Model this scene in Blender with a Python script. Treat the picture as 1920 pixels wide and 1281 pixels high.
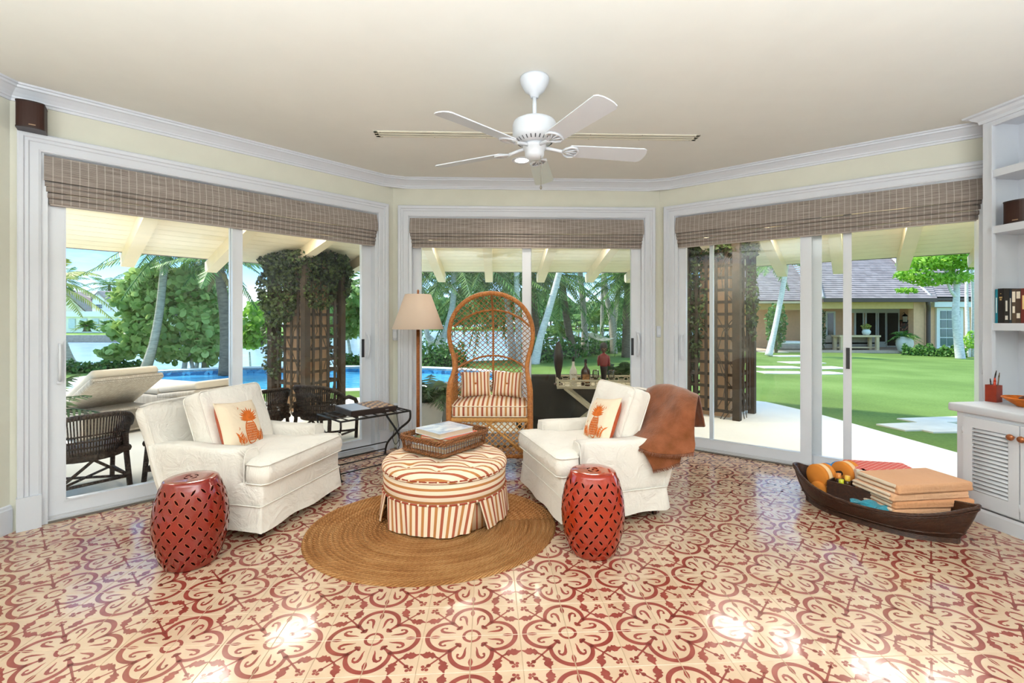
import bpy, math, random
import numpy as np
from mathutils import Vector, Matrix

for o in list(bpy.data.objects):
    bpy.data.objects.remove(o)
sc = bpy.context.scene
C = sc.collection
R = math.radians
PI = math.pi
rnd = random.Random(11)

# ------------------------------------------------------------------ camera, world, sun, lights, exposure
FPX, HZ, CAMH = 870.0, 602.0, 1.30           # focal length (px of 1920), horizon row, eye height
cam = bpy.data.objects.new('camera', bpy.data.cameras.new('camera'))
C.objects.link(cam)
cam.location = (0, 0, CAMH)
cam.rotation_euler = (R(90), 0, 0)
cam.data.sensor_width = 36
cam.data.lens = FPX / 1920 * 36
cam.data.shift_y = -(640.5 - HZ) / 1920
cam.data.clip_start = 0.05
cam.data.clip_end = 600
sc.camera = cam

vs = sc.view_settings
vs.view_transform = 'Standard'
vs.look = 'None'
vs.exposure = 0.74
vs.gamma = 1.0
vs.use_curve_mapping = False

world = bpy.data.worlds.new('world')
sc.world = world
world.use_nodes = True
wn, wl = world.node_tree.nodes, world.node_tree.links
wn.clear()
w_out = wn.new('ShaderNodeOutputWorld')
w_bg = wn.new('ShaderNodeBackground')
w_bg.inputs['Strength'].default_value = 2.2
w_tc = wn.new('ShaderNodeTexCoord')
w_sep = wn.new('ShaderNodeSeparateXYZ')
w_ramp = wn.new('ShaderNodeValToRGB')
cr = w_ramp.color_ramp
cr.elements[0].position = 0.0
cr.elements[0].color = (0.52, 0.66, 0.78, 1)
cr.elements[1].position = 0.30
cr.elements[1].color = (0.14, 0.31, 0.56, 1)
e = cr.elements.new(0.10); e.color = (0.17, 0.38, 0.68, 1)
e = cr.elements.new(1.0); e.color = (0.20, 0.33, 0.52, 1)
w_map = wn.new('ShaderNodeMapping')
w_map.inputs['Scale'].default_value = (1.6, 1.6, 6.0)
w_noise = wn.new('ShaderNodeTexNoise')
w_noise.inputs['Scale'].default_value = 1.7
w_noise.inputs['Detail'].default_value = 6
w_cr = wn.new('ShaderNodeValToRGB')
w_cr.color_ramp.elements[0].position = 0.54
w_cr.color_ramp.elements[1].position = 0.86
w_mix = wn.new('ShaderNodeMix'); w_mix.data_type = 'RGBA'
w_mix.inputs['B'].default_value = (0.80, 0.82, 0.85, 1)
wl.new(w_tc.outputs['Generated'], w_sep.inputs[0])
wl.new(w_sep.outputs['Z'], w_ramp.inputs[0])
wl.new(w_tc.outputs['Generated'], w_map.inputs[0])
wl.new(w_map.outputs[0], w_noise.inputs['Vector'])
wl.new(w_noise.outputs[0], w_cr.inputs[0])
wl.new(w_cr.outputs[0], w_mix.inputs['Factor'])
wl.new(w_ramp.outputs[0], w_mix.inputs['A'])
wl.new(w_mix.outputs['Result'], w_bg.inputs['Color'])
wl.new(w_bg.outputs[0], w_out.inputs[0])

def add_light(name, kind, loc, rot, energy, color=(1, 1, 1), **kw):
    d = bpy.data.lights.new(name, kind)
    d.energy = energy
    d.color = color
    for k, v in kw.items():
        setattr(d, k, v)
    o = bpy.data.objects.new(name, d)
    C.objects.link(o)
    o.location = loc
    o.rotation_euler = rot
    return o

add_light('sun', 'SUN', (0, 0, 20), (R(-7), R(-36), R(0)), 3.7, (1.0, 0.95, 0.87), angle=R(5))
# added fill with no real source: unseen area lights aimed up at the ceiling
add_light('bounce_fill', 'AREA', (-1.2, -0.35, 1.74), (R(180), 0, 0), 138, (0.83, 0.92, 1.0), shape='RECTANGLE', size=2.7, size_y=1.9)
add_light('bounce_fill', 'AREA', (1.7, -0.35, 1.74), (R(180), 0, 0), 138, (0.83, 0.92, 1.0), shape='RECTANGLE', size=2.6, size_y=1.6)

# ------------------------------------------------------------------ helpers
def lin(h):
    if isinstance(h, str):
        h = h.lstrip('#')
        c = [int(h[i:i + 2], 16) / 255 for i in (0, 2, 4)]
    else:
        c = [x / 255 for x in h]
    return tuple(x / 12.92 if x <= .04045 else ((x + .055) / 1.055) ** 2.4 for x in c)

def wpt(x, y, Y):
    """photo pixel at depth Y -> world point"""
    return Vector(((x - 960) / FPX * Y, Y, CAMH - (y - HZ) / FPX * Y))

def fpt(x, y, z=0.0):
    """photo pixel -> point on the horizontal plane z"""
    Y = FPX * (CAMH - z) / (y - HZ)
    return Vector(((x - 960) / FPX * Y, Y, z))

def lawn_z(x, y):
    return -0.012 - 0.018 * max(0.0, math.hypot(x, y) - 7.0)

def gpt(x, y):
    z = -0.1
    for _ in range(30):
        p = fpt(x, y, z)
        z = z * .4 + .6 * max(-1.2, lawn_z(p.x, p.y))
    p = fpt(x, y, z)
    return p

class MB:
    """collects geometry for one mesh"""
    def __init__(s):
        s.v, s.f, s.m, s.sm, s.a = [], [], [], [], []
    def add(s, vs_, fs, mi=0, smooth=False, M=None, at=None):
        o = len(s.v)
        if M is not None:
            vs_ = [M @ Vector(p) for p in vs_]
        s.v.extend([tuple(p) for p in vs_])
        s.a.extend(at if at is not None else [(0, 0, 0)] * len(vs_))
        for f in fs:
            s.f.append([i + o for i in f]); s.m.append(mi); s.sm.append(smooth)
        return s
    def box(s, c, d, mi=0, M=None):
        x, y, z = d[0] / 2, d[1] / 2, d[2] / 2
        vs_ = [(c[0] + i * x, c[1] + j * y, c[2] + k * z) for k in (-1, 1) for j in (-1, 1) for i in (-1, 1)]
        return s.add(vs_, [(0, 2, 3, 1), (4, 5, 7, 6), (0, 1, 5, 4), (2, 6, 7, 3), (0, 4, 6, 2), (1, 3, 7, 5)], mi, False, M)
    def span(s, a, b, mi=0, M=None):
        return s.box([(a[i] + b[i]) / 2 for i in range(3)], [abs(b[i] - a[i]) for i in range(3)], mi, M)
    def rbox(s, c, d, r, k=2, mi=0, M=None, smooth=True):
        hx, hy, hz = d[0] / 2 - r, d[1] / 2 - r, d[2] / 2 - r
        th = [(i * 90 / k, 1) for i in range(k + 1)] + [(90 + i * 90 / k, -1) for i in range(k + 1)]
        ph = []
        for q, (sx, sy) in enumerate(((1, 1), (-1, 1), (-1, -1), (1, -1))):
            ph += [(q * 90 + i * 90 / k, sx, sy) for i in range(k + 1)]
        vs_ = []
        for t, sz in th:
            for p, sx, sy in ph:
                vs_.append((c[0] + sx * hx + r * math.sin(R(t)) * math.cos(R(p)), c[1] + sy * hy + r * math.sin(R(t)) * math.sin(R(p)), c[2] + sz * hz + r * math.cos(R(t))))
        n = len(ph)
        fs = [(i * n + j, (i + 1) * n + j, (i + 1) * n + (j + 1) % n, i * n + (j + 1) % n) for i in range(len(th) - 1) for j in range(n)]
        fs += [tuple(range(n)), tuple(range((len(th) - 1) * n, len(th) * n))[::-1]]
        return s.add(vs_, fs, mi, smooth, M)
    def tube(s, path, r, n=8, mi=0, closed=False, M=None, smooth=True, flat=None):
        P = [Vector(p) for p in path]
        N = len(P)
        if not hasattr(r, '__len__'):
            r = [r] * N
        T = []
        for i in range(N):
            a = P[(i - 1) % N] if (closed or i > 0) else P[i]
            b = P[(i + 1) % N] if (closed or i < N - 1) else P[i]
            t = b - a
            T.append(t.normalized() if t.length > 1e-9 else Vector((0, 0, 1)))
        u = T[0].orthogonal().normalized()
        if flat is not None:
            u = (Vector(flat[0]) - T[0] * Vector(flat[0]).dot(T[0])).normalized()
        vs_, at = [], []
        L = 0
        for i in range(N):
            if i:
                L += (P[i] - P[i - 1]).length
            u = (u - T[i] * u.dot(T[i]))
            u = u.normalized() if u.length > 1e-6 else T[i].orthogonal().normalized()
            w = T[i].cross(u)
            for j in range(n):
                an = 2 * PI * j / n
                q = 1.0 if flat is None else flat[1]
                vs_.append(P[i] + (u * math.cos(an) + w * math.sin(an) * q) * r[i])
                at.append((L, j / n, 0))
        fs = []
        for i in range(N if closed else N - 1):
            for j in range(n):
                a, b = i * n, ((i + 1) % N) * n
                fs.append((a + j, a + (j + 1) % n, b + (j + 1) % n, b + j))
        if not closed:
            fs += [tuple(range(n))[::-1], tuple(range((N - 1) * n, N * n))]
        return s.add(vs_, fs, mi, smooth, M, at)
    def lathe(s, prof, n=24, mi=0, M=None, smooth=True, c=(0, 0, 0)):
        vs_, at, fs = [], [], []
        L = 0
        for i, (r, z) in enumerate(prof):
            if i:
                L += math.hypot(r - prof[i - 1][0], z - prof[i - 1][1])
            for j in range(n):
                a = 2 * PI * j / n
                vs_.append((c[0] + r * math.cos(a), c[1] + r * math.sin(a), c[2] + z)); at.append((j / n, L, 0))
        for i in range(len(prof) - 1):
            for j in range(n):
                fs.append((i * n + j, i * n + (j + 1) % n, (i + 1) * n + (j + 1) % n, (i + 1) * n + j))
        if prof[0][0] > 1e-4: fs.append(tuple(range(n))[::-1])
        if prof[-1][0] > 1e-4: fs.append(tuple(range((len(prof) - 1) * n, len(prof) * n)))
        return s.add(vs_, fs, mi, smooth, M, at)
    def prism(s, poly, z0, z1, mi=0, M=None, smooth=False):
        n = len(poly)
        vs_ = [(p[0], p[1], z0) for p in poly] + [(p[0], p[1], z1) for p in poly]
        fs = [tuple(range(n))[::-1], tuple(range(n, 2 * n))] + [(i, (i + 1) % n, n + (i + 1) % n, n + i) for i in range(n)]
        return s.add(vs_, fs, mi, smooth, M)
    def grid(s, fn, nu, nv, cu=False, cv=False, mi=0, M=None, smooth=True, at=None):
        nu1, nv1 = (nu if cu else nu + 1), (nv if cv else nv + 1)
        vs_, aa = [], []
        for i in range(nu1):
            for j in range(nv1):
                vs_.append(fn(i / nu, j / nv))
                aa.append(at(i / nu, j / nv) if at else (i / nu, j / nv, 0))
        fs = [(i * nv1 + j, ((i + 1) % nu1) * nv1 + j, ((i + 1) % nu1) * nv1 + (j + 1) % nv1, i * nv1 + (j + 1) % nv1) for i in range(nu) for j in range(nv)]
        return s.add(vs_, fs, mi, smooth, M, aa)
    def sweep(s, prof, path, closed=False, mi=0, M=None):
        """profile (off, z) carried along a flat polyline; off is to the left of the travel direction"""
        P = [Vector((p[0], p[1])) for p in path]
        N = len(P)
        vs_ = []
        for i in range(N):
            d0 = (P[i] - P[i - 1]).normalized() if (i or closed) else None
            d1 = (P[(i + 1) % N] - P[i]).normalized() if (i < N - 1 or closed) else None
            d0 = d0 or d1; d1 = d1 or d0
            n0, n1 = Vector((-d0.y, d0.x)), Vector((-d1.y, d1.x))
            m = (n0 + n1)
            m = m / max(1e-6, m.dot(n0))
            z0 = path[i][2] if len(path[i]) > 2 else 0
            for o, z in prof:
                vs_.append((P[i].x + m.x * o, P[i].y + m.y * o, z0 + z))
        k = len(prof)
        fs = []
        for i in range(N if closed else N - 1):
            a, b = i * k, ((i + 1) % N) * k
            for j in range(k):
                fs.append((a + j, a + (j + 1) % k, b + (j + 1) % k, b + j))
        if not closed:
            fs += [tuple(range(k))[::-1], tuple(range((N - 1) * k, N * k))]
        return s.add(vs_, fs, mi, False, M)
    def quad(s, p, mi=0, M=None):
        return s.add(p, [tuple(range(len(p)))], mi, False, M)
    def mesh(s, name, mats):
        me = bpy.data.meshes.new(name)
        me.from_pydata(s.v, [], s.f)
        for m in (mats if isinstance(mats, (list, tuple)) else [mats]):
            me.materials.append(m)
        me.polygons.foreach_set('material_index', s.m)
        me.polygons.foreach_set('use_smooth', s.sm)
        at = me.attributes.new('uvw', 'FLOAT_VECTOR', 'POINT')
        at.data.foreach_set('vector', np.array(s.a, dtype=np.float32).ravel())
        me.validate()
        me.update()
        return me
    def build(s, name, mats, parent=None, loc=None, rz=0, M=None):
        return link(name, s.mesh(name, mats), parent, loc, rz, M)

def link(name, me, parent=None, loc=None, rz=0, M=None):
    o = bpy.data.objects.new(name, me)
    C.objects.link(o)
    if parent is not None:
        o.parent = parent
    if loc is not None:
        o.location = loc
    o.rotation_euler.z = rz
    if M is not None:
        o.matrix_local = M
    return o

def tag(o, label, cat, group=None, kind=None):
    o['label'] = label
    o['category'] = cat
    if group: o['group'] = group
    if kind: o['kind'] = kind
    return o

def thing(name, label, cat, loc=(0, 0, 0), rz=0, group=None, kind=None, M=None):
    o = bpy.data.objects.new(name, None)
    o.empty_display_size = .1
    C.objects.link(o)
    o.location = loc
    o.rotation_euler.z = rz
    if M is not None:
        o.matrix_world = M
    return tag(o, label, cat, group, kind)

def dup(o, parent=None, loc=None, rz=None, label=None):
    c = o.copy(); C.objects.link(c); c.parent = parent
    if loc is not None: c.location = loc
    if rz is not None: c.rotation_euler.z = rz
    if label: c['label'] = label
    for ch in list(o.children):
        dup(ch, c)
    return c

def lerp(a, b, t): return a + (b - a) * t
def smooth01(t):
    t = max(0., min(1., t)); return t * t * (3 - 2 * t)
def bez(p0, p1, p2, p3, n):
    out = []
    for i in range(n + 1):
        t = i / n
        out.append(Vector(p0) * (1 - t) ** 3 + Vector(p1) * 3 * t * (1 - t) ** 2 + Vector(p2) * 3 * t * t * (1 - t) + Vector(p3) * t ** 3)
    return out
def spline(pts, n=6):
    P = [Vector(p) for p in pts]
    out = []
    for i in range(len(P) - 1):
        p0 = P[max(0, i - 1)]; p1 = P[i]; p2 = P[i + 1]; p3 = P[min(len(P) - 1, i + 2)]
        for k in range(n):
            t = k / n
            out.append(.5 * ((2 * p1) + (p2 - p0) * t + (2 * p0 - 5 * p1 + 4 * p2 - p3) * t * t + (3 * p1 - p0 - 3 * p2 + p3) * t ** 3))
    out.append(P[-1])
    return out
def frame(o, x, y=None, z=None):
    """matrix with the given origin and axes"""
    x = Vector(x).normalized()
    z = Vector(z or (0, 0, 1)).normalized()
    y = z.cross(x).normalized()
    z = x.cross(y)
    return Matrix(((x.x, y.x, z.x, o[0]), (x.y, y.y, z.y, o[1]), (x.z, y.z, z.z, o[2]), (0, 0, 0, 1)))

# ------------------------------------------------------------------ materials
MATS = {}
class NT:
    def __init__(s, name):
        s.m = bpy.data.materials.new(name); s.m.use_nodes = True
        s.n, s.l = s.m.node_tree.nodes, s.m.node_tree.links
        s.n.clear()
        s.out = s.n.new('ShaderNodeOutputMaterial')
        s.b = s.n.new('ShaderNodeBsdfPrincipled')
        s.l.new(s.b.outputs[0], s.out.inputs[0])
        s._tc = None
    def new(s, t, **kw):
        n = s.n.new(t)
        for k, v in kw.items():
            if k in n.inputs: n.inputs[k].default_value = v
            else: setattr(n, k, v)
        return n
    def coord(s, kind='Object', scale=None, rot=None):
        if kind == 'attr':
            a = s.new('ShaderNodeAttribute'); a.attribute_name = 'uvw'; o = a.outputs['Vector']
        else:
            o = s.new('ShaderNodeTexCoord').outputs[kind]
        if scale or rot:
            mp = s.new('ShaderNodeMapping')
            if scale: mp.inputs['Scale'].default_value = scale
            if rot: mp.inputs['Rotation'].default_value = rot
            s.l.new(o, mp.inputs[0]); o = mp.outputs[0]
        return o
    def noise(s, co, scale, detail=3, rough=.5, dist=0):
        n = s.new('ShaderNodeTexNoise'); n.inputs['Scale'].default_value = scale
        n.inputs['Detail'].default_value = detail; n.inputs['Roughness'].default_value = rough
        n.inputs['Distortion'].default_value = dist
        s.l.new(co, n.inputs['Vector']); return n.outputs[0]
    def ramp(s, fac, stops, interp='LINEAR'):
        r = s.new('ShaderNodeValToRGB'); r.color_ramp.interpolation = interp
        el = r.color_ramp.elements
        while len(el) < len(stops): el.new(0.5)
        for e_, (p, c) in zip(el, stops):
            e_.position = p
            e_.color = (*(c if not isinstance(c, (int, float)) else (c, c, c)), 1)
        s.l.new(fac, r.inputs[0]); return r.outputs[0]
    def math(s, op, a, b=None, c=None):
        n = s.new('ShaderNodeMath', operation=op)
        for i, q in enumerate((a, b, c)):
            if q is None: continue
            if isinstance(q, (int, float)): n.inputs[i].default_value = q
            else: s.l.new(q, n.inputs[i])
        return n.outputs[0]
    def mix(s, fac, a, b, blend='MIX'):
        n = s.new('ShaderNodeMix'); n.data_type = 'RGBA'; n.blend_type = blend
        for k, q in (('Factor', fac), ('A', a), ('B', b)):
            if isinstance(q, (int, float)): n.inputs[k].default_value = q
            elif isinstance(q, tuple): n.inputs[k].default_value = (*q, 1)
            else: s.l.new(q, n.inputs[k])
        return n.outputs['Result']
    def sep(s, co):
        n = s.new('ShaderNodeSeparateXYZ'); s.l.new(co, n.inputs[0]); return n.outputs
    def bump(s, h, strength=.3, dist=.01):
        n = s.new('ShaderNodeBump'); n.inputs['Strength'].default_value = strength; n.inputs['Distance'].default_value = dist
        s.l.new(h, n.inputs['Height']); s.l.new(n.outputs[0], s.b.inputs['Normal']); return n
    def set(s, rough=.5, spec=.5, metal=0, coat=0, trans=0):
        s.b.inputs['Roughness'].default_value = rough
        s.b.inputs['Specular IOR Level'].default_value = spec
        s.b.inputs['Metallic'].default_value = metal
        s.b.inputs['Coat Weight'].default_value = coat
        s.b.inputs['Coat Roughness'].default_value = .05
        return s
    def color(s, c):
        if isinstance(c, tuple): s.b.inputs['Base Color'].default_value = (*c, 1)
        else: s.l.new(c, s.b.inputs['Base Color'])
        return s

def mat(name, col, rough=.5, spec=.5, metal=0, coat=0, var=.06, vs_=6., bump=0, bs=60., bd=.002, stretch=None):
    if name in MATS: return MATS[name]
    t = NT(name); t.set(rough, spec, metal, coat)
    c = lin(col)
    co = t.coord('Object', stretch)
    if var:
        nz = t.noise(co, vs_, 4)
        t.color(t.ramp(nz, [(.3, tuple(x * (1 - var) for x in c)), (.7, tuple(min(1, x * (1 + var)) for x in c))]))
    else:
        t.color(c)
    if bump:
        t.bump(t.noise(co, bs, 3), bump, bd)
    MATS[name] = t.m
    return t.m

def mat_leaf(name, c1, c2, rough=.45, trans=.25):
    t = NT(name); t.set(rough, .35)
    nz = t.noise(t.coord('Object'), 1.3, 3)
    geo = t.new('ShaderNodeNewGeometry')
    f = t.math('ADD', t.math('MULTIPLY', nz, .6), t.math('MULTIPLY', geo.outputs['Random Per Island'], .55))
    col = t.ramp(f, [(.3, lin(c1)), (.8, lin(c2))])
    t.color(col)
    tr = t.new('ShaderNodeBsdfTranslucent'); t.l.new(col, tr.inputs[0])
    mx = t.new('ShaderNodeMixShader'); mx.inputs[0].default_value = trans
    t.l.new(t.b.outputs[0], mx.inputs[1]); t.l.new(tr.outputs[0], mx.inputs[2]); t.l.new(mx.outputs[0], t.out.inputs[0])
    return t.m

def mat_stripe(name, axis=0, kind='attr', period=.082, base='F1DCC2', s1='A85238', s2='BC7B45', w=.15, off=0.):
    """cream linen with alternating red and tan stripes along one coordinate"""
    t = NT(name); t.set(.9, .1)
    co = t.coord(kind)
    x = t.sep(co)[axis]
    u = t.math('FRACT', t.math('ADD', t.math('DIVIDE', x, period), 100.0 + off))
    col = t.ramp(u, [(0, lin(base)), (.25 - w / 2, lin(s1)), (.25 + w / 2, lin(base)), (.75 - w / 2, lin(s2)), (.75 + w / 2, lin(base))], 'CONSTANT')
    ob = t.coord('Object')
    wv = t.noise(ob, 420, 2)
    col = t.mix(t.math('MULTIPLY', wv, .16), col, lin('C9A98C'))
    t.color(col)
    t.bump(wv, .25, .001)
    return t.m

WHITE = mat('white_paint', 'D0D3DA', .35, .4, var=.015)
FRAME = mat('door_vinyl', 'DADDE3', .3, .4, var=.01)
WALL = mat('wall_paint', 'D5D4C6', .85, .15, var=.02, bump=.12, bs=260, bd=.001)
CEIL = mat('ceiling_paint', 'E3E2DB', .9, .1, var=.012, bump=.05, bs=180, bd=.001)
CABINET = mat('cabinet_paint', 'D2D5DB', .4, .35, var=.015)
BLACK = mat('black_iron', '17120F', .45, .4, var=.1)
CHROME = mat('brushed_steel', '9A9AA0', .3, .5, .9)

def mat_glass(name, tint, refl=.55):
    t = NT(name)
    tr = t.new('ShaderNodeBsdfTransparent'); tr.inputs[0].default_value = (*tint, 1)
    gl = t.new('ShaderNodeBsdfGlossy'); gl.inputs['Roughness'].default_value = .0
    fr = t.new('ShaderNodeFresnel'); fr.inputs[0].default_value = 1.45
    mx = t.new('ShaderNodeMixShader')
    t.l.new(t.math('MULTIPLY', fr.outputs[0], refl), mx.inputs[0])
    t.l.new(tr.outputs[0], mx.inputs[1]); t.l.new(gl.outputs[0], mx.inputs[2]); t.l.new(mx.outputs[0], t.out.inputs[0])
    return t.m
GLASS = mat_glass('door_glass', (.985, .99, .985))
GLASS2 = mat_glass('door_glass_tinted', (.94, .94, .92))
WINEGLASS = mat_glass('clear_glass', (.86, .88, .86), 1.6)

def emit(name, col, s):
    t = NT(name); t.b.inputs['Emission Color'].default_value = (*lin(col), 1); t.b.inputs['Emission Strength'].default_value = s
    t.color(lin(col)); return t.m
# ------------------------------------------------------------------ room plan
PL0 = Vector((-3.09, 2.855)); PL1 = Vector((-1.22, 4.76)); PR0 = Vector((1.547, 4.86)); PR1 = Vector((3.632, 3.312))
PSL = Vector((-3.10, -2.5)); PSR = Vector((4.346, -2.5))
ROOM = [PSL, PL0, PL1, PR0, PR1, PSR]
CEILZ = 2.755
WT = .17
class Wall:
    def __init__(s, a, b):
        s.a, s.b = a, b
        s.u = (b - a).normalized(); s.n = Vector((-s.u.y, s.u.x))        # n points outside
        s.L = (b - a).length
        s.M = Matrix(((s.u.x, s.n.x, 0, a.x), (s.u.y, s.n.y, 0, a.y), (0, 0, 1, 0), (0, 0, 0, 1)))
    def s_at(s, px, off=0.):
        """distance along the wall where photo column px meets it (off = outside of the inner face)"""
        k = (px - 960) / FPX
        a = s.a + s.n * off
        return (k * a.y - a.x) / (s.u.x - k * s.u.y)
WL, WB, WR = Wall(PL0, PL1), Wall(PL1, PR0), Wall(PR0, PR1)
WSL, WSR, WREAR = Wall(PSL, PL0), Wall(PR1, PSR), Wall(PSR, PSL)

# door openings: (s0, s1) from the photo columns of the casing's outer edge, less the casing width
CW = .105
OPEN_TOP = 2.48 - CW
def opening(w, p0, p1):
    return [w.s_at(p0) + CW, (w.s_at(p1) if p1 else 0) - CW]
OL = opening(WL, 32, 726)
OB = opening(WB, 747, 1227)
OR = opening(WR, 1246, None); OR[1] = WR.s_at(1846)

def wall_mesh(w, op, e0=0, e1=0):
    m = MB()
    if op is None:
        m.span((-e0, 0, -.03), (w.L + e1, WT, CEILZ + .12))
    else:
        m.span((-e0, 0, -.03), (op[0], WT, CEILZ + .12))
        m.span((op[1], 0, -.03), (w.L + e1, WT, CEILZ + .12))
        m.span((op[0], 0, OPEN_TOP), (op[1], WT, CEILZ + .12))
    return m
for nm, w, op, lab in (('wall_left', WL, OL, 'cream wall around the left sliding door facing the pool'),
                       ('wall_back', WB, OB, 'cream wall around the middle sliding door behind the rattan chair'),
                       ('wall_right', WR, OR, 'cream wall around the right sliding door facing the lawn'),
                       ('wall_left_side', WSL, None, 'cream wall at the far left edge of the room'),
                       ('wall_right_side', WSR, None, 'cream wall behind the white bookcase'),
                       ('wall_rear', WREAR, None, 'cream wall behind the camera')):
    o = wall_mesh(w, op).build(nm, WALL, M=w.M)
    tag(o, lab, 'wall', kind='structure')

m = MB()
m.prism([(p.x, p.y) for p in ROOM][::-1], CEILZ, CEILZ + .1)
tag(m.build('ceiling', CEIL), 'flat cream plaster ceiling above the room', 'ceiling', kind='structure')

# crown moulding and baseboards follow the walls (room is on the right of the walls' direction of travel)
CROWN = [(0, -.098), (-.012, -.098), (-.014, -.082), (-.022, -.080), (-.024, -.07), (-.04, -.052), (-.066, -.030), (-.078, -.026), (-.080, -.014), (-.092, -.012), (-.092, 0), (0, 0)]
def chamfer(pts, d):
    out = [pts[0]]
    for i in range(1, len(pts) - 1):
        a, b, c = pts[i - 1], pts[i], pts[i + 1]
        dd = d if i in (2, 3) else 0.0
        if dd:
            out += [b + (a - b).normalized() * dd, b + (c - b).normalized() * dd]
        else:
            out.append(b)
    return out + [pts[-1]]
cp = chamfer([PSL, PL0, PL1, PR0, PR1, PSR], .12)
m = MB(); m.sweep(CROWN, [(p.x, p.y, CEILZ) for p in cp])
tag(m.build('trim_1', WHITE), 'white crown moulding running around the top of the walls', 'crown moulding', kind='structure')
BASE = [(0, 0), (0, .17), (-.010, .165), (-.014, .15), (-.018, .145), (-.018, 0)]
def baseboard(nm, w, s0, s1, lab):
    p, q = w.a + w.u * s0, w.a + w.u * s1
    mm = MB(); mm.sweep(BASE, [(p.x, p.y, 0), (q.x, q.y, 0)])
    tag(mm.build(nm, WHITE), lab, 'baseboard', kind='structure')
baseboard('baseboard_left_side', WSL, 0, WSL.L, 'white baseboard at the far left edge of the room')
baseboard('baseboard_left_corner', WL, OL[1] + CW, WL.L, 'short white baseboard in the corner behind the luggage rack')
baseboard('baseboard_right_corner', WR, 0, OR[0] - CW, 'short white baseboard in the corner behind the throw armchair')

CASE = [(0, 0), (0, .016), (.012, .020), (.05, .020), (.056, .027), (.072, .027), (.078, .036), (.098, .038), (CW, .034), (CW, 0)]
def casing(nm, w, op, lab, right=True):
    t = thing(nm, lab, 'door casing', kind='structure', M=w.M)
    # travel up the left side, over, down the right; off>0 = left of travel = away from the opening
    path = [(op[0], 0.20), (op[0], OPEN_TOP), (op[1], OPEN_TOP), (op[1], 0.20)]
    mm = MB(); mm.sweep([(a, b) for a, b in CASE], path)
    mm.v = [(x, -z, y) for x, y, z in mm.v]
    mm.build('casing', WHITE, t)
    mm = MB(); mm.span((op[0] - CW - .004, -.044, 0), (op[0] + .002, 0, .205)); mm.build('plinth_block', WHITE, t)
    mm = MB(); mm.span((op[1] - .002, -.044, 0), (op[1] + CW + .004, 0, .205)); mm.build('plinth_block', WHITE, t)
    return t
casing('trim_2', WL, OL, 'white moulded casing framing the left sliding door by the pool')
casing('trim_3', WB, OB, 'white moulded casing framing the middle sliding door')
casing('trim_4', WR, OR, 'white moulded casing framing the right sliding door by the lawn')

# ------------------------------------------------------------------ sliding doors
def panel(door, name, s0, s1, y, glass, stl=.075, str_=.075, rail=.09, top=OPEN_TOP - .03, bot=.035):
    """one sliding panel: stiles and rails around one pane"""
    p = MB(); th = .035
    p.span((s0, y - th / 2, bot), (s0 + stl, y + th / 2, top)); p.span((s1 - str_, y - th / 2, bot), (s1, y + th / 2, top))
    p.span((s0 + stl, y - th / 2, bot), (s1 - str_, y + th / 2, bot + rail)); p.span((s0 + stl, y - th / 2, top - rail), (s1 - str_, y + th / 2, top))
    b = .008                                                            # glazing bead
    for a in (-1, 1):
        yy = y + a * (th / 2 + .002)
        p.span((s0 + stl - b, yy - .004, bot + rail - b), (s0 + stl, yy + .004, top - rail + b)); p.span((s1 - str_, yy - .004, bot + rail - b), (s1 - str_ + b, yy + .004, top - rail + b))
        p.span((s0 + stl, yy - .004, bot + rail - b), (s1 - str_, yy + .004, bot + rail))
    o = p.build(name, FRAME, door)
    g = MB(); g.span((s0 + stl - .004, y - .003, bot + rail - .004), (s1 - str_ + .004, y + .003, top - rail + .004)); g.build('pane', glass, o)
    return o
def handle(par, s, z, y, l=.24):
    m_ = MB()
    m_.tube(bez((s, y, z - l / 2), (s, y - .07, z - l / 2 + .01), (s, y - .07, z + l / 2 - .01), (s, y, z + l / 2), 12), .009, 6)
    m_.span((s - .014, y - .006, z - l / 2 - .02), (s + .014, y + .004, z + l / 2 + .02))
    m_.build('pull_handle', FRAME, par)
def latch(par, s, z, y):
    m_ = MB(); m_.span((s - .013, y - .008, z - .09), (s + .013, y, z + .09)); m_.build('lock_plate', mat('latch_dark', '3A3A3E', .4, .5, .6), par)
def door_frame(nm, w, op, lab):
    d = thing(nm, lab, 'sliding door', kind='structure', M=w.M)
    m_ = MB(); jt = .03
    m_.span((op[0], 0, 0), (op[0] + jt, WT, OPEN_TOP)); m_.span((op[1] - jt, 0, 0), (op[1], WT, OPEN_TOP)); m_.span((op[0] + jt, 0, OPEN_TOP - jt), (op[1] - jt, WT, OPEN_TOP))
    m_.build('jamb', FRAME, d)
    m_ = MB(); m_.span((op[0] + jt, .005, -.03), (op[1] - jt, WT, .02))
    for yy in (.035, .085, .135): m_.span((op[0] + jt, yy - .004, .02), (op[1] - jt, yy + .004, .034))
    m_.build('sill_track', mat('sill_metal', 'C9C9CC', .4, .5, .3), d)
    m_ = MB(); m_.span((op[0] + jt, -.006, -.03), (op[1] - jt, .005, .012)); m_.build('threshold', mat('sill_dark', '6B655E', .6, .3), d)
    return d
# left door: two panels
d1 = door_frame('door_1', WL, OL, 'white sliding glass door on the left looking onto the pool')
sm = WL.s_at(441, .05)
p1 = panel(d1, 'sliding_panel', OL[0] + .03, sm + .05, .05, GLASS, .085, .075)
p2 = panel(d1, 'sliding_panel', sm - .03, OL[1] - .03, .10, GLASS2, .075, .10)
handle(p1, OL[0] + .085, 1.03, .028); latch(p2, OL[1] - .12, 1.03, .08); handle(p2, OL[1] - .075, 1.05, .08)
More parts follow.
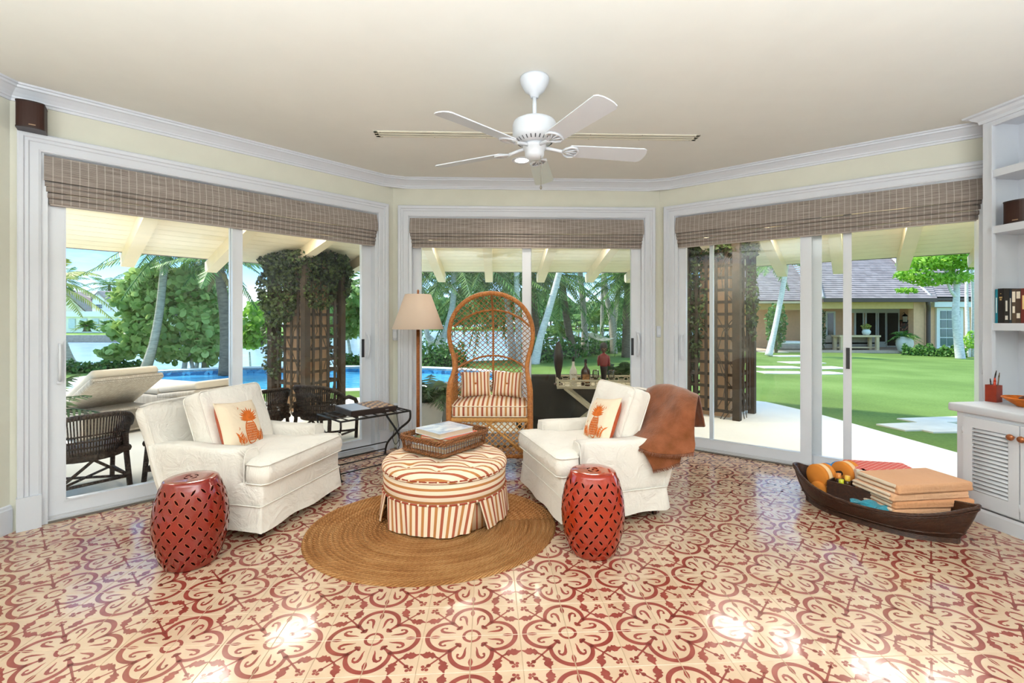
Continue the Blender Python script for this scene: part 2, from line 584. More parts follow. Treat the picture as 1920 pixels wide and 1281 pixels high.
# middle door
d2 = door_frame('door_2', WB, OB, 'white sliding glass door in the middle behind the rattan canopy chair')
sm = WB.s_at(988, .05)
p1 = panel(d2, 'sliding_panel', OB[0] + .03, sm + .05, .10, GLASS, .085, .09)
p2 = panel(d2, 'sliding_panel', sm - .05, OB[1] - .03, .05, GLASS2, .09, .10)
latch(p2, OB[1] - .12, 1.03, .03); handle(p2, OB[1] - .065, 1.05, .028); handle(p1, OB[0] + .075, .62, .08, .12)
# right door: fixed panel on the left, the sliding one pushed open behind it
d3 = door_frame('door_3', WR, OR, 'white sliding glass door on the right standing half open to the lawn')
sf0, sf1 = OR[0] + .03, WR.s_at(1522, .05)
p1 = panel(d3, 'fixed_panel', sf0, sf1, .05, GLASS, .075, .085)
handle(p1, sf0 + .04, 1.03, .028)
p2 = panel(d3, 'sliding_panel', WR.s_at(1331, .10), WR.s_at(1597, .10), .10, GLASS, .035, .06, .07)
latch(p2, WR.s_at(1590, .10), .98, .08)
m_ = MB(); m_.span((WR.s_at(1516, .14), .125, .03), (WR.s_at(1541, .14), .16, OPEN_TOP - .03)); m_.build('centre_post', FRAME, d3)
handle(d3, OR[1] - .01, 1.03, .01)

# ------------------------------------------------------------------ woven wood shades
def mat_woven():
    t = NT('woven_wood'); t.set(.8, .2)
    co = t.coord('Object')
    x, y, z = t.sep(co)
    reed = t.noise(t.coord('Object', (5, 5, 330)), 1.0, 3, .6)
    col = t.ramp(reed, [(.3, lin('6E645E')), (.5, lin('948982')), (.72, lin('B4A9A1'))])
    fx = t.math('FRACT', t.math('ADD', t.math('DIVIDE', x, .042), 50))
    thr = t.math('LESS_THAN', t.math('ABSOLUTE', t.math('SUBTRACT', fx, .5)), .05)
    col = t.mix(t.math('MULTIPLY', thr, .55), col, lin('CFC6BE'))
    t.color(col)
    zs = t.math('SINE', t.math('MULTIPLY', z, 700))
    t.bump(t.math('ADD', reed, t.math('MULTIPLY', zs, .3)), .5, .003)
    return t.m
WOVEN = mat_woven()
def shade(w, s0, s1, y0, z0, z1, lab):
    """top panel, then folds stacked at the bottom"""
    t = thing('roman_blind', lab, 'window shade', M=w.M, group='woven roman blinds above the doors')
    L = s1 - s0
    hr = MB(); hr.span((s0, y0 + .004, z0 - .012), (s1, y0 + .05, z0 + .02)); hr.build('headrail', WHITE, t)
    zb = z0 - (z0 - z1) * .52
    mm = MB()
    mm.grid(lambda u, v: (s0 + u * L, y0 - .020 * smooth01(v * 1.2) - .006 * math.sin(v * PI) - .002 * math.sin(u * 31), lerp(z0 + .005, zb, v)), 40, 6)
    mm.grid(lambda u, v: (s0 + u * L, y0 + .003 - .015 * smooth01(v * 1.2) - .006 * math.sin(v * PI), lerp(z0 + .005, zb, v)), 40, 6)
    mm.build('front_panel', WOVEN, t)
    n = 4
    for k in range(n):
        za = zb + .004 - (zb - z1) * k / n
        zc = zb - (zb - z1) * (k + .94) / n
        dep = .026 + .004 * (n - k)
        ins = .004 + .006 * k
        mm = MB()
        ph = k * 1.7
        def fold(u, v, za=za, zc=zc, dep=dep, ins=ins, ph=ph):
            a = v * 2 * PI
            zz = (za + zc) / 2 + (za - zc) / 2 * math.cos(a)
            zz += .003 * math.sin(u * 7 + ph) * (1 - v)
            return (s0 + ins + u * (L - 2 * ins), y0 + .012 - k * .0005 - dep * .5 * math.sin(a) * (1 + .06 * math.sin(u * 9 + ph)), zz)
        mm.grid(fold, 36, 12, cv=True)
        e = len(mm.v)
        mm.f += [list(range(12)), list(range(e - 12, e))[::-1]]; mm.m += [0, 0]; mm.sm += [False, False]
        mm.build('fold', WOVEN, t)
    br = MB(); br.span((s0 + .03, y0 + .004, z1 - .006), (s1 - .03, y0 + .022, z1 + .02)); br.build('bottom_rail', mat('shade_rail', 'A79C94', .6), t)
    return t
shade(WL, OL[0] + .012, OL[1] - .012, -.004, 2.352, 2.05, 'wide grey woven shade gathered above the left pool door')
shade(WB, OB[0] + .012, OB[1] - .012, -.004, 2.352, 2.06, 'narrow grey woven shade gathered above the middle door')
shade(WR, OR[0] + .012, OR[1] - .012, -.004, 2.352, 2.05, 'wide grey woven shade gathered above the right lawn door')

# ------------------------------------------------------------------ cement tile floor
TILE = .19915
TTH = .0515
TORG = Vector((-.1278 * CAMH, 1.4726 * CAMH))
def mat_tile():
    t = NT('tile_cream'); t.set(.13, .5, 0, .25)
    oi = t.new('ShaderNodeObjectInfo')
    co = t.new('ShaderNodeNewGeometry').outputs['Position']
    nz = t.noise(co, 9, 4)
    f = t.math('ADD', t.math('MULTIPLY', nz, .8), t.math('MULTIPLY', oi.outputs['Random'], .25))
    t.color(t.ramp(f, [(.2, lin('BE9E81')), (.8, lin('CDB398'))]))
    r = t.ramp(t.noise(co, 5, 4), [(.35, .14), (.7, .27)])
    t.l.new(r, t.b.inputs['Roughness'])
    return t.m
def mat_tile2():
    t = NT('tile_red'); t.set(.14, .5, 0, .25)
    co = t.new('ShaderNodeNewGeometry').outputs['Position']
    nz = t.noise(co, 14, 5)
    t.color(t.ramp(nz, [(.3, lin('7E332B')), (.75, lin('94473C'))]))
    r = t.ramp(t.noise(co, 5, 4), [(.35, .15), (.7, .28)])
    t.l.new(r, t.b.inputs['Roughness'])
    return t.m
TC, TR = mat_tile(), mat_tile2()
GROUT = mat('grout', 'B59A7C', .9, .1)

def stroke(pts, ws):
    """tapered ribbon along a polyline -> polygon strips"""
    P = [Vector((p[0], p[1])) for p in pts]
    out = []
    L, Rr = [], []
    for i in range(len(P)):
        a, b = P[max(0, i - 1)], P[min(len(P) - 1, i + 1)]
        d = (b - a).normalized(); n = Vector((-d.y, d.x))
        L.append(P[i] + n * ws[i] / 2); Rr.append(P[i] - n * ws[i] / 2)
    for i in range(len(P) - 1):
        out.append([L[i], Rr[i], Rr[i + 1], L[i + 1]])
    return out
def arc(cx, cy, r, a0, a1, n):
    return [(cx + r * math.cos(R(a0 + (a1 - a0) * i / n)), cy + r * math.sin(R(a0 + (a1 - a0) * i / n))) for i in range(n + 1)]
def disc(cx, cy, r, n=10):
    return [[Vector(p) for p in arc(cx, cy, r, 0, 360, n)[:-1]]]
def tile_print():
    q = []
    # lobe of the quatrefoil on the x axis
    q += stroke(arc(.49, 0, .415, 0, 104, 16), [.098 - .028 * max(0, (i - 9) / 7) for i in range(17)])
    # crescent inside the lobe
    q += stroke([(.33, .10), (.40, .118), (.48, .122), (.56, .135), (.615, .165), (.635, .21), (.615, .25), (.575, .268), (.53, .262)], [.01, .032, .052, .066, .072, .066, .05, .036, .04])
    q += disc(.53, .255, .030, 9)
    # half seed on the axis
    q.append([Vector(p) for p in ((.635, .001), (.68, .034), (.74, .048), (.80, .036), (.87, .001))])
    # leaf scroll off the stem, running to the tile edge
    q += stroke([(.60, .61), (.66, .585), (.71, .54)], [.03, .045, .06])
    q.append([Vector(p) for p in ((.69, .575), (.69, .50), (.74, .44), (.785, .455), (.81, .41), (.85, .43), (.88, .415), (.905, .455), (.94, .472), (.995, .465), (.995, .495), (.94, .535), (.89, .59), (.83, .60), (.78, .565), (.74, .62))])
    q2 = [[Vector((p.y, p.x)) for p in poly][::-1] for poly in q]
    q = q + q2
    # diagonal stem with ball and trefoil
    q += stroke([(.25, .25), (.33, .33), (.405, .405), (.50, .50), (.66, .66), (.86, .86)], [.05, .06, .10, .042, .038, .034])
    q += disc(.25, .25, .056); q += disc(.295, .225, .036, 8); q += disc(.225, .295, .036, 8)
    q += disc(.79, .79, .048, 9); q += disc(.885, .885, .034, 8); q += disc(.895, .815, .038, 8); q += disc(.815, .895, .038, 8)
    # quarter of the centre ring
    q += stroke(arc(0, 0, .165, 1, 89, 8), [.062] * 9)
    return q
def tile_mesh():
    m = MB(); g = .0007
    h = TILE / 2
    b = .0012
    m.add([(-h + g + b, -h + g + b, 0), (h - g - b, -h + g + b, 0), (h - g - b, h - g - b, 0), (-h + g + b, h - g - b, 0),
           (-h + g, -h + g, -b), (h - g, -h + g, -b), (h - g, h - g, -b), (-h + g, h - g, -b),
           (-h + g, -h + g, -.012), (h - g, -h + g, -.012), (h - g, h - g, -.012), (-h + g, h - g, -.012)],
          [(0, 1, 2, 3)] + [(4 + i, 4 + (i + 1) % 4, (i + 1) % 4, i) for i in range(4)] + [(8 + i, 8 + (i + 1) % 4, 4 + (i + 1) % 4, 4 + i) for i in range(4)], 0)
    for poly in tile_print():
        pp = [(max(-h + g + b, min(h - g - b, (p.x - .5) * TILE)), max(-h + g + b, min(h - g - b, (p.y - .5) * TILE)), .00025) for p in poly]
        ar = sum(pp[i][0] * pp[(i + 1) % len(pp)][1] - pp[(i + 1) % len(pp)][0] * pp[i][1] for i in range(len(pp)))
        if ar < 0: pp = pp[::-1]
        m.add(pp, [tuple(range(len(pp)))], 1)
    return m
def inside(p, poly, marg=0.):
    for i in range(len(poly)):
        a, b = poly[i], poly[(i + 1) % len(poly)]
        d = (b - a).normalized(); n = Vector((d.y, -d.x))          # inside is on the right
        if (p - a).dot(n) < -marg: return False
    return True
floor = MB()
floor.prism([(p.x, p.y) for p in ROOM][::-1], -.03, -.0022)
floor = floor.build('floor', GROUT)
tag(floor, 'polished cream and red patterned cement tile floor', 'floor', kind='structure')
tm_ = tile_mesh()
tmesh = tm_.mesh('floor_tile', [TC, TR])
cells = []
cth, sth = math.cos(TTH), math.sin(TTH)
for i in range(-30, 31):
    for j in range(-24, 24):
        a, b = (i + .5) * TILE, (j + .5) * TILE
        p = Vector((TORG.x + a * cth - b * sth, TORG.y + a * sth + b * cth))
        if not inside(p, ROOM, .10): continue
        vis = p.y > 1.3 and abs(p.x / p.y) < 1.22
        cells.append((0 if vis else 1, p.y + abs(p.x) * .3, i, j, p))
cells.sort(key=lambda c: c[:4])
# the nearest 300 in view are single tiles, the rest one mesh
rest = MB()
for k, (nv, _, i, j, p) in enumerate(cells):
    # rotate so that the motif centre (tile corner 0,0) falls on even grid nodes
    ev_x = (i % 2 == 0); ev_y = (j % 2 == 0)
    rot = {(True, True): 0, (False, True): 90, (False, False): 180, (True, False): 270}[(ev_x, ev_y)]
    if k < 300:
        link('tile', tmesh, floor, (p.x, p.y, 0), TTH + R(rot))
    elif p.y > -.6:
        M = Matrix.Translation((p.x, p.y, 0)) @ Matrix.Rotation(TTH + R(rot), 4, 'Z')
        o = len(rest.v)
        rest.v += [tuple(M @ Vector(q)) for q in tm_.v]; rest.a += tm_.a
        rest.f += [[q + o for q in f] for f in tm_.f]; rest.m += tm_.m; rest.sm += tm_.sm
rest.build('tiles_beyond', [TC, TR], floor)['kind'] = 'stuff'

# ------------------------------------------------------------------ ceiling fittings
pl, pr = Vector(((703 - 960) / FPX * 3.60, 3.60)), Vector(((1308 - 960) / FPX * 3.68, 3.68))
vd = thing('linear_vent', 'long slim white air slot in the ceiling behind the fan', 'air vent', M=frame((pl.x, pl.y, CEILZ), (pr.x - pl.x, pr.y - pl.y, 0)))
VL = (pr - pl).length
m = MB()
for a, b in ((-.055, -.030), (-.014, .014), (.030, .055)): m.span((0, a, -.006), (VL, b, .0))
for a in (0, VL - .03): m.span((a, -.055, -.006), (a + .03, .055, 0))
m.build('frame', mat('vent_white', 'E0DCCB', .5, .3), vd)
for a in (-.022, .022):
    m = MB(); m.span((.03, a - .008, -.003), (VL - .03, a + .008, -.0005)); m.build('slot', mat('vent_dark', '6A6350', .8, .1), vd)
m = MB()
for x_ in np.linspace(.05, VL - .05, 7):
    for a in (-.045, .045): m.lathe([(.004, -.0065), (.004, -.006), (0, -.006)], 8, c=(x_, a, 0))
m.build('screws', mat('vent_dark', '6A6350'), vd)['kind'] = 'stuff'

dl = thing('recessed_light', 'round lit recessed light in the ceiling below the fan blade', 'ceiling light', (.088, 4.20, CEILZ))
m = MB(); m.lathe([(.062, 0), (.062, -.004), (.085, -.006), (.090, -.003), (.090, 0)], 28); m.build('trim_ring', WHITE, dl)
m = MB(); m.lathe([(.062, -.0005), (.045, -.0015), (0, -.002)], 24); m.build('lens', emit('lamp_lens', 'FFF3DC', 9), dl)
ll = add_light('downlight', 'SPOT', (.088, 4.20, CEILZ - .02), (0, 0, 0), 26, (1, .93, .82), spot_size=R(120), spot_blend=.8, shadow_soft_size=.06)
ll.parent = dl; ll.location = (0, 0, -.02)

def make_fan():
    fx, fy = .135, 2.78
    f = thing('ceiling_fan', 'white five-blade ceiling fan hanging from a short rod', 'ceiling fan', (fx, fy, CEILZ))
    FW = mat('fan_white', 'CED1D7', .3, .4, var=.01)
    m = MB(); m.lathe([(.086, 0), (.088, -.012), (.084, -.03), (.074, -.05), (.06, -.075), (.04, -.092), (.028, -.10), (.024, -.118), (0, -.118)], 32); m.build('canopy', FW, f)
    m = MB(); m.tube([(0, 0, -.11), (0, 0, -.255)], .0125, 14); m.lathe([(.022, -.225), (.026, -.235), (.026, -.25), (0, -.25)], 18); m.build('downrod', FW, f)
    m = MB(); m.lathe([(0, -.246), (.06, -.248), (.105, -.256), (.126, -.268), (.132, -.285), (.132, -.345), (.128, -.36), (.118, -.372), (.098, -.388), (.078, -.396), (0, -.396)], 40)
    mh = m.build('motor_housing', FW, f)
    for k in range(26):
        a = 2 * PI * k / 26
        mm = MB(); mm.rbox((0, 0, 0), (.007, .026, .006), .003, 1, M=Matrix.Rotation(a, 4, 'Z') @ Matrix.Translation((0, .106, -.383)) @ Matrix.Rotation(R(38), 4, 'X')); mm.build('vent_slot', mat('fan_slot', '55565A', .6), mh)
    m = MB(); m.lathe([(.068, -.394), (.070, -.42), (.064, -.424), (.064, -.432), (.058, -.436), (.058, -.462), (.050, -.478), (.03, -.488), (0, -.49)], 32); m.build('switch_housing', FW, f)
    # blades
    zb = -.425
    def blade_mesh():
        b = MB()
        r0, r1, w0, w1 = .20, .70, .056, .070
        out = []
        for i in range(7): out.append((r0 + .012 - .012 * math.sin(PI * i / 6), -w0 + 2 * w0 * i / 6))
        for i in range(1, 5): out.append((lerp(r0, r1 - .03, i / 4), lerp(w0, w1, i / 4)))
        out += [(r1 - .012, w1 - .012), (r1 - .002, .03), (r1, 0), (r1 - .002, -.03), (r1 - .012, -w1 + .012)]
        for i in range(4, 0, -1): out.append((lerp(r0, r1 - .03, i / 4), -lerp(w0, w1, i / 4)))
        b.prism(out[::-1], -.003, .003)
        return b.mesh('blade', FW)
    def iron_mesh():
        b = MB()
        b.tube([(.055, 0, .012), (.10, 0, .006), (.145, 0, -.002), (.17, 0, -.007)], [.011, .010, .010, .012], 8)
        loop = [(.165, 0), (.185, .034), (.215, .052), (.245, .046), (.262, .02), (.265, 0), (.262, -.02), (.245, -.046), (.215, -.052), (.185, -.034)]
        b.tube([(x, y, -.008) for x, y in loop], .007, 6, closed=True)
        for s_ in (-1, 1): b.tube([(.175, 0, -.008), (.21, s_ * .012, -.009), (.255, s_ * .032, -.008)], .005, 6)
        b.tube([(.175, 0, -.008), (.26, 0, -.008)], .005, 6)
        return b.mesh('blade_iron', FW)
    bm_, im_ = blade_mesh(), iron_mesh()
    for k in range(5):
        a = R(9 + 72 * k)
        M = Matrix.Translation((0, 0, zb)) @ Matrix.Rotation(a, 4, 'Z') @ Matrix.Rotation(R(-13), 4, 'X')
        b = link('blade', bm_, f, M=M)
        link('blade_iron', im_, b)
    m = MB(); m.tube([(.035, -.035, -.47), (.037, -.037, -.56), (.036, -.037, -.655)], .0014, 5); m.lathe([(0, -.652), (.005, -.656), (.007, -.668), (.004, -.676), (0, -.678)], 10, c=(.036, -.037, 0))
    m.build('pull_chain', mat('chain_metal', '8C8478', .35, .5, .8), f)
make_fan()

# ------------------------------------------------------------------ wall fittings
BROWN = mat('speaker_brown', '33190F', .5, .35, var=.05, bump=.1, bs=900, bd=.0005)
def speaker(loc, rz, lab, w=.125, h=.165, d=.10):
    t = thing('speaker', lab, 'speaker', loc, rz, group='small brown speakers')
    pr_ = [(-w / 2, d / 2)] + [(w / 2 * math.sin(R(a)), -d / 2 - .028 * (math.cos(R(a)) - .0)) for a in range(-90, 91, 15)] + [(w / 2, d / 2)]
    m = MB(); m.prism(pr_, .004, h - .004); m.build('cabinet', BROWN, t)
    m = MB(); pr2 = [(p[0] * 1.03, p[1] * 1.03) for p in pr_]; m.prism(pr2, 0, .008); m.build('end_cap', mat('speaker_cap', '241009', .4), t)
    m = MB(); m.prism(pr2, h - .008, h); m.build('end_cap', mat('speaker_cap', '241009', .4), t)
    m = MB(); m.box((.012, -d / 2 - .0285, .02), (.03, .003, .006)); m.build('badge', mat('badge_tan', '9C7F62', .4), t)
    return t
speaker((-2.975, 2.875, 2.474), R(38), 'brown speaker mounted high in the left corner below the crown moulding')
def switch_plate(w, px_, py, lab, n=2):
    s = w.s_at(px_); y = (w.a + w.u * s).y
    z = CAMH - (py - HZ) / FPX * y
    t = thing('light_switch', lab, 'light switch', group='white switch plates between the doors', M=w.M @ Matrix.Translation((s, 0, z)))
    m = MB(); m.rbox((0, -.004, 0), (.052 * n * .92, .008, .115), .003, 1); m.build('plate', WHITE, t)
    for i in range(n):
        m = MB(); m.span((-.018 + (i - (n - 1) / 2) * .046, -.011, -.033), (.018 + (i - (n - 1) / 2) * .046, -.006, .033)); m.build('rocker', FRAME, t)
switch_plate(WB, 741, 628, 'white switch plate in the corner behind the floor lamp', 1)
switch_plate(WB, 1235, 622, 'white switch plate between the middle and right doors', 1)
# ------------------------------------------------------------------ soft shapes
def rrect(w, h, r, k=4):
    out = []
    for sx, sy, a0 in ((1, 1, 0), (-1, 1, 90), (-1, -1, 180), (1, -1, 270)):
        for i in range(k + 1):
            a = R(a0 + 90 * i / k)
            out.append((sx * (w / 2 - r) + r * math.cos(a), sy * (h / 2 - r) + r * math.sin(a)))
    return out
def resample(poly, step):
    out = []
    n = len(poly)
    for i in range(n):
        a, b = Vector(poly[i]), Vector(poly[(i + 1) % n])
        k = max(1, int((b - a).length / step))
        out += [tuple(a.lerp(b, j / k)) for j in range(k)]
    return out
def puff(m, outline, z0, z1, r, crown, c=(0, 0), step=.035, rings=7, mi=0, M=None, bulge=.012, wob=.004, seed=0, dip=None):
    """cushion: outline extruded with rounded edges, bulging sides and a crowned top and bottom"""
    P = resample(outline, step)
    n = len(P)
    rs = random.Random(seed)
    ph = [rs.uniform(0, 6.28) for _ in range(6)]
    def wv(x, y): return wob * (math.sin(x * 17 + ph[0]) * math.sin(y * 13 + ph[1]) + .6 * math.sin(x * 31 + y * 23 + ph[2]))
    layers = []
    for i in range(rings, 0, -1):
        s_ = 1 - i / rings
        layers.append((s_, -1, crown * (1 - s_ ** 2.2)))
    q = [(0, 0.), (.35, .5), (.8, .87), (1, 1)]
    vs_, at = [], []
    cx, cy = c
    def ring(sc_, off, z):
        for k, (x, y) in enumerate(P):
            dx, dy = x - cx, y - cy
            L = math.hypot(dx, dy) or 1
            X, Y = cx + dx * sc_ + dx / L * off, cy + dy * sc_ + dy / L * off
            zz = z
            if z >= z1 - r and dip: zz -= dip(X, Y)
            vs_.append((X, Y, zz + (wv(X, Y) if abs(z - (z0 + z1) / 2) > (z1 - z0) * .2 else 0)))
            at.append((X, Y, zz))
    for s_, sg, cz in layers: ring(max(.001, s_) * .94, 0, z0 - cz * .4)
    ring(.94, 0, z0); ring(.985, 0, z0 + r * .35); ring(1, 0, z0 + r)
    ring(1, bulge * .8, lerp(z0 + r, z1 - r, .33)); ring(1, bulge * .8, lerp(z0 + r, z1 - r, .66))
    ring(1, 0, z1 - r); ring(.985, 0, z1 - r * .35); ring(.94, 0, z1)
    for s_, sg, cz in layers[::-1]: ring(max(.001, s_) * .94, 0, z1 + cz)
    nr = len(vs_) // n
    fs = [(i * n + j, i * n + (j + 1) % n, (i + 1) * n + (j + 1) % n, (i + 1) * n + j) for i in range(nr - 1) for j in range(n)]
    m.add(vs_, fs, mi, True, M, at)
    return m
def piping(m, outline, z, r=.005, M=None, mi=0, step=.05):
    m.tube([(x, y, z) for x, y in resample(outline, step)], r, 6, mi, closed=True, M=M)

def fabric(name, col, wr=.5, ws=7, weave=.25):
    t = NT(name); t.set(.92, .12)
    t.b.inputs['Sheen Weight'].default_value = .15
    co = t.coord('Object')
    c = lin(col)
    nz = t.noise(co, 5, 4)
    t.color(t.ramp(nz, [(.3, tuple(x * .93 for x in c)), (.7, c)]))
    h = t.math('ADD', t.math('MULTIPLY', t.noise(co, ws, 4, .6, 1.2), wr), t.math('MULTIPLY', t.noise(co, 500, 2), .03 * weave))
    t.bump(h, .8, .04)
    return t.m
LINEN = fabric('white_slipcover', 'EEE7DD')
LEG = mat('dark_wood', '3B1D12', .35, .4, var=.2, vs_=20)

# ------------------------------------------------------------------ slipcovered armchair
def armchair(O, fd, lab, seed):
    """fd = direction the chair faces"""
    x = Vector((-fd[1], fd[0], 0)).normalized()          # chair's own left-right; y axis points backwards
    M = frame((O[0], O[1], 0), x)
    t = thing('armchair', lab, 'armchair', M=M, group='white slipcovered armchairs')
    W, D, AT = .78, .74, .125
    rs = random.Random(seed)
    ph = [rs.uniform(0, 6) for _ in range(8)]
    deck = MB()
    deck.rbox((0, -.004, .255), (W + .002, D + .004, .17), .02, 2); deck.build('seat_deck', LINEN, t)
    yf, yb = -.245, .34
    for s_ in (-1, 1):
        m = MB()
        # arm: front upright, top running back, outer side panel down to the skirt
        def armf(u, v, s_=s_):
            prof = [(-.5, .17), (-.5, .46), (-.47, .505), (-.40, .525), (.40, .525), (.47, .505), (.5, .46), (.5, .17)]
            q = v * (len(prof) - 1); i = min(int(q), len(prof) - 2); f = q - i
            px_, pz = lerp(prof[i][0], prof[i + 1][0], f), lerp(prof[i][1], prof[i + 1][1], f)
            yy = lerp(yf, yb + (pz - .17) * .36, u)
            e = 1 - .12 * (math.exp(-u * 22))
            w_ = .004 * math.sin(yy * 14 + ph[0] + pz * 9) * math.sin(pz * 17 + ph[1])
            return (s_ * (W / 2 - AT / 2 + px_ * AT * e) + s_ * w_, yy - .006 * math.sin(v * PI) * math.exp(-u * 20), pz + (.004 * math.sin(u * 8 + ph[2]) if pz > .5 else 0))
        m.grid(armf, 14, 21)
        n_ = 22
        m.f += [list(range(n_))[::-1]] ; m.m += [0]; m.sm += [False]
        e = len(m.v); m.f += [list(range(e - n_, e))]; m.m += [0]; m.sm += [False]
        a = m.build('arm', LINEN, t)
        m = MB()
        xo, xi = s_ * (W / 2 - .004), s_ * (W / 2 - AT + .004)
        m.tube(spline([(xo, yf - .004, .20), (xo, yf - .004, .45), (xo - s_ * .012, yf - .004, .50), (xo - s_ * .035, yf - .004, .522), (xi + s_ * .03, yf - .004, .522), (xi + s_ * .008, yf - .004, .50), (xi, yf - .004, .45), (xi, yf - .004, .34)], 3), .0042, 6)
        m.build('piping', LINEN, a)
    # raked back
    def bk(y, z):      # back frame follows a rake
        return y + (z - .17) * .36
    m = MB()
    BW, BT = W - .01, .11
    def backf(u, v):
        a = v * 2 * PI
        # cross-section around the thickness: superellipse
        ca, sa = math.cos(a), math.sin(a)
        sx = math.copysign(abs(ca) ** .28, ca); sy = math.copysign(abs(sa) ** .5, sa)
        z = lerp(.17, .765, u)
        topf = 1 - .05 * smooth01((u - .9) / .1)
        hw = BW / 2 * topf
        zz = z - .02 * smooth01((u - .85) / .15) * abs(sx) ** 6
        return (hw * sx + .003 * math.sin(z * 20 + ph[3]), bk(.345, zz) + BT / 2 * sy * (1 - .45 * smooth01((u - .93) / .07)) + .004 * math.sin(sx * 5 + z * 12 + ph[4]), zz)
    m.grid(backf, 16, 40, cv=True)
    e = len(m.v); m.f += [list(range(e - 40, e))]; m.m += [0]; m.sm += [True]
    b = m.build('backrest', LINEN, t)
    m = MB()
    for s_ in (-1, 1):
        m = MB(); m.tube([(s_ * (BW / 2 - .004), bk(.345 - BT / 2 + .004, z), z) for z in np.linspace(.5, .74, 8)], .004, 6); m.build('piping', LINEN, b)
    # T-shaped seat cushion
    CB = W / 2 + .005; CI = W / 2 - AT - .004
    T_ = [(-CB + .03, -.405), (CB - .03, -.405), (CB, -.375), (CB, -.275), (CB - .02, -.258), (CI, -.255), (CI, .25), (-CI, .25), (-CI, -.255), (-CB + .02, -.258), (-CB, -.275), (-CB, -.375)]
    m = MB(); puff(m, T_, .325, .455, .02, .028, (0, -.10), .035, 7, bulge=.014, wob=.003, seed=seed)
    c_ = m.build('seat_cushion', LINEN, t)
    m = MB()
    for zz in (.335, .447):
        m = MB(); piping(m, [(x_ * 1.006, y_ * 1.006) for x_, y_ in T_], zz, .0045); m.build('piping', LINEN, c_)
    # loose back cushion
    bw, bh = W - 2 * AT - .01, .42
    Mc = Matrix.Translation((0, .21, .62)) @ Matrix.Rotation(R(-20), 4, 'X') @ Matrix.Rotation(R(90), 4, 'X')
    m = MB(); puff(m, rrect(bw, bh, .04), -.075, .075, .02, .035, (0, 0), .035, 7, M=Mc, bulge=.012, wob=.006, seed=seed + 5)
    c_ = m.build('back_cushion', LINEN, t)
    m = MB()
    for zz in (-.062, .062):
        m = MB(); piping(m, rrect(bw * 1.008, bh * 1.008, .04), zz, .0045, Mc); m.build('piping', LINEN, c_)
    # skirt with corner pleats
    sk = resample(rrect(W + .012, D + .012, .012, 2), .02)
    n_ = len(sk)
    def skirt(u, v):
        k = int(round(u * n_)) % n_
        x_, y_ = sk[k]
        fl = 1 + .035 * v
        nx, ny = x_ / (W / 2), y_ / (D / 2)
        cor = min(1, max(0, (min(abs(nx), abs(ny)) - .86) / .14))
        rp = .010 * math.sin(k * .45 + ph[5]) * v + .007 * math.sin(k * .19 + ph[6]) * v
        off = rp - .012 * cor * math.sin(k * 1.9) * v
        return (x_ * (fl + off), y_ * (fl + off), .205 - .15 * v + .006 * math.sin(k * .3 + ph[7]) * v)
    m = MB(); m.grid(skirt, n_, 6, cu=True)
    s1 = m.build('skirt', LINEN, t)
    m = MB(); piping(m, rrect(W + .02, D + .02, .015, 2), .204, .004); m.build('piping', LINEN, s1)
    for sx in (-1, 1):
        for sy in (-1, 1):
            m = MB(); m.lathe([(.016, 0), (.027, .10), (.03, .2), (0, .2)], 4, smooth=False, c=(0, 0, 0), M=Matrix.Translation((sx * (W / 2 - .06), sy * (D / 2 - .05), 0)) @ Matrix.Rotation(R(45), 4, 'Z')); m.build('leg', LEG, t)
    return t, M
fdL = Vector((.975, -.22)).normalized(); nearL = Vector((-1.462, 2.72))
sdL = Vector((fdL.y, -fdL.x)) if fdL.y else None
sdL = Vector((-.22, -.975)).normalized()                    # towards the camera
OLc = nearL - fdL * .39 - sdL * .40
chL, MLc = armchair(OLc, fdL, 'white slipcovered armchair on the left beside the pool door', 3)
fdR = Vector((-.955, -.295)).normalized(); sdR = Vector((.295, -.955)).normalized()
ORc = Vector((.30, 2.85)) - fdR * .39 - sdR * .40
chR, MRc = armchair(ORc, fdR, 'white slipcovered armchair on the right with a brown throw', 8)

# ------------------------------------------------------------------ throw pillows
def pillow_pt(u, v, w, h, t, side):
    x = u * w / 2 * (1 - .07 * (1 - v * v) * abs(u) ** 3); z = v * h / 2 * (1 - .07 * (1 - u * u) * abs(v) ** 3)
    th = t / 2 * ((1 - u ** 4) * (1 - v ** 4)) ** .55
    return Vector((x, -side * th, z))
def pillow_body(m, w, h, t, mi_front=0, mi_back=0, n=14, M=None, at=None):
    for side, mi in ((1, mi_front), (-1, mi_back)):
        m.grid(lambda a, b: pillow_pt((a * 2 - 1) * (side), b * 2 - 1, w, h, t, side), n, n, mi=mi, M=M, at=lambda a, b: ((a * 2 - 1) * side * w / 2, (b * 2 - 1) * h / 2, 0))
    return m
CREAM = fabric('cream_linen', 'F0DCC0', .2, 12)
ORANGE = fabric('orange_velvet', 'C9541A', .2, 12)
PRINT = mat('orange_print', 'D9702F', .9, .1, var=.15, vs_=40)
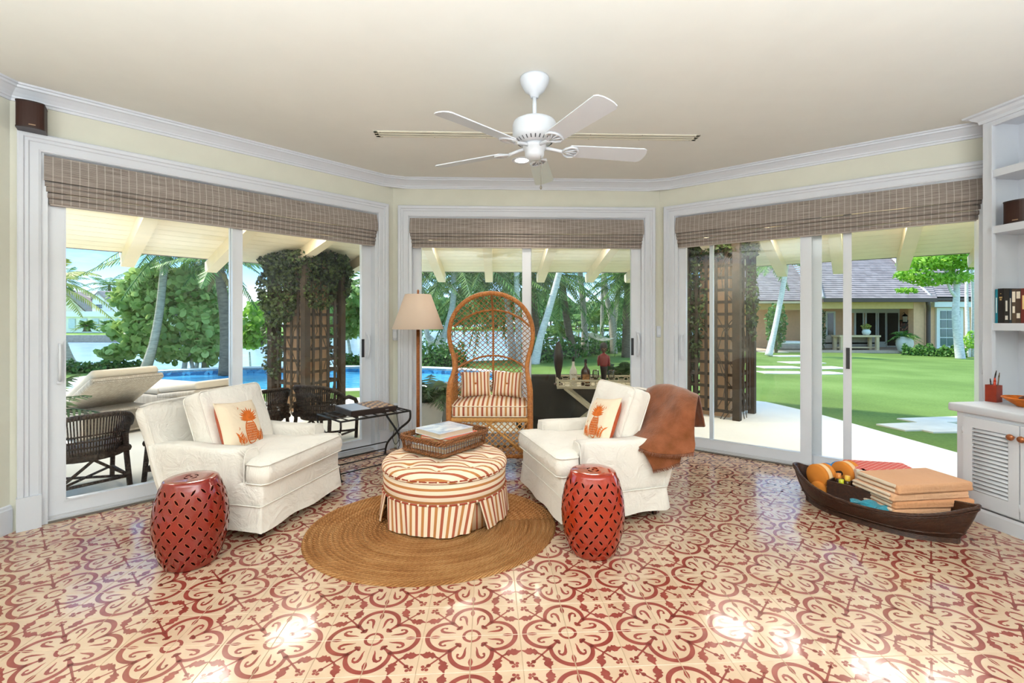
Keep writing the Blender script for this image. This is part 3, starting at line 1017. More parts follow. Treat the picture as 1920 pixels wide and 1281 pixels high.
def pineapple(par, w, h, t):
    q = MB()
    def P(u, v): return pillow_pt(u, v, w, h, t, 1) + Vector((0, -.0012, 0))
    def st(pts, ws):
        for poly in stroke(pts, ws): q.add([P(max(-.95, min(.95, p.x)), max(-.95, min(.95, p.y))) for p in poly], [tuple(range(len(poly)))])
    # body: cross-hatched oval
    cx, cy, rx, ry = .12, -.38, .30, .50
    for k in range(-5, 6):
        for s_ in (-1, 1):
            pts = []
            for i in range(9):
                tt = -1 + 2 * i / 8
                a, b = k * .2 + tt * .5 * s_, tt
                if a * a + b * b < 1: pts.append((cx + a * rx, cy + b * ry))
            if len(pts) > 1: st(pts, [.03] * len(pts))
    st([(cx + rx * math.cos(R(a)), cy + ry * math.sin(R(a))) for a in range(0, 361, 20)], [.045] * 19)
    rs = random.Random(4)
    # crown leaves
    for k in range(13):
        a = R(90 + (k - 6) * 13); L = .42 + .28 * math.cos((k - 6) * .22)
        st([(cx, cy + ry * .9), (cx + math.cos(a) * L * .5, cy + ry * .9 + math.sin(a) * L * .55), (cx + math.cos(a) * L * .95, cy + ry * .9 + math.sin(a) * L * (.85 - .1 * (k % 2)))], [.05, .10, .01])
    # sprays of leaves either side
    for bx, by, dx in ((-.45, -.85, -.12), (-.28, -.9, -.3), (.62, -.9, .25), (.5, -.85, .1)):
        top = .55 + rs.uniform(-.2, .25)
        st([(bx, by), (bx + dx * .4, by + top * .5), (bx + dx, by + top)], [.02, .016, .01])
        for i in range(1, 7):
            f = i / 7; sx, sy = bx + dx * f * f, by + top * f
            for s_ in (-1, 1):
                st([(sx, sy), (sx + s_ * .08, sy + .06), (sx + s_ * .15, sy + .15)], [.012, .05, .008])
    for k in range(9):
        sx, sy = rs.uniform(-.6, .7), rs.uniform(-.9, .7)
        st([(sx, sy), (sx + .05, sy + .06), (sx + .03, sy + .14)], [.01, .04, .008])
    q.build('pineapple_print', PRINT, par)['kind'] = 'stuff'
def throw_pillow(M, lab):
    t = thing('throw_pillow', lab, 'pillow', M=M, group='pineapple print throw pillows')
    w, h, th = .36, .33, .12
    m = MB(); pillow_body(m, w, h, th, 0, 1); m.build('cover', [CREAM, ORANGE], t)
    m = MB(); m.tube([pillow_pt(u, v, w, h, 0, 1) for u, v in [(-1 + i * .25, -1) for i in range(8)] + [(1, -1 + i * .25) for i in range(8)] + [(1 - i * .25, 1) for i in range(8)] + [(-1, 1 - i * .25) for i in range(8)]], .004, 6, closed=True); m.build('piping', CREAM, t)
    pineapple(t, w, h, th)
    return t
def chair_local(Mc, p, rx, ry, rz):
    return Mc @ Matrix.Translation(p) @ Matrix.Rotation(R(rz), 4, 'Z') @ Matrix.Rotation(R(rx), 4, 'X') @ Matrix.Rotation(R(ry), 4, 'Y')
throw_pillow(chair_local(MLc, (-.10, .05, .60), -20, 6, 8), 'pineapple print pillow leaning in the left armchair')
throw_pillow(chair_local(MRc, (.10, .05, .60), -24, -10, -4), 'pineapple print pillow leaning in the armchair with the throw')

# ------------------------------------------------------------------ brown throw blanket
def mat_wool():
    t = NT('brown_wool'); t.set(.95, .1); t.b.inputs['Sheen Weight'].default_value = .4
    co = t.coord('Object')
    c = t.noise(co, 12, 4)
    t.color(t.ramp(c, [(.3, lin('74401F')), (.7, lin('96593A'))]))
    t.bump(t.math('ADD', t.noise(co, 160, 3), t.math('MULTIPLY', t.noise(co, 11, 3), 2.)), .5, .008)
    return t.m
WOOL = mat_wool()
def patch(rows, nu, nv):
    """smooth surface through rows of control points"""
    cols = [spline(r, max(1, nu // (len(r) - 1))) for r in rows]
    k = len(cols[0])
    out = [spline([c[i] for c in cols], max(1, nv // (len(rows) - 1))) for i in range(k)]
    return out            # [column][row]
def cloth(m, P, th, mi=0, wob=0, seed=1):
    nu, nv = len(P), len(P[0])
    rs = random.Random(seed); ph = [rs.uniform(0, 6) for _ in range(4)]
    N = []
    for i in range(nu):
        N.append([])
        for j in range(nv):
            a = P[min(i + 1, nu - 1)][j] - P[max(i - 1, 0)][j]; b = P[i][min(j + 1, nv - 1)] - P[i][max(j - 1, 0)]
            n = a.cross(b); N[-1].append(n.normalized() if n.length > 1e-9 else Vector((0, 0, 1)))
    vs_ = []
    for s_ in (1, -1):
        for i in range(nu):
            for j in range(nv):
                w_ = wob * (math.sin(i * .45 + ph[0]) * math.sin(j * .3 + ph[1]) + .5 * math.sin(i * .9 + j * .4 + ph[2]))
                vs_.append(P[i][j] + N[i][j] * (s_ * th / 2 + w_))
    fs = []
    o = nu * nv
    for i in range(nu - 1):
        for j in range(nv - 1):
            a = i * nv + j
            fs.append((a, a + nv, a + nv + 1, a + 1)); fs.append((o + a, o + a + 1, o + a + nv + 1, o + a + nv))
    ed = [(i, 0) for i in range(nu)] + [(nu - 1, j) for j in range(1, nv)] + [(i, nv - 1) for i in range(nu - 2, -1, -1)] + [(0, j) for j in range(nv - 2, 0, -1)]
    for q in range(len(ed)):
        a = ed[q][0] * nv + ed[q][1]; b = ed[(q + 1) % len(ed)][0] * nv + ed[(q + 1) % len(ed)][1]
        fs.append((a, o + a, o + b, b))
    m.add(vs_, fs, mi, True)
    return m
thr = thing('throw_blanket', 'fringed brown wool throw draped over the right armchair', 'blanket', (0, 0, 0))
def W3(l): return [wpt(*p) for p in l]
rows = [W3([(1240, 800, 3.72), (1268, 800, 3.60), (1300, 800, 3.48), (1322, 800, 3.38)]),
        W3([(1222, 745, 3.64), (1254, 743, 3.54), (1292, 752, 3.40), (1314, 760, 3.30)]),
        W3([(1215, 729, 3.50), (1246, 721, 3.38), (1284, 731, 3.22), (1310, 743, 3.12)]),
        W3([(1203, 758, 3.36), (1237, 757, 3.26), (1277, 766, 3.06), (1304, 776, 3.0)]),
        W3([(1197, 790, 3.27), (1230, 797, 3.13), (1272, 803, 3.03), (1302, 812, 3.0)]),
        W3([(1186, 815, 3.18), (1222, 827, 3.03), (1266, 835, 2.985), (1303, 834, 2.98)]),
        W3([(1170, 824, 3.12), (1212, 846, 2.99), (1260, 853, 2.96), (1301, 849, 2.955)])]
Pb = patch(rows, 30, 42)
m = MB(); cloth(m, Pb, .012, wob=.003, seed=2); m.build('blanket', WOOL, thr)
rows2 = [W3([(1192, 832, 3.06), (1225, 840, 3.01), (1275, 846, 2.985)]), W3([(1207, 850, 3.03), (1234, 856, 3.0), (1277, 856, 2.985)]), W3([(1217, 866, 3.01), (1240, 868, 2.99), (1276, 860, 2.985)]), W3([(1224, 882, 3.0), (1250, 876, 2.985), (1275, 866, 2.985)])]
Pc = patch(rows2, 16, 15)
m = MB(); cloth(m, Pc, .012, wob=.002, seed=5); m.build('folded_end', WOOL, thr)
m = MB()
rs = random.Random(3)
for P_ in (Pb, Pc):
    for i in range(len(P_) - 1):
        for f in (0, .2, .4, .6, .8):
            a = P_[i][-1].lerp(P_[i + 1][-1], f); d = (P_[i][-1] - P_[i][-3]).normalized()
            e_ = a + d * rs.uniform(.014, .024) + Vector((rs.uniform(-.004, .004), rs.uniform(-.004, .004), -.003))
            m.tube([a - d * .003, e_], [.0022, .0012], 4)
fr_ = m.build('fringe', WOOL, thr); fr_['kind'] = 'stuff'

# ------------------------------------------------------------------ jute rug
def mat_jute():
    t = NT('jute'); t.set(.95, .1)
    co = t.coord('attr'); x, y, z = t.sep(co)
    ob = t.coord('Object')
    br = t.math('SINE', t.math('ADD', t.math('MULTIPLY', x, 210.), t.math('MULTIPLY', t.math('SINE', t.math('MULTIPLY', y, 6.2832)), 2.2)))
    n1 = t.noise(ob, 4, 4); n2 = t.noise(ob, 130, 3)
    n3 = t.noise(t.coord('attr', (1.2, 1.0, 0)), 1.3, 2)
    f = t.math('ADD', t.math('ADD', t.math('MULTIPLY', n1, .35), t.math('MULTIPLY', n3, .5)), t.math('ADD', t.math('MULTIPLY', n2, .35), t.math('MULTIPLY', br, .07)))
    t.color(t.ramp(f, [(.35, lin('7E4C28')), (.6, lin('B27B4A')), (.85, lin('D0A06C'))]))
    t.bump(t.math('ADD', t.math('MULTIPLY', br, .6), t.math('MULTIPLY', n2, 1.2)), .8, .006)
    return t.m
rug = MB()
NR, NA = 27, 160
rx_, ry_ = .775, .665
def rugf(u, v):
    a = u * 2 * PI; r = v
    k = r * NR
    br = abs(math.sin(k * PI))
    wob = .004 * math.sin(a * 5 + 1) + .004 * math.sin(a * 3)
    rr = r * (1 + wob)
    return (rx_ * rr * math.cos(a), ry_ * rr * math.sin(a), .006 + .0085 * br ** .6 if v < .999 else .0)
rug.grid(rugf, NA, NR * 5, cu=True, at=lambda u, v: (u * 2 * PI * v * .72, v * NR, 0))
RUGC = Vector((-.495, 2.93))
tag(rug.build('jute_rug', mat_jute(), loc=(RUGC.x, RUGC.y, .001), rz=R(8)), 'round braided jute rug under the striped ottoman', 'rug')

# ------------------------------------------------------------------ striped ottoman
def ottoman():
    t = thing('ottoman', 'round tufted ottoman in cream fabric with red and tan stripes', 'ottoman', (-.452, 3.15, .014), R(-4))
    r = .405
    SX = mat_stripe('ottoman_top', 1, 'attr', .10, w=.17)
    SZ = mat_stripe('ottoman_band', 2, 'Object', .078, w=.20, off=.12)
    SA = mat_stripe('ottoman_skirt', 0, 'attr', .075, w=.22)
    but = []
    for ring_, n_ in ((0, 1), (.17, 6), (.31, 9)):
        for k in range(n_): but.append((ring_ * math.cos(2 * PI * k / n_ + .3 + ring_), ring_ * math.sin(2 * PI * k / n_ + .3 + ring_)))
    def top(u, v):
        a = u * 2 * PI
        if v < .8: rr = v / .8 * (r - .03); z = .405 - .03 * (rr / r) ** 3
        else:
            q = (v - .8) / .2 * R(105); rr = r - .03 + .042 * math.sin(q); z = .3775 - .045 + .045 * math.cos(q)
        x, y = rr * math.cos(a), rr * math.sin(a)
        if v < .9:
            for bx, by in but:
                d2 = (x - bx) ** 2 + (y - by) ** 2
                z -= .022 * math.exp(-d2 / .0011) + .008 * math.exp(-d2 / .006)
        return (x, y, z)
    def att(u, v):
        a = u * 2 * PI
        s_ = v / .8 * (r - .03) if v < .8 else (r - .03) + (v - .8) / .2 * .075
        return (s_ * math.cos(a), s_ * math.sin(a), 0)
    m = MB(); m.grid(top, 96, 44, cu=True, at=att); tp = m.build('tufted_top', SX, t)
    bm_ = None
    for bx, by in but:
        if bm_ is None:
            q = MB(); q.lathe([(.0105, 0), (.009, .004), (.005, .006), (0, .0065)], 12); bm_ = q.mesh('button', mat('tan_button', 'B9713F', .8, .1))
        link('button', bm_, tp, (bx, by, .405 - .03 * (math.hypot(bx, by) / r) ** 3 - .029))
    m = MB(); m.lathe([(r - .012, .17), (r, .178), (r + .002, .24), (r + .004, .325), (r - .004, .333)], 72); m.build('band', SZ, t)
    PB = mat_stripe('ottoman_piping', 0, 'attr', .12, s1='9B3B26', s2='9B3B26', w=.40)
    for z, rr in ((.333, .0075), (.192, .006)):
        m = MB(); m.tube([((r + .006) * math.cos(2 * PI * k / 72), (r + .006) * math.sin(2 * PI * k / 72), z) for k in range(72)], rr, 8, closed=True); m.build('piping', PB, t)
    # four skirt panels with open pleats between
    for k in range(4):
        a0 = R(-90 + 28 + 90 * k - 45) ; 
        c0 = R(-95 + 90 * k)
        def sk(u, v, c0=c0, k=k):
            half = R(43.5 - 6.5 * v)
            a = c0 + (u * 2 - 1) * half
            rr = r + .008 + .016 * v + (.006 * math.sin(u * 19 + k) + .004 * math.sin(u * 41 + k * 2)) * v
            return (rr * math.cos(a), rr * math.sin(a), .192 - .178 * v - .004 * math.sin(u * 11 + k) * v)
        m = MB(); m.grid(sk, 40, 6, at=lambda u, v: (u * .58, v, 0)); m.build('skirt_panel', SA, t)
    m = MB(); m.lathe([(r - .02, .19), (r - .018, .008), (r - .03, .006), (r - .032, .19)], 48); m.build('skirt_lining', mat_stripe('ottoman_lining', 0, 'attr', .033, base='CDB191'), t)
ottoman()

# ------------------------------------------------------------------ ceramic garden stools
def garden_stool(loc, rz, lab, col, tilt=0):
    t = thing('garden_stool', lab, 'garden stool', loc, rz, group='red ceramic garden stools')
    G = NT('red_glaze'); G.set(.10, .5, 0, .6)
    co = G.coord('Object'); c = lin(col)
    G.color(G.ramp(G.noise(co, 8, 4), [(.3, tuple(x * .85 for x in c)), (.7, tuple(min(1, x * 1.1) for x in c))]))
    G.bump(G.noise(co, 14, 2), .12, .01)
    HT = .455
    prof = [(.118, 0), (.126, .004), (.130, .015)]
    prof += [(.130 + .047 * math.sin(PI * (z - .015) / .425) ** .8, z) for z in np.linspace(.03, .425, 22)]
    prof += [(.131, .44), (.128, .450), (.120, .4545), (.10, HT)]
    m = MB(); m.lathe(prof[:-1] + [(.118, .4555), (.07, HT + .002), (0, HT + .003)], 48); m.build('body', G.m, t)
    DK = mat('cutout_shade', '1E0805', .95, .0);  # matte dark decals stand in for the shade inside the holes
    def rad(z):
        for i in range(len(prof) - 1):
            if prof[i][1] <= z <= prof[i + 1][1]:
                f = (z - prof[i][1]) / max(1e-6, prof[i + 1][1] - prof[i][1]); return lerp(prof[i][0], prof[i + 1][0], f)
        return .13
    m, rim = MB(), MB()
    NAx, NZ = 20, 11
    for j in range(NZ):
        z = .045 + j * (.365 / (NZ - 1))
        for i in range(NAx):
            if (i + j) % 2 and j % 2 == 0: pass
            a = 2 * PI * (i + .5 * (j % 2)) / NAx
            ang = R(52) * (1 if (i + (j // 2)) % 2 else -1)
            L_, B_ = .0165, .0058
            def leafpts(sc_, off):
                out = []
                for k in range(10):
                    q = 2 * PI * k / 10
                    lx, lz = L_ * sc_ * math.cos(q), B_ * (sc_ if sc_ < 1.2 else sc_ * 1.15) * math.sin(q) * (1 - .35 * abs(math.cos(q)))
                    dx, dz = lx * math.cos(ang) - lz * math.sin(ang), lx * math.sin(ang) + lz * math.cos(ang)
                    zz = z + dz; rr = rad(zz) + off; aa = a + dx / rr
                    out.append((rr * math.cos(aa), rr * math.sin(aa), zz))
                return out
            rim.add(leafpts(1.22, .0004), [tuple(range(10))], 0)
            m.add(leafpts(1.0, .0009), [tuple(range(10))], 0)
    rim.build('cutout_rims', mat('glaze_edge', 'A9482F', .25, .5), t)['kind'] = 'stuff'
    m.build('cutout_decals', DK, t)['kind'] = 'stuff'
    m = MB()
    for k in range(4):
        a = R(90 * k + 45)
        pts = [(.028, -.016), (.036, -.006), (.036, .006), (.028, .016), (.024, .012), (.029, 0), (.024, -.012)]
        m.add([(x * math.cos(a) - y * math.sin(a), x * math.sin(a) + y * math.cos(a), HT + .0032) for x, y in pts], [tuple(range(len(pts)))])
    m.add([(.008 * math.cos(R(90 * k)), .008 * math.sin(R(90 * k)), HT + .0035) for k in range(4)], [(0, 1, 2, 3)])
    m.build('coin_decal', DK, t)['kind'] = 'stuff'
    return t
garden_stool((-1.735, 2.51, 0), R(20), 'dark red ceramic garden stool in front of the left armchair', '85241A')
garden_stool((.458, 2.63, 0), R(5), 'bright red ceramic garden stool in front of the right armchair', 'A02B12')

# ------------------------------------------------------------------ rattan canopy chair
def mat_rattan(name, c1, c2, wrap=True):
    t = NT(name); t.set(.4, .45)
    co = t.coord('attr'); x, y, z = t.sep(co)
    ob = t.coord('Object')
    nz = t.noise(ob, 60, 4)
    t.color(t.ramp(t.math('ADD', t.math('MULTIPLY', nz, .8), t.math('MULTIPLY', t.noise(t.coord('attr', (130, 0, 0)), 1, 1), .3)), [(.3, lin(c1)), (.8, lin(c2))]))
    if wrap:
        t.bump(t.math('SINE', t.math('MULTIPLY', x, 6.2832 / .012)), .5, .002)
    return t.m
RAT = mat_rattan('rattan_wrapped', '96531F', 'C98442')
RATL = mat_rattan('rattan_strand', '9A5A24', 'C88A48', False)
RATT = mat_rattan('rattan_tan', 'B57A3C', 'DDA862')
STRX = mat_stripe('ticking', 0, 'attr', .082, w=.22)
def canopy_chair():
    t = thing('canopy_chair', 'tall hooded rattan chair with a woven lattice back', 'chair', (-.192, 4.36, 0), R(-1))
    W = .355
    rim = [(.352, -.30, 0), (.356, -.30, .3), (.356, -.30, .60), (.352, -.285, .72), (.338, -.22, .80), (.330, -.14, .87), (.342, -.10, .96), (.368, -.085, 1.05), (.385, -.08, 1.14), (.382, -.08, 1.23), (.355, -.085, 1.33), (.30, -.09, 1.42), (.22, -.095, 1.49), (.11, -.10, 1.54), (0, -.10, 1.556)]
    right = spline(rim, 5)
    full = right + [Vector((-p.x, p.y, p.z)) for p in right[-2::-1]]
    m = MB(); m.tube(full, [.026 if .05 < p.z < .8 else .021 for p in full], 10); m.build('hood_rim', RAT, t)
    zs = [p.z for p in right]; xs = [p.x for p in right]; ys = [p.y for p in right]
    def rimx(z): return float(np.interp(z, zs, xs))
    def rimy(z): return float(np.interp(z, zs, ys))
    def backy(z): return float(np.interp(z, [.4, .8, 1.15, 1.32, 1.45, 1.53, 1.556], [.24, .27, .275, .24, .14, 0, -.10]))
    def S(x, z):
        w = max(1e-4, rimx(z)); q = max(0., 1 - (x / w) ** 2) ** .5
        return Vector((x, rimy(z) + (backy(z) - rimy(z)) * q, z))
    lat = MB()
    for s_ in (-1, 1):
        z0 = .1
        while z0 < 2.2:
            seg = []
            for i in range(61):
                x = -.40 + .80 * i / 60
                z = z0 + s_ * .92 * x
                ok = .47 < z < 1.552 and abs(x) <= rimx(z)
                if ok: seg.append(S(x, z))
                elif len(seg) > 1: break
                else: seg = []
            if len(seg) > 2:
                lat.tube(seg, .0034, 4)
            z0 += .048
    lat.build('hood_lattice', RATL, t)['kind'] = 'stuff'
    m = MB(); m.tube([S(0, z) + Vector((0, -.004, 0)) for z in np.linspace(.48, 1.553, 40)], .010, 8); m.build('centre_rib', RAT, t)
    m = MB(); m.tube([S(x, 1.405 - .13 * (x / .36) ** 2 - .03 * abs(x / .36) ** 4) + Vector((0, -.004, 0)) for x in np.linspace(-.355, .355, 36)], .010, 8); m.build('cross_rib', RAT, t)
    m = MB(); m.tube([S(x, .955 - .10 * (x / .33) ** 2) + Vector((0, -.006, 0)) for x in np.linspace(-.325, .325, 36)], .010, 8); m.build('cross_rib', RAT, t)
    # inner lining of the sides below the arms
    for s_ in (-1, 1):
        m = MB()
        for d in (-1, 1):
            k0 = -.4
            while k0 < 1.3:
                a = []
                for i in range(25):
                    y = -.28 + .5 * i / 24; z = k0 + d * 1.0 * (y + .28) + .3
                    top = float(np.interp(y, [-.30, -.2, -.1, 0, .25], [.72, .80, .90, 1.0, 1.0]))
                    if .45 < z < top: a.append((s_ * (.345 - .0 * y), y, z))
                if len(a) > 1: m.tube(a, .0034, 4)
                k0 += .05
        m.build('arm_lattice', RATL, t)['kind'] = 'stuff'
    # seat frame, apron lattice, rear legs
    m = MB(); m.rbox((0, -.295, .435), (2 * W - .03, .035, .042), .012, 2); m.build('seat_rail', RATT, t)
    m = MB(); m.rbox((0, -.02, .445), (2 * W - .03, .55, .02), .008, 1); m.build('seat_board', RATT, t)
    for s_ in (-1, 1):
        m = MB(); m.tube([(s_ * .33, .22, 0), (s_ * .335, .225, .3), (s_ * .33, .235, .48)], .02, 8); m.build('rear_leg', RAT, t)
        m = MB(); m.tube([(s_ * .345, -.30, .115), (s_ * .335, .22, .115)], .014, 8); m.build('side_stretcher', RAT, t)
        m = MB(); m.tube([(s_ * .345, -.29, .43), (s_ * .335, .22, .43)], .018, 8); m.build('side_rail', RAT, t)
        for q in range(2):
            pass
    m = MB(); m.tube([(-.345, -.30, .115), (.345, -.30, .115)], .017, 8); m.build('front_stretcher', RAT, t)
    m = MB(); m.tube([(-.03, -.302, .42), (.32, -.304, .13)], .013, 8); m.build('diagonal_brace', RATT, t)
    m = MB(); m.tube([(.03, -.296, .42), (-.32, -.296, .13)], .013, 8); m.build('diagonal_brace', RATT, t)
    m = MB()
    for d in (-1, 1):
        k0 = -.6
        while k0 < 1.2:
            a = []
            for i in range(41):
                x = -.34 + .68 * i / 40; z = k0 + d * .95 * x + .1
                if .12 < z < .425: a.append((x, -.30 - .003 * d, z))
            if len(a) > 1: m.tube([a[0], a[-1]], .0052, 5)
            k0 += .05
    m.build('apron_lattice', RATT, t)['kind'] = 'stuff'
    for s_ in (-1, 1):
        m = MB()
        for d in (-1, 1):
            k0 = -.4
            while k0 < 1.:
                a = []
                for i in range(31):
                    y = -.28 + .5 * i / 30; z = k0 + d * .95 * y + .1
                    if .12 < z < .425: a.append((s_ * .34, y, z))
                if len(a) > 1: m.tube([a[0], a[-1]], .0045, 4)
                k0 += .06
        m.build('side_lattice', RATT, t)['kind'] = 'stuff'
    return t
cch = canopy_chair()
MC = Matrix.Translation((-.192, 4.36, 0)) @ Matrix.Rotation(R(-1), 4, 'Z')
cu = thing('seat_cushion', 'striped box cushion on the rattan canopy chair', 'cushion', M=MC @ Matrix.Translation((0, -.03, .456)))
ol = [(-.31, -.29), (.31, -.29), (.325, -.27), (.325, .15), (.24, .23), (-.24, .23), (-.325, .15), (-.325, -.27)]
m = MB(); puff(m, ol, .004, .105, .012, .035, (0, -.03), .03, 8, bulge=.006, wob=.002)
m.build('cover', STRX, cu)
m = MB()
for z in (.010, .099):
    m = MB(); piping(m, [(a * 1.006, b * 1.006) for a, b in ol], z, .005); m.build('piping', CREAM, cu)
def stripe_pillow(M, lab):
    t = thing('striped_pillow', lab, 'pillow', M=M, group='striped pillows on the canopy chair')
    w, h, th = .29, .245, .12
    def pt(u, v, side):
        p = pillow_pt(u, v, w, h, th, side)
        p.y += side * .02 * math.exp(-(u * u * w * w + v * v * h * h) / .0022)
        return p
    m = MB()
    for side in (1, -1):
        m.grid(lambda a, b: pt((a * 2 - 1) * side, b * 2 - 1, side), 24, 20, at=lambda a, b: ((a * 2 - 1) * side * w / 2, b, 0))
    m.build('cover', mat_stripe('pillow_ticking', 0, 'attr', .068, w=.22), t)
    m = MB(); m.lathe([(.010, 0), (.008, .004), (0, .006)], 12, M=Matrix.Translation((0, -.044, 0)) @ Matrix.Rotation(R(90), 4, 'X')); m.build('button', mat('tan_button', 'B9713F', .8, .1), t)
stripe_pillow(MC @ Matrix.Translation((-.155, .05, .70)) @ Matrix.Rotation(R(-16), 4, 'X') @ Matrix.Rotation(R(-3), 4, 'Y') @ Matrix.Rotation(R(6), 4, 'Z'), 'striped pillow on the left half of the canopy chair')
stripe_pillow(MC @ Matrix.Translation((.15, .05, .70)) @ Matrix.Rotation(R(-16), 4, 'X') @ Matrix.Rotation(R(4), 4, 'Y') @ Matrix.Rotation(R(-6), 4, 'Z'), 'striped pillow on the right half of the canopy chair')

# ------------------------------------------------------------------ floor lamp
lp = thing('floor_lamp', 'rattan wrapped floor lamp with a cream cone shade', 'floor lamp', (-.895, 4.42, 0))
m = MB(); m.lathe([(.14, 0), (.14, .012), (.12, .02), (.03, .03), (.02, .05), (0, .05)], 32); m.build('base', mat_rattan('lamp_base', '6E3314', '94501F'), lp)
m = MB(); m.tube([(0, 0, .03), (0, 0, .6), (0, 0, 1.26)], .0165, 12); m.build('pole', mat_rattan('lamp_pole', '84421A', 'B26A2E'), lp)
m = MB()
m.lathe([(.24, 1.222), (.242, 1.224), (.122, 1.552), (.119, 1.553), (.117, 1.551), (.237, 1.224), (.24, 1.222)], 48)
SH = NT('lamp_shade'); SH.set(.9, .1); SH.color(lin('F2DECB'))
trn = SH.new('ShaderNodeBsdfTranslucent'); trn.inputs[0].default_value = (*lin('F7E4CF'), 1)
mxx = SH.new('ShaderNodeMixShader'); mxx.inputs[0].default_value = .35
SH.l.new(SH.b.outputs[0], mxx.inputs[1]); SH.l.new(trn.outputs[0], mxx.inputs[2]); SH.l.new(mxx.outputs[0], SH.out.inputs[0])
m.build('lamp_shade', SH.m, lp)
m = MB(); m.tube([(0, 0, 1.25), (0, 0, 1.552)], .005, 8)
for a in (0, 120, 240): m.tube([(0, 0, 1.55), (.119 * math.cos(R(a)), .119 * math.sin(R(a)), 1.55)], .003, 5)
m.build('harp', CHROME, lp)
m = MB(); m.lathe([(.006, 1.552), (.012, 1.562), (.008, 1.572), (.012, 1.582), (.008, 1.594), (0, 1.602)], 14); m.build('finial', mat('finial_wood', 'A65E2B', .4), lp)

# ------------------------------------------------------------------ luggage rack with game box
ux, uy = Vector((.70, .714, 0)).normalized(), None
A_ = Vector((-1.381, 3.74, 0))
rk = thing('luggage_rack', 'black iron luggage rack with woven straps by the left door', 'luggage rack', M=frame((A_.x, A_.y, 0), ux))
# local x along the rack, y towards the wall
RLn, RW, RH = .655, .44, .485
for x in (.0, RLn):
    for k in (0, 1):
        a, b = ((0, .02), (RW, RH)) if k else ((RW, .02), (0, RH))
        m = MB(); m.tube(spline([(x, a[0], 0.0), (x, lerp(a[0], b[0], .10), .12), (x, lerp(a[0], b[0], .46), .245), (x, lerp(a[0], b[0], .62), .30), (x, lerp(a[0], b[0], .97), .40), (x, b[0], RH)], 5), .0085, 6, flat=((1, 0, 0), 1.3)); m.build('leg', BLACK, rk)
        m = MB(); m.lathe([(.016, 0), (.017, .006), (.009, .02), (0, .022)], 10, c=(x, a[0], 0)); m.build('foot', BLACK, rk)
for y in (0, RW):
    m = MB(); m.tube([(0, y, RH), (RLn, y, RH)], .009, 6); m.build('top_rail', BLACK, rk)
for x in (0, RLn):
    m = MB(); m.tube([(x, 0, RH), (x, RW, RH)], .008, 6); m.build('end_rail', BLACK, rk)
for y, z in ((.012, .06), (.03, .13), (RW - .012, .06), (RW - .03, .13)):
    m = MB(); m.tube([(0, y, z), (RLn, y, z)], .006, 6); m.build('stretcher', BLACK, rk)
STRAP = mat('strap_leather', '1D1712', .5, .4)
for i in range(7):
    x = .06 + i * (RLn - .12) / 6
    m = MB(); m.tube([(x, -.004, RH + .006), (x, RW * .25, RH + .004 + .005 * (i % 2)), (x, RW * .5, RH + .002 + .005 * ((i + 1) % 2)), (x, RW * .75, RH + .004 + .005 * (i % 2)), (x, RW + .004, RH + .006)], .013, 6, flat=((1, 0, 0), .22)); m.build('strap', STRAP, rk)
for i in range(3):
    y = RW * (i + 1) / 4
    m = MB(); m.tube([(RLn * j / 8, y, RH + .005 + .003 * ((i + j) % 2)) for j in range(9)], .012, 6, flat=((0, 1, 0), .22)); m.build('strap', STRAP, rk)
gb = thing('game_box', 'flat dark game box with a checkered top on the luggage rack', 'board game', M=frame((A_.x, A_.y, 0), ux) @ Matrix.Translation((.335, .22, RH + .012)) @ Matrix.Rotation(R(-4), 4, 'Z'))
m = MB(); m.rbox((0, 0, .025), (.41, .36, .05), .004, 1, smooth=False); m.build('box', mat('box_dark', '2B211E', .35, .4), gb)
def mat_checker():
    t = NT('checker'); t.set(.25, .5)
    c = t.new('ShaderNodeTexChecker'); c.inputs['Scale'].default_value = 22
    c.inputs['Color1'].default_value = (*lin('5A321B'), 1); c.inputs['Color2'].default_value = (*lin('C8A27B'), 1)
    t.l.new(t.coord('Object'), c.inputs['Vector']); t.color(c.outputs[0]); return t.m
m = MB(); m.span((-.02, -.17, .0502), (.19, .17, .0522)); m.build('checkered_inlay', mat_checker(), gb)
m = MB(); m.span((-.195, -.17, .0502), (-.03, .17, .0518)); m.build('pale_panel', mat('box_pale', 'B4B8C4', .3), gb)
m = MB(); m.span((.10, -.183, .022), (.13, -.1805, .03)); m.build('clasp', CHROME, gb)

# socket with plug and cord in the corner
so = WB.s_at(742)
sk_ = thing('wall_outlet', 'white wall outlet with black plug and looped cord behind the luggage rack', 'outlet', M=WB.M @ Matrix.Translation((so + .012, 0, .0)))
m = MB(); m.rbox((0, -.004, .40), (.062, .008, .115), .003, 1); m.build('plate', WHITE, sk_)
m = MB(); m.rbox((.0, -.028, .42), (.03, .04, .03), .006, 1); m.build('plug', BLACK, sk_)
m = MB(); m.tube(spline([(0, -.045, .41), (.012, -.05, .33), (.03, -.06, .24), (.04, -.06, .12), (.0, -.06, .05), (-.03, -.06, .12), (.0, -.06, .22), (.03, -.07, .14), (.04, -.06, .05), (.03, -.06, .012), (.1, -.1, .008), (.2, -.2, .008)], 6), .0032, 6); m.build('cord', BLACK, sk_)

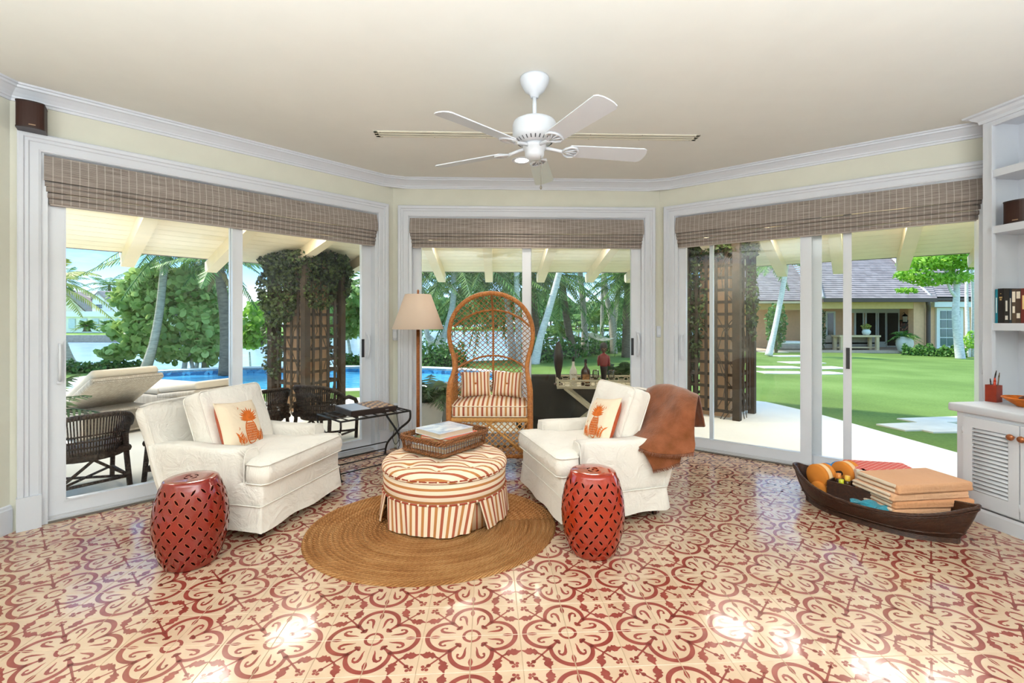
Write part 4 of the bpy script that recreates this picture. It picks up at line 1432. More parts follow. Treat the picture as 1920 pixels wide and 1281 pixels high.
# ------------------------------------------------------------------ wicker tray with books
TM = frame((-.470, 3.26, .014 + .405), (.82, -.572, 0))
WICK = mat_rattan('wicker', '4E2812', 'A86C3C')
wt = thing('wicker_tray', 'brown open wicker tray on the striped ottoman', 'tray', M=TM)
tw, td, thh = .40, .50, .075
oln = rrect(tw, td, .05, 4)
def braid(z, sc_=1.0, r=.006, amp=.007, n=3):
    path = resample([(x * sc_, y * sc_) for x, y in oln], .012)
    mm = MB()
    N_ = len(path)
    for k in range(n):
        pts = []
        for i, (x, y) in enumerate(path):
            L_ = math.hypot(x, y); a = 2 * PI * (i / N_ * round(N_ / 5.0) + k / n)
            pts.append((x + x / L_ * amp * math.cos(a), y + y / L_ * amp * math.cos(a), z + amp * math.sin(a)))
        mm.tube(pts, r, 5, closed=True)
    return mm
braid(.012, .95, .0055, .007).build('base_braid', WICK, wt)
braid(.086, 1.0, .0055, .008).build('rim_braid', WICK, wt)
braid(.103, 1.01, .0055, .007).build('rim_braid', WICK, wt)
m = MB()
for x, y in resample(oln, .024): m.tube([(x * .955, y * .955, .008), (x * .99, y * .99, .095)], .003, 5)
m.build('stakes', WICK, wt)['kind'] = 'stuff'
m = MB(); m.prism(rrect(tw * .95, td * .95, .045, 4), .002, .010); m.build('tray_base', WICK, wt)
PAPER = mat('paper_edge', 'D8C7AE', .9, .1, var=.1, vs_=200, stretch=(1, 1, 30))
def book(name, lab, M, w, d, h, cover, spine=None, top=None, group=None, hard=True, extra=None):
    b = thing(name, lab, 'book', M=M, group=group)
    cv = mat('cover_' + cover, cover, .35, .4, var=.04)
    c = .003
    m = MB(); m.span((-w / 2, -d / 2, 0), (w / 2, d / 2, c)); m.span((-w / 2, -d / 2, h - c), (w / 2, d / 2, h)); m.span((-w / 2, -d / 2, c), (-w / 2 + c, d / 2, h - c)); m.build('cover', cv, b)
    m = MB(); m.span((-w / 2 + c, -d / 2 + .004, c), (w / 2 - .005, d / 2 - .004, h - c)); m.build('pages', PAPER, b)
    if top:
        m = MB(); m.span((-w / 2 + .002, -d / 2 + .002, h), (w / 2 - .002, d / 2 - .002, h + .0006)); m.build('cover_picture', top, b)
    return b
def mat_picture(name, cols, sc_=9, axis=None):
    t = NT(name); t.set(.2, .5)
    t.color(t.ramp(t.noise(t.coord('Object'), sc_, 5, .6, .8), [(i / (len(cols) - 1) * .5 + .25, lin(c)) for i, c in enumerate(cols)]))
    return t.m
TMb = TM @ Matrix.Translation((.0, .02, .012))
book('art_book', 'large pale magazine at the bottom of the wicker tray', TMb @ Matrix.Rotation(R(3), 4, 'Z'), .30, .40, .030, 'C9CBD2')
book('art_book', 'thick blue-edged book lying in the wicker tray', TMb @ Matrix.Translation((.01, 0, .0306)) @ Matrix.Rotation(R(-4), 4, 'Z'), .31, .36, .036, '3B5E7D', top=mat_picture('pic_blue', ['2D5A8C', '5E8F6D', 'C9C07A', 'E6E2DA'], 8))
book('art_book', 'book with an orange-red cover below the topmost book', TMb @ Matrix.Translation((.035, -.01, .0675)) @ Matrix.Rotation(R(8), 4, 'Z'), .27, .30, .018, 'D5582E')
book('art_book', 'topmost white book with a pale painted cover in the wicker tray', TMb @ Matrix.Translation((-.005, -.02, .0862)) @ Matrix.Rotation(R(-8), 4, 'Z'), .27, .30, .036, 'DFE3EA', top=mat_picture('pic_white', ['FFFFFF', 'F2F4F8', 'C3CCE0', '6F7FA8'], 7))
# ------------------------------------------------------------------ built-in bookcase
BD = Vector((.122, -.9925, 0))
BM = frame((3.0, 3.127, 0), BD)            # x towards the camera along the front, y into the wall, z up
BL = 2.6
bc = thing('bookcase', 'white built-in bookcase standing on louvered cabinets at the right edge', 'bookcase', M=BM)
UY0, UY1 = .345, .62
m = MB(); m.span((0, 0, .10), (BL, .60, .69)); m.span((0, .02, 0), (BL, .6, .10)); m.build('cabinet_body', CABINET, bc)
m = MB(); m.sweep([(0, 0), (0, .085), (-.006, .095), (-.012, .097), (-.016, .08), (-.016, 0)], [(0, .6, 0), (0, .0, 0), (BL, .0, 0)][::1])
m.build('base_moulding', CABINET, bc)
m = MB(); m.rbox((BL / 2 - .02, .31, .72), (BL + .05, .66, .055), .010, 2); ct = m.build('countertop', CABINET, bc)
# upper frame
m = MB(); m.span((-.112, UY0, .747), (-.055, UY0 + .03, 2.69)); m.span((-.112, UY0 + .03, .747), (-.085, UY1, 2.69)); m.build('side_stile', CABINET, bc)
m = MB(); m.span((-.060, UY0 - .006, .747), (-.052, UY0 + .02, 2.66)); m.build('stile_bead', CABINET, bc)
m = MB(); m.span((-.112, UY1 - .02, .747), (BL, UY1, 2.69)); m.build('back_panel', CABINET, bc)
for z, th in ((1.285, .05), (1.957, .05), (2.347, .05)):
    m = MB(); m.span((-.085, UY0, z - th), (BL, UY1 - .02, z)); m.build('shelf', CABINET, bc)
m = MB(); m.span((-.055, UY0, 2.655), (BL, UY0 + .025, 2.69)); m.span((-.112, UY0, 2.69), (BL, UY1, 2.70)); m.build('top_rail', CABINET, bc)
m = MB(); m.sweep([(0, 0), (-.014, .0), (-.018, .02), (-.04, .034), (-.052, .05), (-.075, .054), (-.078, .066), (0, .066)], [(-.112, UY1, 2.688), (-.112, UY0, 2.688), (BL, UY0, 2.688)]); m.build('crown', CABINET, bc)
# louvered doors
def louver_door(x0, x1, knob_x):
    z0, z1 = .112, .672
    fr = .055
    m = MB()
    m.span((x0, -.02, z0), (x0 + fr, -.002, z1)); m.span((x1 - fr, -.02, z0), (x1, -.002, z1))
    m.span((x0 + fr, -.02, z1 - fr - .01), (x1 - fr, -.002, z1)); m.span((x0 + fr, -.02, z0), (x1 - fr, -.002, z0 + fr + .035))
    d = m.build('louver_door', CABINET, bc)
    n = 16
    za, zb = z0 + fr + .035, z1 - fr - .01
    q = MB(); q.rbox((0, 0, 0), (x1 - x0 - 2 * fr, .030, .007), .003, 1, M=Matrix.Rotation(R(42), 4, 'X')); sm_ = q.mesh('slat', CABINET)
    for i in range(n):
        link('slat', sm_, d, ((x0 + x1) / 2, -.011, za + (i + .5) * (zb - za) / n))
    q = MB(); q.lathe([(.006, 0), (.006, .012), (.016, .018), (.020, .028), (.017, .038), (.008, .042), (0, .043)], 12, M=Matrix.Translation((knob_x, -.02, .60)) @ Matrix.Rotation(R(90), 4, 'X'))
    k = q.build('knob', mat('copper_knob', 'A3623B', .3, .5, .5, var=.3, vs_=90), d)
    q = MB()
    for zz in (.18, .58): q.tube([(x0 - .004, -.018, zz - .022), (x0 - .004, -.018, zz + .022)], .004, 6)
    q.build('hinges', CABINET, d)['kind'] = 'stuff'
louver_door(.052, .36, .335); louver_door(.366, .674, .39); louver_door(.72, 1.03, 1.0)
BMi = BM
def on_shelf(x, y, z, rz=0): return BM @ Matrix.Translation((x, y, z)) @ Matrix.Rotation(R(rz), 4, 'Z')
# the shelf speaker
sp_M = on_shelf(.045, UY0 + .09, 1.957, 8)
s_ = speaker((0, 0, 0), 0, 'brown speaker standing on the second shelf of the bookcase', w=.125, h=.155)
s_.matrix_world = sp_M
# a row of books
def shelf_book(x, w, h, d, col, lab, bars, tilt=0):
    b = thing('shelf_book', lab, 'book', M=on_shelf(x, UY0 + .012, 1.285) @ Matrix.Rotation(R(tilt), 4, 'Y'), group='books on the bookcase shelf')
    m = MB(); m.span((0, 0, 0), (w, .003, h)); m.span((0, .003, 0), (.002, d, h)); m.span((w - .002, .003, 0), (w, d, h)); m.build('cover', mat('cover_' + col, col, .4, .4, var=.08, vs_=20), b)
    m = MB(); m.span((.002, .003, .003), (w - .002, d - .004, h - .004)); m.build('pages', PAPER, b)
    m = MB()
    for (z0, z1, wd) in bars:
        m.span((w / 2 - wd * w / 2, -.0006, z0 * h), (w / 2 + wd * w / 2, 0, z1 * h))
    m.build('spine_print', mat('spine_' + col, bars_col.get(col, 'C9B78F'), .5), b)['kind'] = 'stuff'
bars_col = {'1E7F93': 'D9E6E6', '1D1714': 'C8A96B', '2A2723': 'D8D4CA', '4A3A2E': 'E6DCC8', '24303A': 'C9C4B8', '5A4A3A': 'EFE6D2', '6E2A20': 'E7C88A'}
x_ = -.045
for w, h, col, lab, bars in ((.014, .235, '1E7F93', 'thin teal book at the left end of the shelf row', [(.3, .75, .4)]),
                             (.034, .238, '1D1714', 'black book with a small gold emblem next to the teal one', [(.72, .76, .5), (.66, .70, .3), (.84, .86, .15)]),
                             (.030, .232, '2A2723', 'dark book with a pale vertical title', [(.35, .66, .35), (.1, .22, .5)]),
                             (.012, .225, '24303A', 'thin slate book between darker books', [(.1, .75, .5)]),
                             (.022, .228, '5A4A3A', 'brown paperback with a pale patterned spine', [(.62, .93, .8), (.3, .5, .6)]),
                             (.026, .222, '4A3A2E', 'brown book with cream blocks at the spine end', [(.74, .95, .8), (.15, .3, .7)]),
                             (.030, .230, '6E2A20', 'dark red book at the right edge of the shelf row', [(.4, .8, .5)])):
    shelf_book(x_, w, h, .16, col, lab, bars); x_ += w + .0015
# pen cup
pc = thing('pen_cup', 'square red-brown wooden pen cup on the bookcase counter', 'pen cup', M=on_shelf(-.012, UY0 - .045, .748, 10))
CUP = mat('cup_wood', '8E2F17', .35, .4, var=.15, vs_=30)
a_, h_, tk = .062, .115, .006
m = MB()
m.span((-a_ / 2, -a_ / 2, 0), (a_ / 2, a_ / 2, .006))
for p, q in (((-a_ / 2, -a_ / 2), (a_ / 2, -a_ / 2 + tk)), ((-a_ / 2, a_ / 2 - tk), (a_ / 2, a_ / 2)), ((-a_ / 2, -a_ / 2 + tk), (-a_ / 2 + tk, a_ / 2 - tk)), ((a_ / 2 - tk, -a_ / 2 + tk), (a_ / 2, a_ / 2 - tk))):
    m.span((*p, .006), (*q, h_))
m.build('cup', CUP, pc)
for (dx, dy, tx, ty, L_, col, r_, lab) in ((-.01, -.01, .03, .0, .215, '2B211C', .0045, 'dark pen leaning in the wooden cup'), (.01, .008, .012, .01, .20, '6B5A4A', .004, 'grey-brown pencil in the wooden cup'),
                                        (.012, -.012, .0, 0, .165, 'C23A1E', .007, 'red marker in the wooden cup'), (-.012, .01, -.012, 0, .155, '332E33', .004, 'black pen in the wooden cup')):
    pn = thing('pen', lab, 'pen', M=on_shelf(-.012, UY0 - .045, .748, 10), group='pens in the wooden cup')
    m = MB(); m.tube([(dx, dy, .008), (dx + tx * .8, dy + ty * .8, L_ * .85)], r_, 8); m.build('barrel', mat('pen_' + col, col, .35), pn)
    m = MB(); m.tube([(dx + tx * .8, dy + ty * .8, L_ * .85), (dx + tx, dy + ty, L_)], [r_ * 1.1, r_ * .5], 8); m.build('cap', mat('pen_cap_' + col, col, .25), pn)
# woven orange bowl
bw = thing('woven_bowl', 'shallow orange coiled bowl on the bookcase counter', 'bowl', M=on_shelf(.185, UY0 - .06, .748))
BOWL = mat('bowl_orange', 'CC6A16', .5, .4, var=.2, vs_=30)
m = MB()
for k in range(9):
    r_ = .045 + .0085 * k; z = .006 + .0062 * k
    m.tube([(r_ * math.cos(2 * PI * i / 32), r_ * math.sin(2 * PI * i / 32), z) for i in range(32)], .0048, 6, closed=True)
m.build('coils', BOWL, bw)['kind'] = 'stuff'
m = MB(); m.lathe([(0, .003), (.045, .003), (.048, .008), (0, .008)], 24); m.build('bowl_base', BOWL, bw)
sh_ = thing('dark_shell', 'dark brown shell lying in the orange bowl', 'shell', M=on_shelf(.165, UY0 - .05, .770))
m = MB(); m.lathe([(0, -.03), (.018, -.02), (.026, 0), (.02, .02), (.008, .036), (0, .04)], 14, M=Matrix.Translation((0, 0, .022)) @ Matrix.Rotation(R(80), 4, 'Y')); m.build('shell_body', mat('shell_brown', '5A2A16', .3), sh_)

# ------------------------------------------------------------------ boat-shaped basket by the right door
BTX = Vector((.573, -.82, 0)).normalized()
BT_ = frame((2.385, 3.05, .0), BTX)          # local x along the boat (towards the camera-right end), y away from the door side
bt = thing('boat_basket', 'dark brown woven boat-shaped basket by the right door', 'basket', M=BT_)
def mat_basket():
    t = NT('dark_basket'); t.set(.35, .45)
    co = t.coord('Object')
    w1 = t.new('ShaderNodeTexWave'); w1.inputs['Scale'].default_value = 55; w1.bands_direction = 'Z'; w1.inputs['Distortion'].default_value = 1.5
    t.l.new(co, w1.inputs['Vector'])
    nz = t.noise(co, 60, 3)
    t.color(t.ramp(t.math('ADD', t.math('MULTIPLY', nz, .7), t.math('MULTIPLY', w1.outputs[1], .3)), [(.25, lin('20100A')), (.8, lin('54301C'))]))
    t.bump(t.math('ADD', w1.outputs[1], nz), .5, .004)
    return t.m
BASK = mat_basket()
BLn, BWd = .98, .50
def hw(t_): return BWd / 2 * max(.20, (1 - abs(t_) ** 3.4)) ** .7
def rimz(t_): return .135 + .10 * abs(t_) ** 2.2
m = MB()
NU, NVs = 44, 10
def hull(u, v, off=0.):
    """u runs round the hull's rim loop, v from the rim down to the keel line"""
    a = u * 2 * PI
    t_ = math.cos(a); t_ = math.copysign(abs(t_) ** .8, t_)
    sd = math.sin(a)
    w = hw(t_) * math.copysign(min(1, abs(sd) ** .55), sd) if abs(sd) > 1e-6 else 0
    zr = rimz(t_)
    x = t_ * BLn / 2; sc_x = 1 - .10 * v - .06 * v * v; sc_y = 1 - .28 * v ** 1.6
    z = lerp(zr, .03, v ** .9)
    return (x * sc_x - math.copysign(off, t_) * abs(math.cos(a)), (w - math.copysign(off, w) * abs(math.sin(a))) * sc_y, z + off * .4 * v)
m.grid(lambda u, v: hull(u, v), 72, 10, cu=True)
m.grid(lambda u, v: hull(1 - u, v, .012), 72, 10, cu=True)
bot = [hull(i / 72, 1) for i in range(72)]
m.add([(x, y, .03) for x, y, z in bot], [tuple(range(72))])
m.add([(x * .97, y * .97, .038) for x, y, z in bot], [tuple(range(72))])
m.build('hull', BASK, bt)
m = MB(); m.tube([Vector(hull(i / 72, 0)) + Vector((0, 0, .004)) for i in range(72)], .010, 8, closed=True); m.build('rim', BASK, bt)
m = MB(); m.tube([Vector(hull(i / 72, .06)) * 1.004 for i in range(72)], .006, 6, closed=True); m.build('rim_band', BASK, bt)
m = MB(); m.sweep([(.0, 0), (.0, .034), (.012, .034), (.014, 0)], [(x, y) for x, y, z in bot], closed=True); m.build('foot_band', BASK, bt)
m = MB(); m.tube([Vector(hull(i / 72, .8)) * 1.003 for i in range(72)], .005, 6, closed=True); m.build('lower_band', BASK, bt)

TERRY = [fabric('peach_terry_%d' % i, c, .25, 25, 3) for i, c in enumerate(('EDB58A', 'EAA878', 'F0BA90', 'E8AE82'))]
def towel(M, w, d, h, mt, lab, folds=2, grp='folded peach towels'):
    t = thing('folded_towel', lab, 'towel', M=M, group=grp)
    # folded cloth: a spiral strip seen from the fold edge
    lay = h / folds
    m = MB()
    for k in range(folds):
        m.rbox((.004 * (k % 2), 0, lay * (k + .5)), (w - .008 * k, d - .006 * k, lay * 1.02), lay * .46, 3)
    m.rbox((0, -d / 2 + lay * .7, h / 2), (w - .004, lay * 1.3, h * .98), min(lay * .6, h * .45), 3)
    m.build('cloth', mt, t)
    m = MB()
    for k in range(folds): m.rbox((-w / 2 + .012, .01, lay * (k + .5)), (.03, d - .03, lay * .8), lay * .35, 2)
    m.build('loose_edge', fabric('towel_edge', 'E3CDB4', .3, 40), t)
    return t
TWM = frame((2.565, 2.985, 0), (.985, .10, 0))
zz = .112
labs = ['peach towel at the bottom of the folded stack', 'second peach towel from the bottom of the stack', 'third peach towel from the bottom of the stack', 'topmost peach towel on the folded stack']
for k in range(4):
    hh = (.042, .046, .044, .056)[k]
    towel(TWM @ Matrix.Translation(((-.006, .01, -.012, .012)[k], (.0, -.006, .004, -.004)[k], zz)) @ Matrix.Rotation(R((1, -1.5, 1, 2)[k]), 4, 'Z'), .53, .30, hh, TERRY[k], labs[k])
    zz += hh + .001
# red patterned cloth, folded, behind the towels
def mat_net():
    t = NT('red_net'); t.set(.85, .15)
    co = t.coord('Object', (1, 1, 1), (0, 0, R(45)))
    x, y, z = t.sep(co)
    fx = t.math('ABSOLUTE', t.math('SUBTRACT', t.math('FRACT', t.math('ADD', t.math('DIVIDE', x, .028), 40.)), .5))
    fy = t.math('ABSOLUTE', t.math('SUBTRACT', t.math('FRACT', t.math('ADD', t.math('DIVIDE', y, .028), 40.)), .5))
    ln = t.math('LESS_THAN', t.math('MINIMUM', fx, fy), .05)
    t.color(t.mix(ln, lin('DB5A50'), lin('F2CDBF')))
    t.bump(t.noise(t.coord('Object'), 18, 3), .4, .02)
    return t.m
rc = thing('folded_cloth', 'folded coral red cloth with a white net pattern behind the towels', 'cloth', M=frame((2.66, 3.33, .055), (.97, -.22, 0)))
m = MB(); m.rbox((0, 0, .10), (.40, .30, .20), .018, 3); m.build('cloth', mat_net(), rc)
m = MB(); m.rbox((-.195, 0, .14), (.03, .27, .10), .012, 2); m.build('folded_layers', fabric('cloth_back', 'D8C2B0', .3, 30), rc)
wb = thing('canvas_pouch', 'white canvas pouch with red lettering wedged beside the towels', 'pouch', M=frame((2.455, 3.215, .10), (.9, -.3, 0)))
m = MB(); m.rbox((0, 0, .07), (.09, .22, .17), .035, 4); m.build('pouch', fabric('pouch_white', 'E9DFD2', .6, 14), wb)
m = MB()
for k, (dx, ds) in enumerate(((-.02, .03), (.0, -.02), (.018, .025))):
    m.tube([(-.0462, -.06 + k * .03, .05), (-.0465, -.05 + k * .03, .08 + ds * .3), (-.0462, -.035 + k * .03, .055)], .003, 5)
m.build('red_lettering', mat('pouch_red', 'C4372C', .8), wb)['kind'] = 'stuff'

# foam dumbbells
def foam(col, n): return mat('foam_' + n, col, .85, .1, var=.05, bump=.15, bs=300, bd=.001)
def dumbbell(M, c1, c2, lab, r=.078, L_=.30):
    t = thing('foam_dumbbell', lab, 'dumbbell', M=M, group='foam water dumbbells in the boat basket')
    Rt = Matrix.Rotation(R(90), 4, 'Y')
    m = MB(); m.tube([(-L_ / 2, 0, 0), (L_ / 2, 0, 0)], .017, 12); m.build('handle', mat('grip_black', '15120F', .7), t)
    for s_ in (-1, 1):
        for k in range(3):
            x0 = s_ * (L_ / 2 - .012 - .036 * k)
            m = MB(); m.lathe([(.018, -.017), (r - .008, -.017), (r, -.010), (r, .010), (r - .008, .017), (.018, .017)], 28, M=Matrix.Translation((x0, 0, 0)) @ Rt)
            m.build('foam_disc', c2 if k == 1 else c1, t)
OR1, OR2, BL1, BL2 = foam('E08A3A', 'orange'), foam('F2CFA0', 'cream'), foam('4B8FCB', 'blue'), foam('CBDDEA', 'pale')
dumbbell(frame((2.325, 3.35, .195), (.96, .28, 0)), OR1, OR2, 'orange and cream foam dumbbell on top in the basket', .082, .33)
dumbbell(frame((2.43, 3.50, .155), (.94, .33, 0)), BL1, BL2, 'blue foam dumbbell half hidden in the basket', .078, .30)
dumbbell(frame((2.232, 3.30, .112), (.60, .25, 0)), OR1, OR2, 'smaller orange foam dumbbell low at the basket end', .056, .17)
# caddy with lotion bottles
cad = thing('dark_caddy', 'small dark woven caddy holding sun lotion bottles', 'caddy', M=frame((2.29, 3.125, .085), (.573, -.82, 0)))
m = MB()
cw, cd, ch = .25, .13, .12
m.span((-cw / 2, -cd / 2, 0), (cw / 2, cd / 2, .01))
for a, b in (((-cw / 2, -cd / 2), (cw / 2, -cd / 2 + .008)), ((-cw / 2, cd / 2 - .008), (cw / 2, cd / 2)), ((-cw / 2, -cd / 2 + .008), (-cw / 2 + .008, cd / 2 - .008)), ((cw / 2 - .008, -cd / 2 + .008), (cw / 2, cd / 2 - .008))): m.span((*a, .01), (*b, ch))
m.build('box', BASK, cad)
CADM = frame((2.29, 3.125, .085), (.573, -.82, 0))
for (dx, dy, r_, h_, c1, c2, lx, lab) in ((-.085, .02, .020, .15, '3A2A22', 'E08A3C', 0, 'dark lotion bottle with an orange cap'), (-.055, -.022, .021, .125, 'E4C83A', 'C9CE2E', 0, 'small bottle with a lime yellow cap'),
                                          (-.035, .025, .022, .145, '4B3620', 'E8B93E', 0, 'brown lotion bottle with a golden cap'), (.02, -.01, .030, .10, 'E9791E', 'F08A2A', 14, 'squat orange lotion bottle'),
                                          (.065, .012, .022, .13, 'E8D9C2', 'E3C53C', 12, 'white lotion bottle with a yellow cap'), (.098, -.02, .019, .15, '4A3E97', 'C9CFEA', 16, 'purple lotion tube with a pale cap'),
                                          (.10, .035, .018, .12, 'D9CFC0', 'D8C840', 10, 'slim pale bottle with a yellow cap')):
    b = thing('lotion_bottle', lab, 'bottle', M=CADM @ Matrix.Translation((dx, dy, .012)) @ Matrix.Rotation(R(lx), 4, 'Y'), group='lotion bottles in the caddy')
    m = MB(); m.lathe([(0, 0), (r_ * .95, 0), (r_, .006), (r_, h_ * .68), (r_ * .8, h_ * .76), (r_ * .5, h_ * .79), (0, h_ * .79)], 16); m.build('bottle', mat('lot_' + c1, c1, .25, .5), b)
    m = MB(); m.lathe([(0, h_ * .78), (r_ * .72, h_ * .78), (r_ * .74, h_ * .8), (r_ * .70, h_), (0, h_)], 16); m.build('cap', mat('lotcap_' + c2, c2, .3, .5), b)
tl = thing('teal_cloth', 'crumpled teal cloth lying along the front of the basket', 'cloth', M=frame((2.285, 2.915, .115), (.86, -.50, 0)))
m = MB()
rs = random.Random(6)
def tealf(u, v):
    a = v * 2 * PI
    w_ = (.055 * math.sin(PI * min(1, u * .94 + .06)) ** .7 + .004)
    return ((u - .5) * .26, w_ * math.cos(a) * (1 + .25 * math.sin(3 * a + u * 8)), .028 + (.022 * math.sin(PI * u) + .004) * math.sin(a) + .008 * math.sin(u * 14 + a * 2) - .02 * u)
m.grid(tealf, 24, 18, cv=True); m.build('cloth', fabric('teal_fabric', '3E95A8', .8, 20), tl)
# ================================================================== outside
# ------------------------------------------------------------------ ground
SH_AZ = [-1.4, -1.1, -.9, -.6, -.35, -.18, .0, .07, .16, .25, .33, .42, .8]
SH_Y = [13., 13.6, 14.3, 15.2, 15.6, 16.5, 18.5, 20.5, 24, 29, 38, 60, 70]
def lawn_h(x, y):
    z = lawn_z(x, y)
    if y > 2:
        d = y - float(np.interp(x / y, SH_AZ, SH_Y))
        z = z - 1.3 * smooth01(d / 1.6)
    return max(z, -2.2)
PC, PRX, PRY = Vector((-5.2, 11.55)), 5.05, 2.35
def mat_lawn():
    t = NT('lawn'); t.set(.95, .1)
    co = t.coord('Object')
    n1 = t.noise(co, .45, 4); n2 = t.noise(co, 30, 3)
    f = t.math('ADD', t.math('MULTIPLY', n1, .7), t.math('MULTIPLY', n2, .35))
    t.color(t.ramp(f, [(.3, lin('556A33')), (.52, lin('69823F')), (.75, lin('7F9752'))]))
    t.bump(n2, .4, .03)
    return t.m
LAWN = mat_lawn()
m = MB()
NRay, NRing = 200, 90
def lawnf(u, v):
    a = u * 2 * PI
    ex, ey = PC.x + (PRX + .22) * math.cos(a), PC.y + (PRY + .22) * math.sin(a)
    d = (v ** 2.0) * 75
    x, y = ex + d * math.cos(a), ey + d * math.sin(a)
    return (x, y, lawn_h(x, y) - .012)
m.grid(lawnf, NRay, NRing, cu=True)
tag(m.build('lawn', LAWN), 'bright green mown lawn outside the doors', 'lawn', kind='structure')

PATIO = mat('patio_concrete', 'ECE8DC', .8, .2, var=.05, vs_=1.6, bump=.1, bs=40)
pp = [(-9, 0.5), (-8.2, 3.0), (-7.0, 4.9), (-5.6, 6.4), (-4.0, 7.5), (-2.2, 8.05), (0, 8.2), (2.4, 8.05), (3.6, 7.85), (4.1, 7.5), (4.30, 6.6), (4.36, 5.6), (4.42, 4.6), (4.8, 3.4), (5.6, 2.0), (6.6, .5)]
m = MB(); m.prism(pp, -.16, -.006); tag(m.build('patio', PATIO), 'pale concrete patio around the room', 'patio', kind='structure')
# sandy edge of the patio on the right
m = MB()
edge = [Vector((x, y)) for x, y in pp[7:14]]
m.sweep([(0, -.03), (0, -.0075), (-.30, -.010), (-.42, -.03)], [(p.x, p.y) for p in [Vector(q) for q in spline([(p.x, p.y, 0) for p in edge], 4)]][::1])
m.v = [(x, y, z) for x, y, z in m.v]
tag(m.build('bare_soil_strip', mat('dry_grass', 'B5AE7C', .95, .1, var=.25, vs_=9, bump=.3)), 'dry bare strip of ground along the patio edge', 'ground', kind='structure')

# stepping stones on the lawn
STONE = mat('stone_slab', 'D6D2C2', .85, .2, var=.12, vs_=3, bump=.2, bs=25)
k = 0
def stone(px_, py, w, d, rz, lab):
    p = gpt(px_, py)
    rs = random.Random(int(px_ * 7 + py))
    poly = [(x * w / 2 * (1 + rs.uniform(-.06, .06)), y * d / 2 * (1 + rs.uniform(-.06, .06))) for x, y in ((-1, -1), (-.2, -1.04), (1, -.96), (1.03, .1), (.97, 1), (-.1, 1.03), (-1, .97))]
    mm = MB(); mm.prism(poly, -.05, .012)
    o = mm.build('stepping_stone', STONE, loc=(p.x, p.y, lawn_h(p.x, p.y)), rz=R(rz))
    tag(o, lab, 'stepping stone', 'stepping stones across the lawn')
for i, (a, b, w, d, rz) in enumerate(((1478, 668, 1.5, .8, 6), (1502, 680, 1.4, .8, 4), (1462, 689, 1.3, .7, 0), (1468, 699, 1.2, .6, -3), (1545, 690, 1.3, .7, 10), (1540, 700, 1.1, .6, 8), (1448, 660, 1.5, .8, 5))):
    stone(a, b, w, d, rz, ['flat stepping stone on the lawn next to the leaning white palm trunk', 'second stepping stone on the lawn seen through the right door', 'stepping stone just right of the trellis column', 'nearest stepping stone right of the trellis column', 'stepping stone right of the door post', 'nearest stepping stone right of the door post', 'farthest stepping stone towards the house'][i])
for i, (a, b, w, d, rz) in enumerate(((1735, 800, 1.0, .36, 8), (1765, 788, 1.0, .30, 8), (1785, 805, .9, .3, 6))):
    stone(a, b, w, d, rz, ['long pale paving slab at the lawn edge near the open door', 'farther pale paving slab at the lawn edge near the open door', 'pale paving slab at the lawn edge beside the cabinet'][i])

# ------------------------------------------------------------------ pool
pool = thing('swimming_pool', 'oval blue swimming pool with a white rim on the lawn', 'pool', (PC.x, PC.y, lawn_z(PC.x, PC.y - 1) + .0))
def mat_water(name, c1, c2, sc_, rough=.06, bmp=.3, stretch=(1, 1, 1), spec=.5):
    t = NT(name); t.set(rough, spec)
    co = t.coord('Object', stretch)
    n = t.noise(co, sc_, 4, .6, .6)
    t.color(t.ramp(n, [(.3, lin(c1)), (.7, lin(c2))]))
    t.bump(n, bmp, .05)
    return t.m
def ell(k, a, z): return (( PRX + k) * math.cos(a), (PRY + k) * math.sin(a), z)
NP = 96
m = MB()
prof = [(-.02, -.03), (-.02, .03), (0, .04), (.30, .04), (.32, .025), (.32, -.06)]
m.grid(lambda u, v: ell(lerp(0, 0, 0) + prof[int(round(v * 5))][0], u * 2 * PI, prof[int(round(v * 5))][1]), NP, 5, cu=True, smooth=False)
m.build('coping', mat('coping_white', 'E9E6DC', .7, .2, var=.04), pool)
def mat_mosaic():
    t = NT('pool_mosaic'); t.set(.2, .5)
    b = t.new('ShaderNodeTexVoronoi'); b.inputs['Scale'].default_value = 1.0
    t.l.new(t.coord('attr', (260, 3.0, 1)), b.inputs['Vector'])
    t.color(t.ramp(b.outputs['Color'], [(.2, lin('1C5B80')), (.5, lin('2E86AB')), (.8, lin('5FB0CB'))])); return t.m
m = MB(); m.grid(lambda u, v: ell(-.02, u * 2 * PI, lerp(.02, -.30, v)), NP, 2, cu=True); m.build('mosaic_band', mat_mosaic(), pool)
m = MB(); m.add([ell(0, 2 * PI * i / NP, -.13) for i in range(NP)], [tuple(range(NP))]); m.build('water', mat_water('pool_water', '2E9FD2', '67C3E4', 2.2, .08, .35, (1, 2.2, 1)), pool)

# ------------------------------------------------------------------ lagoon and far shore
m = MB(); m.quad([(-260, 9, -1.0), (260, 9, -1.0), (260, 420, -1.0), (-260, 420, -1.0)])
tag(m.build('lagoon', mat_water('lagoon_water', '9DC0D6', 'BFD6E2', .5, .15, .5, (1, 3, 1), .4)), 'pale blue lagoon beyond the lawn', 'water', kind='structure')
m = MB(); m.prism([(-150, 52), (-26, 50), (-24, 60), (-22, 95), (-22, 130), (-150, 130)], -1.3, -.28)
tag(m.build('far_bank', mat('far_grass', '8FB45C', .95, .1, var=.1)), 'grassy bank across the lagoon on the left', 'ground', kind='structure')
m = MB(); m.prism([(-150, 51.4), (-26, 49.4), (-26, 50), (-150, 52)], -1.3, -.22)
tag(m.build('sea_wall', mat('seawall', '9A8F80', .9, .1, var=.15)), 'low stone sea wall along the far bank', 'wall', kind='structure')
m = MB(); m.prism([(-30, 112), (60, 100), (120, 90), (120, 140), (-30, 140)], -1.3, -.5)
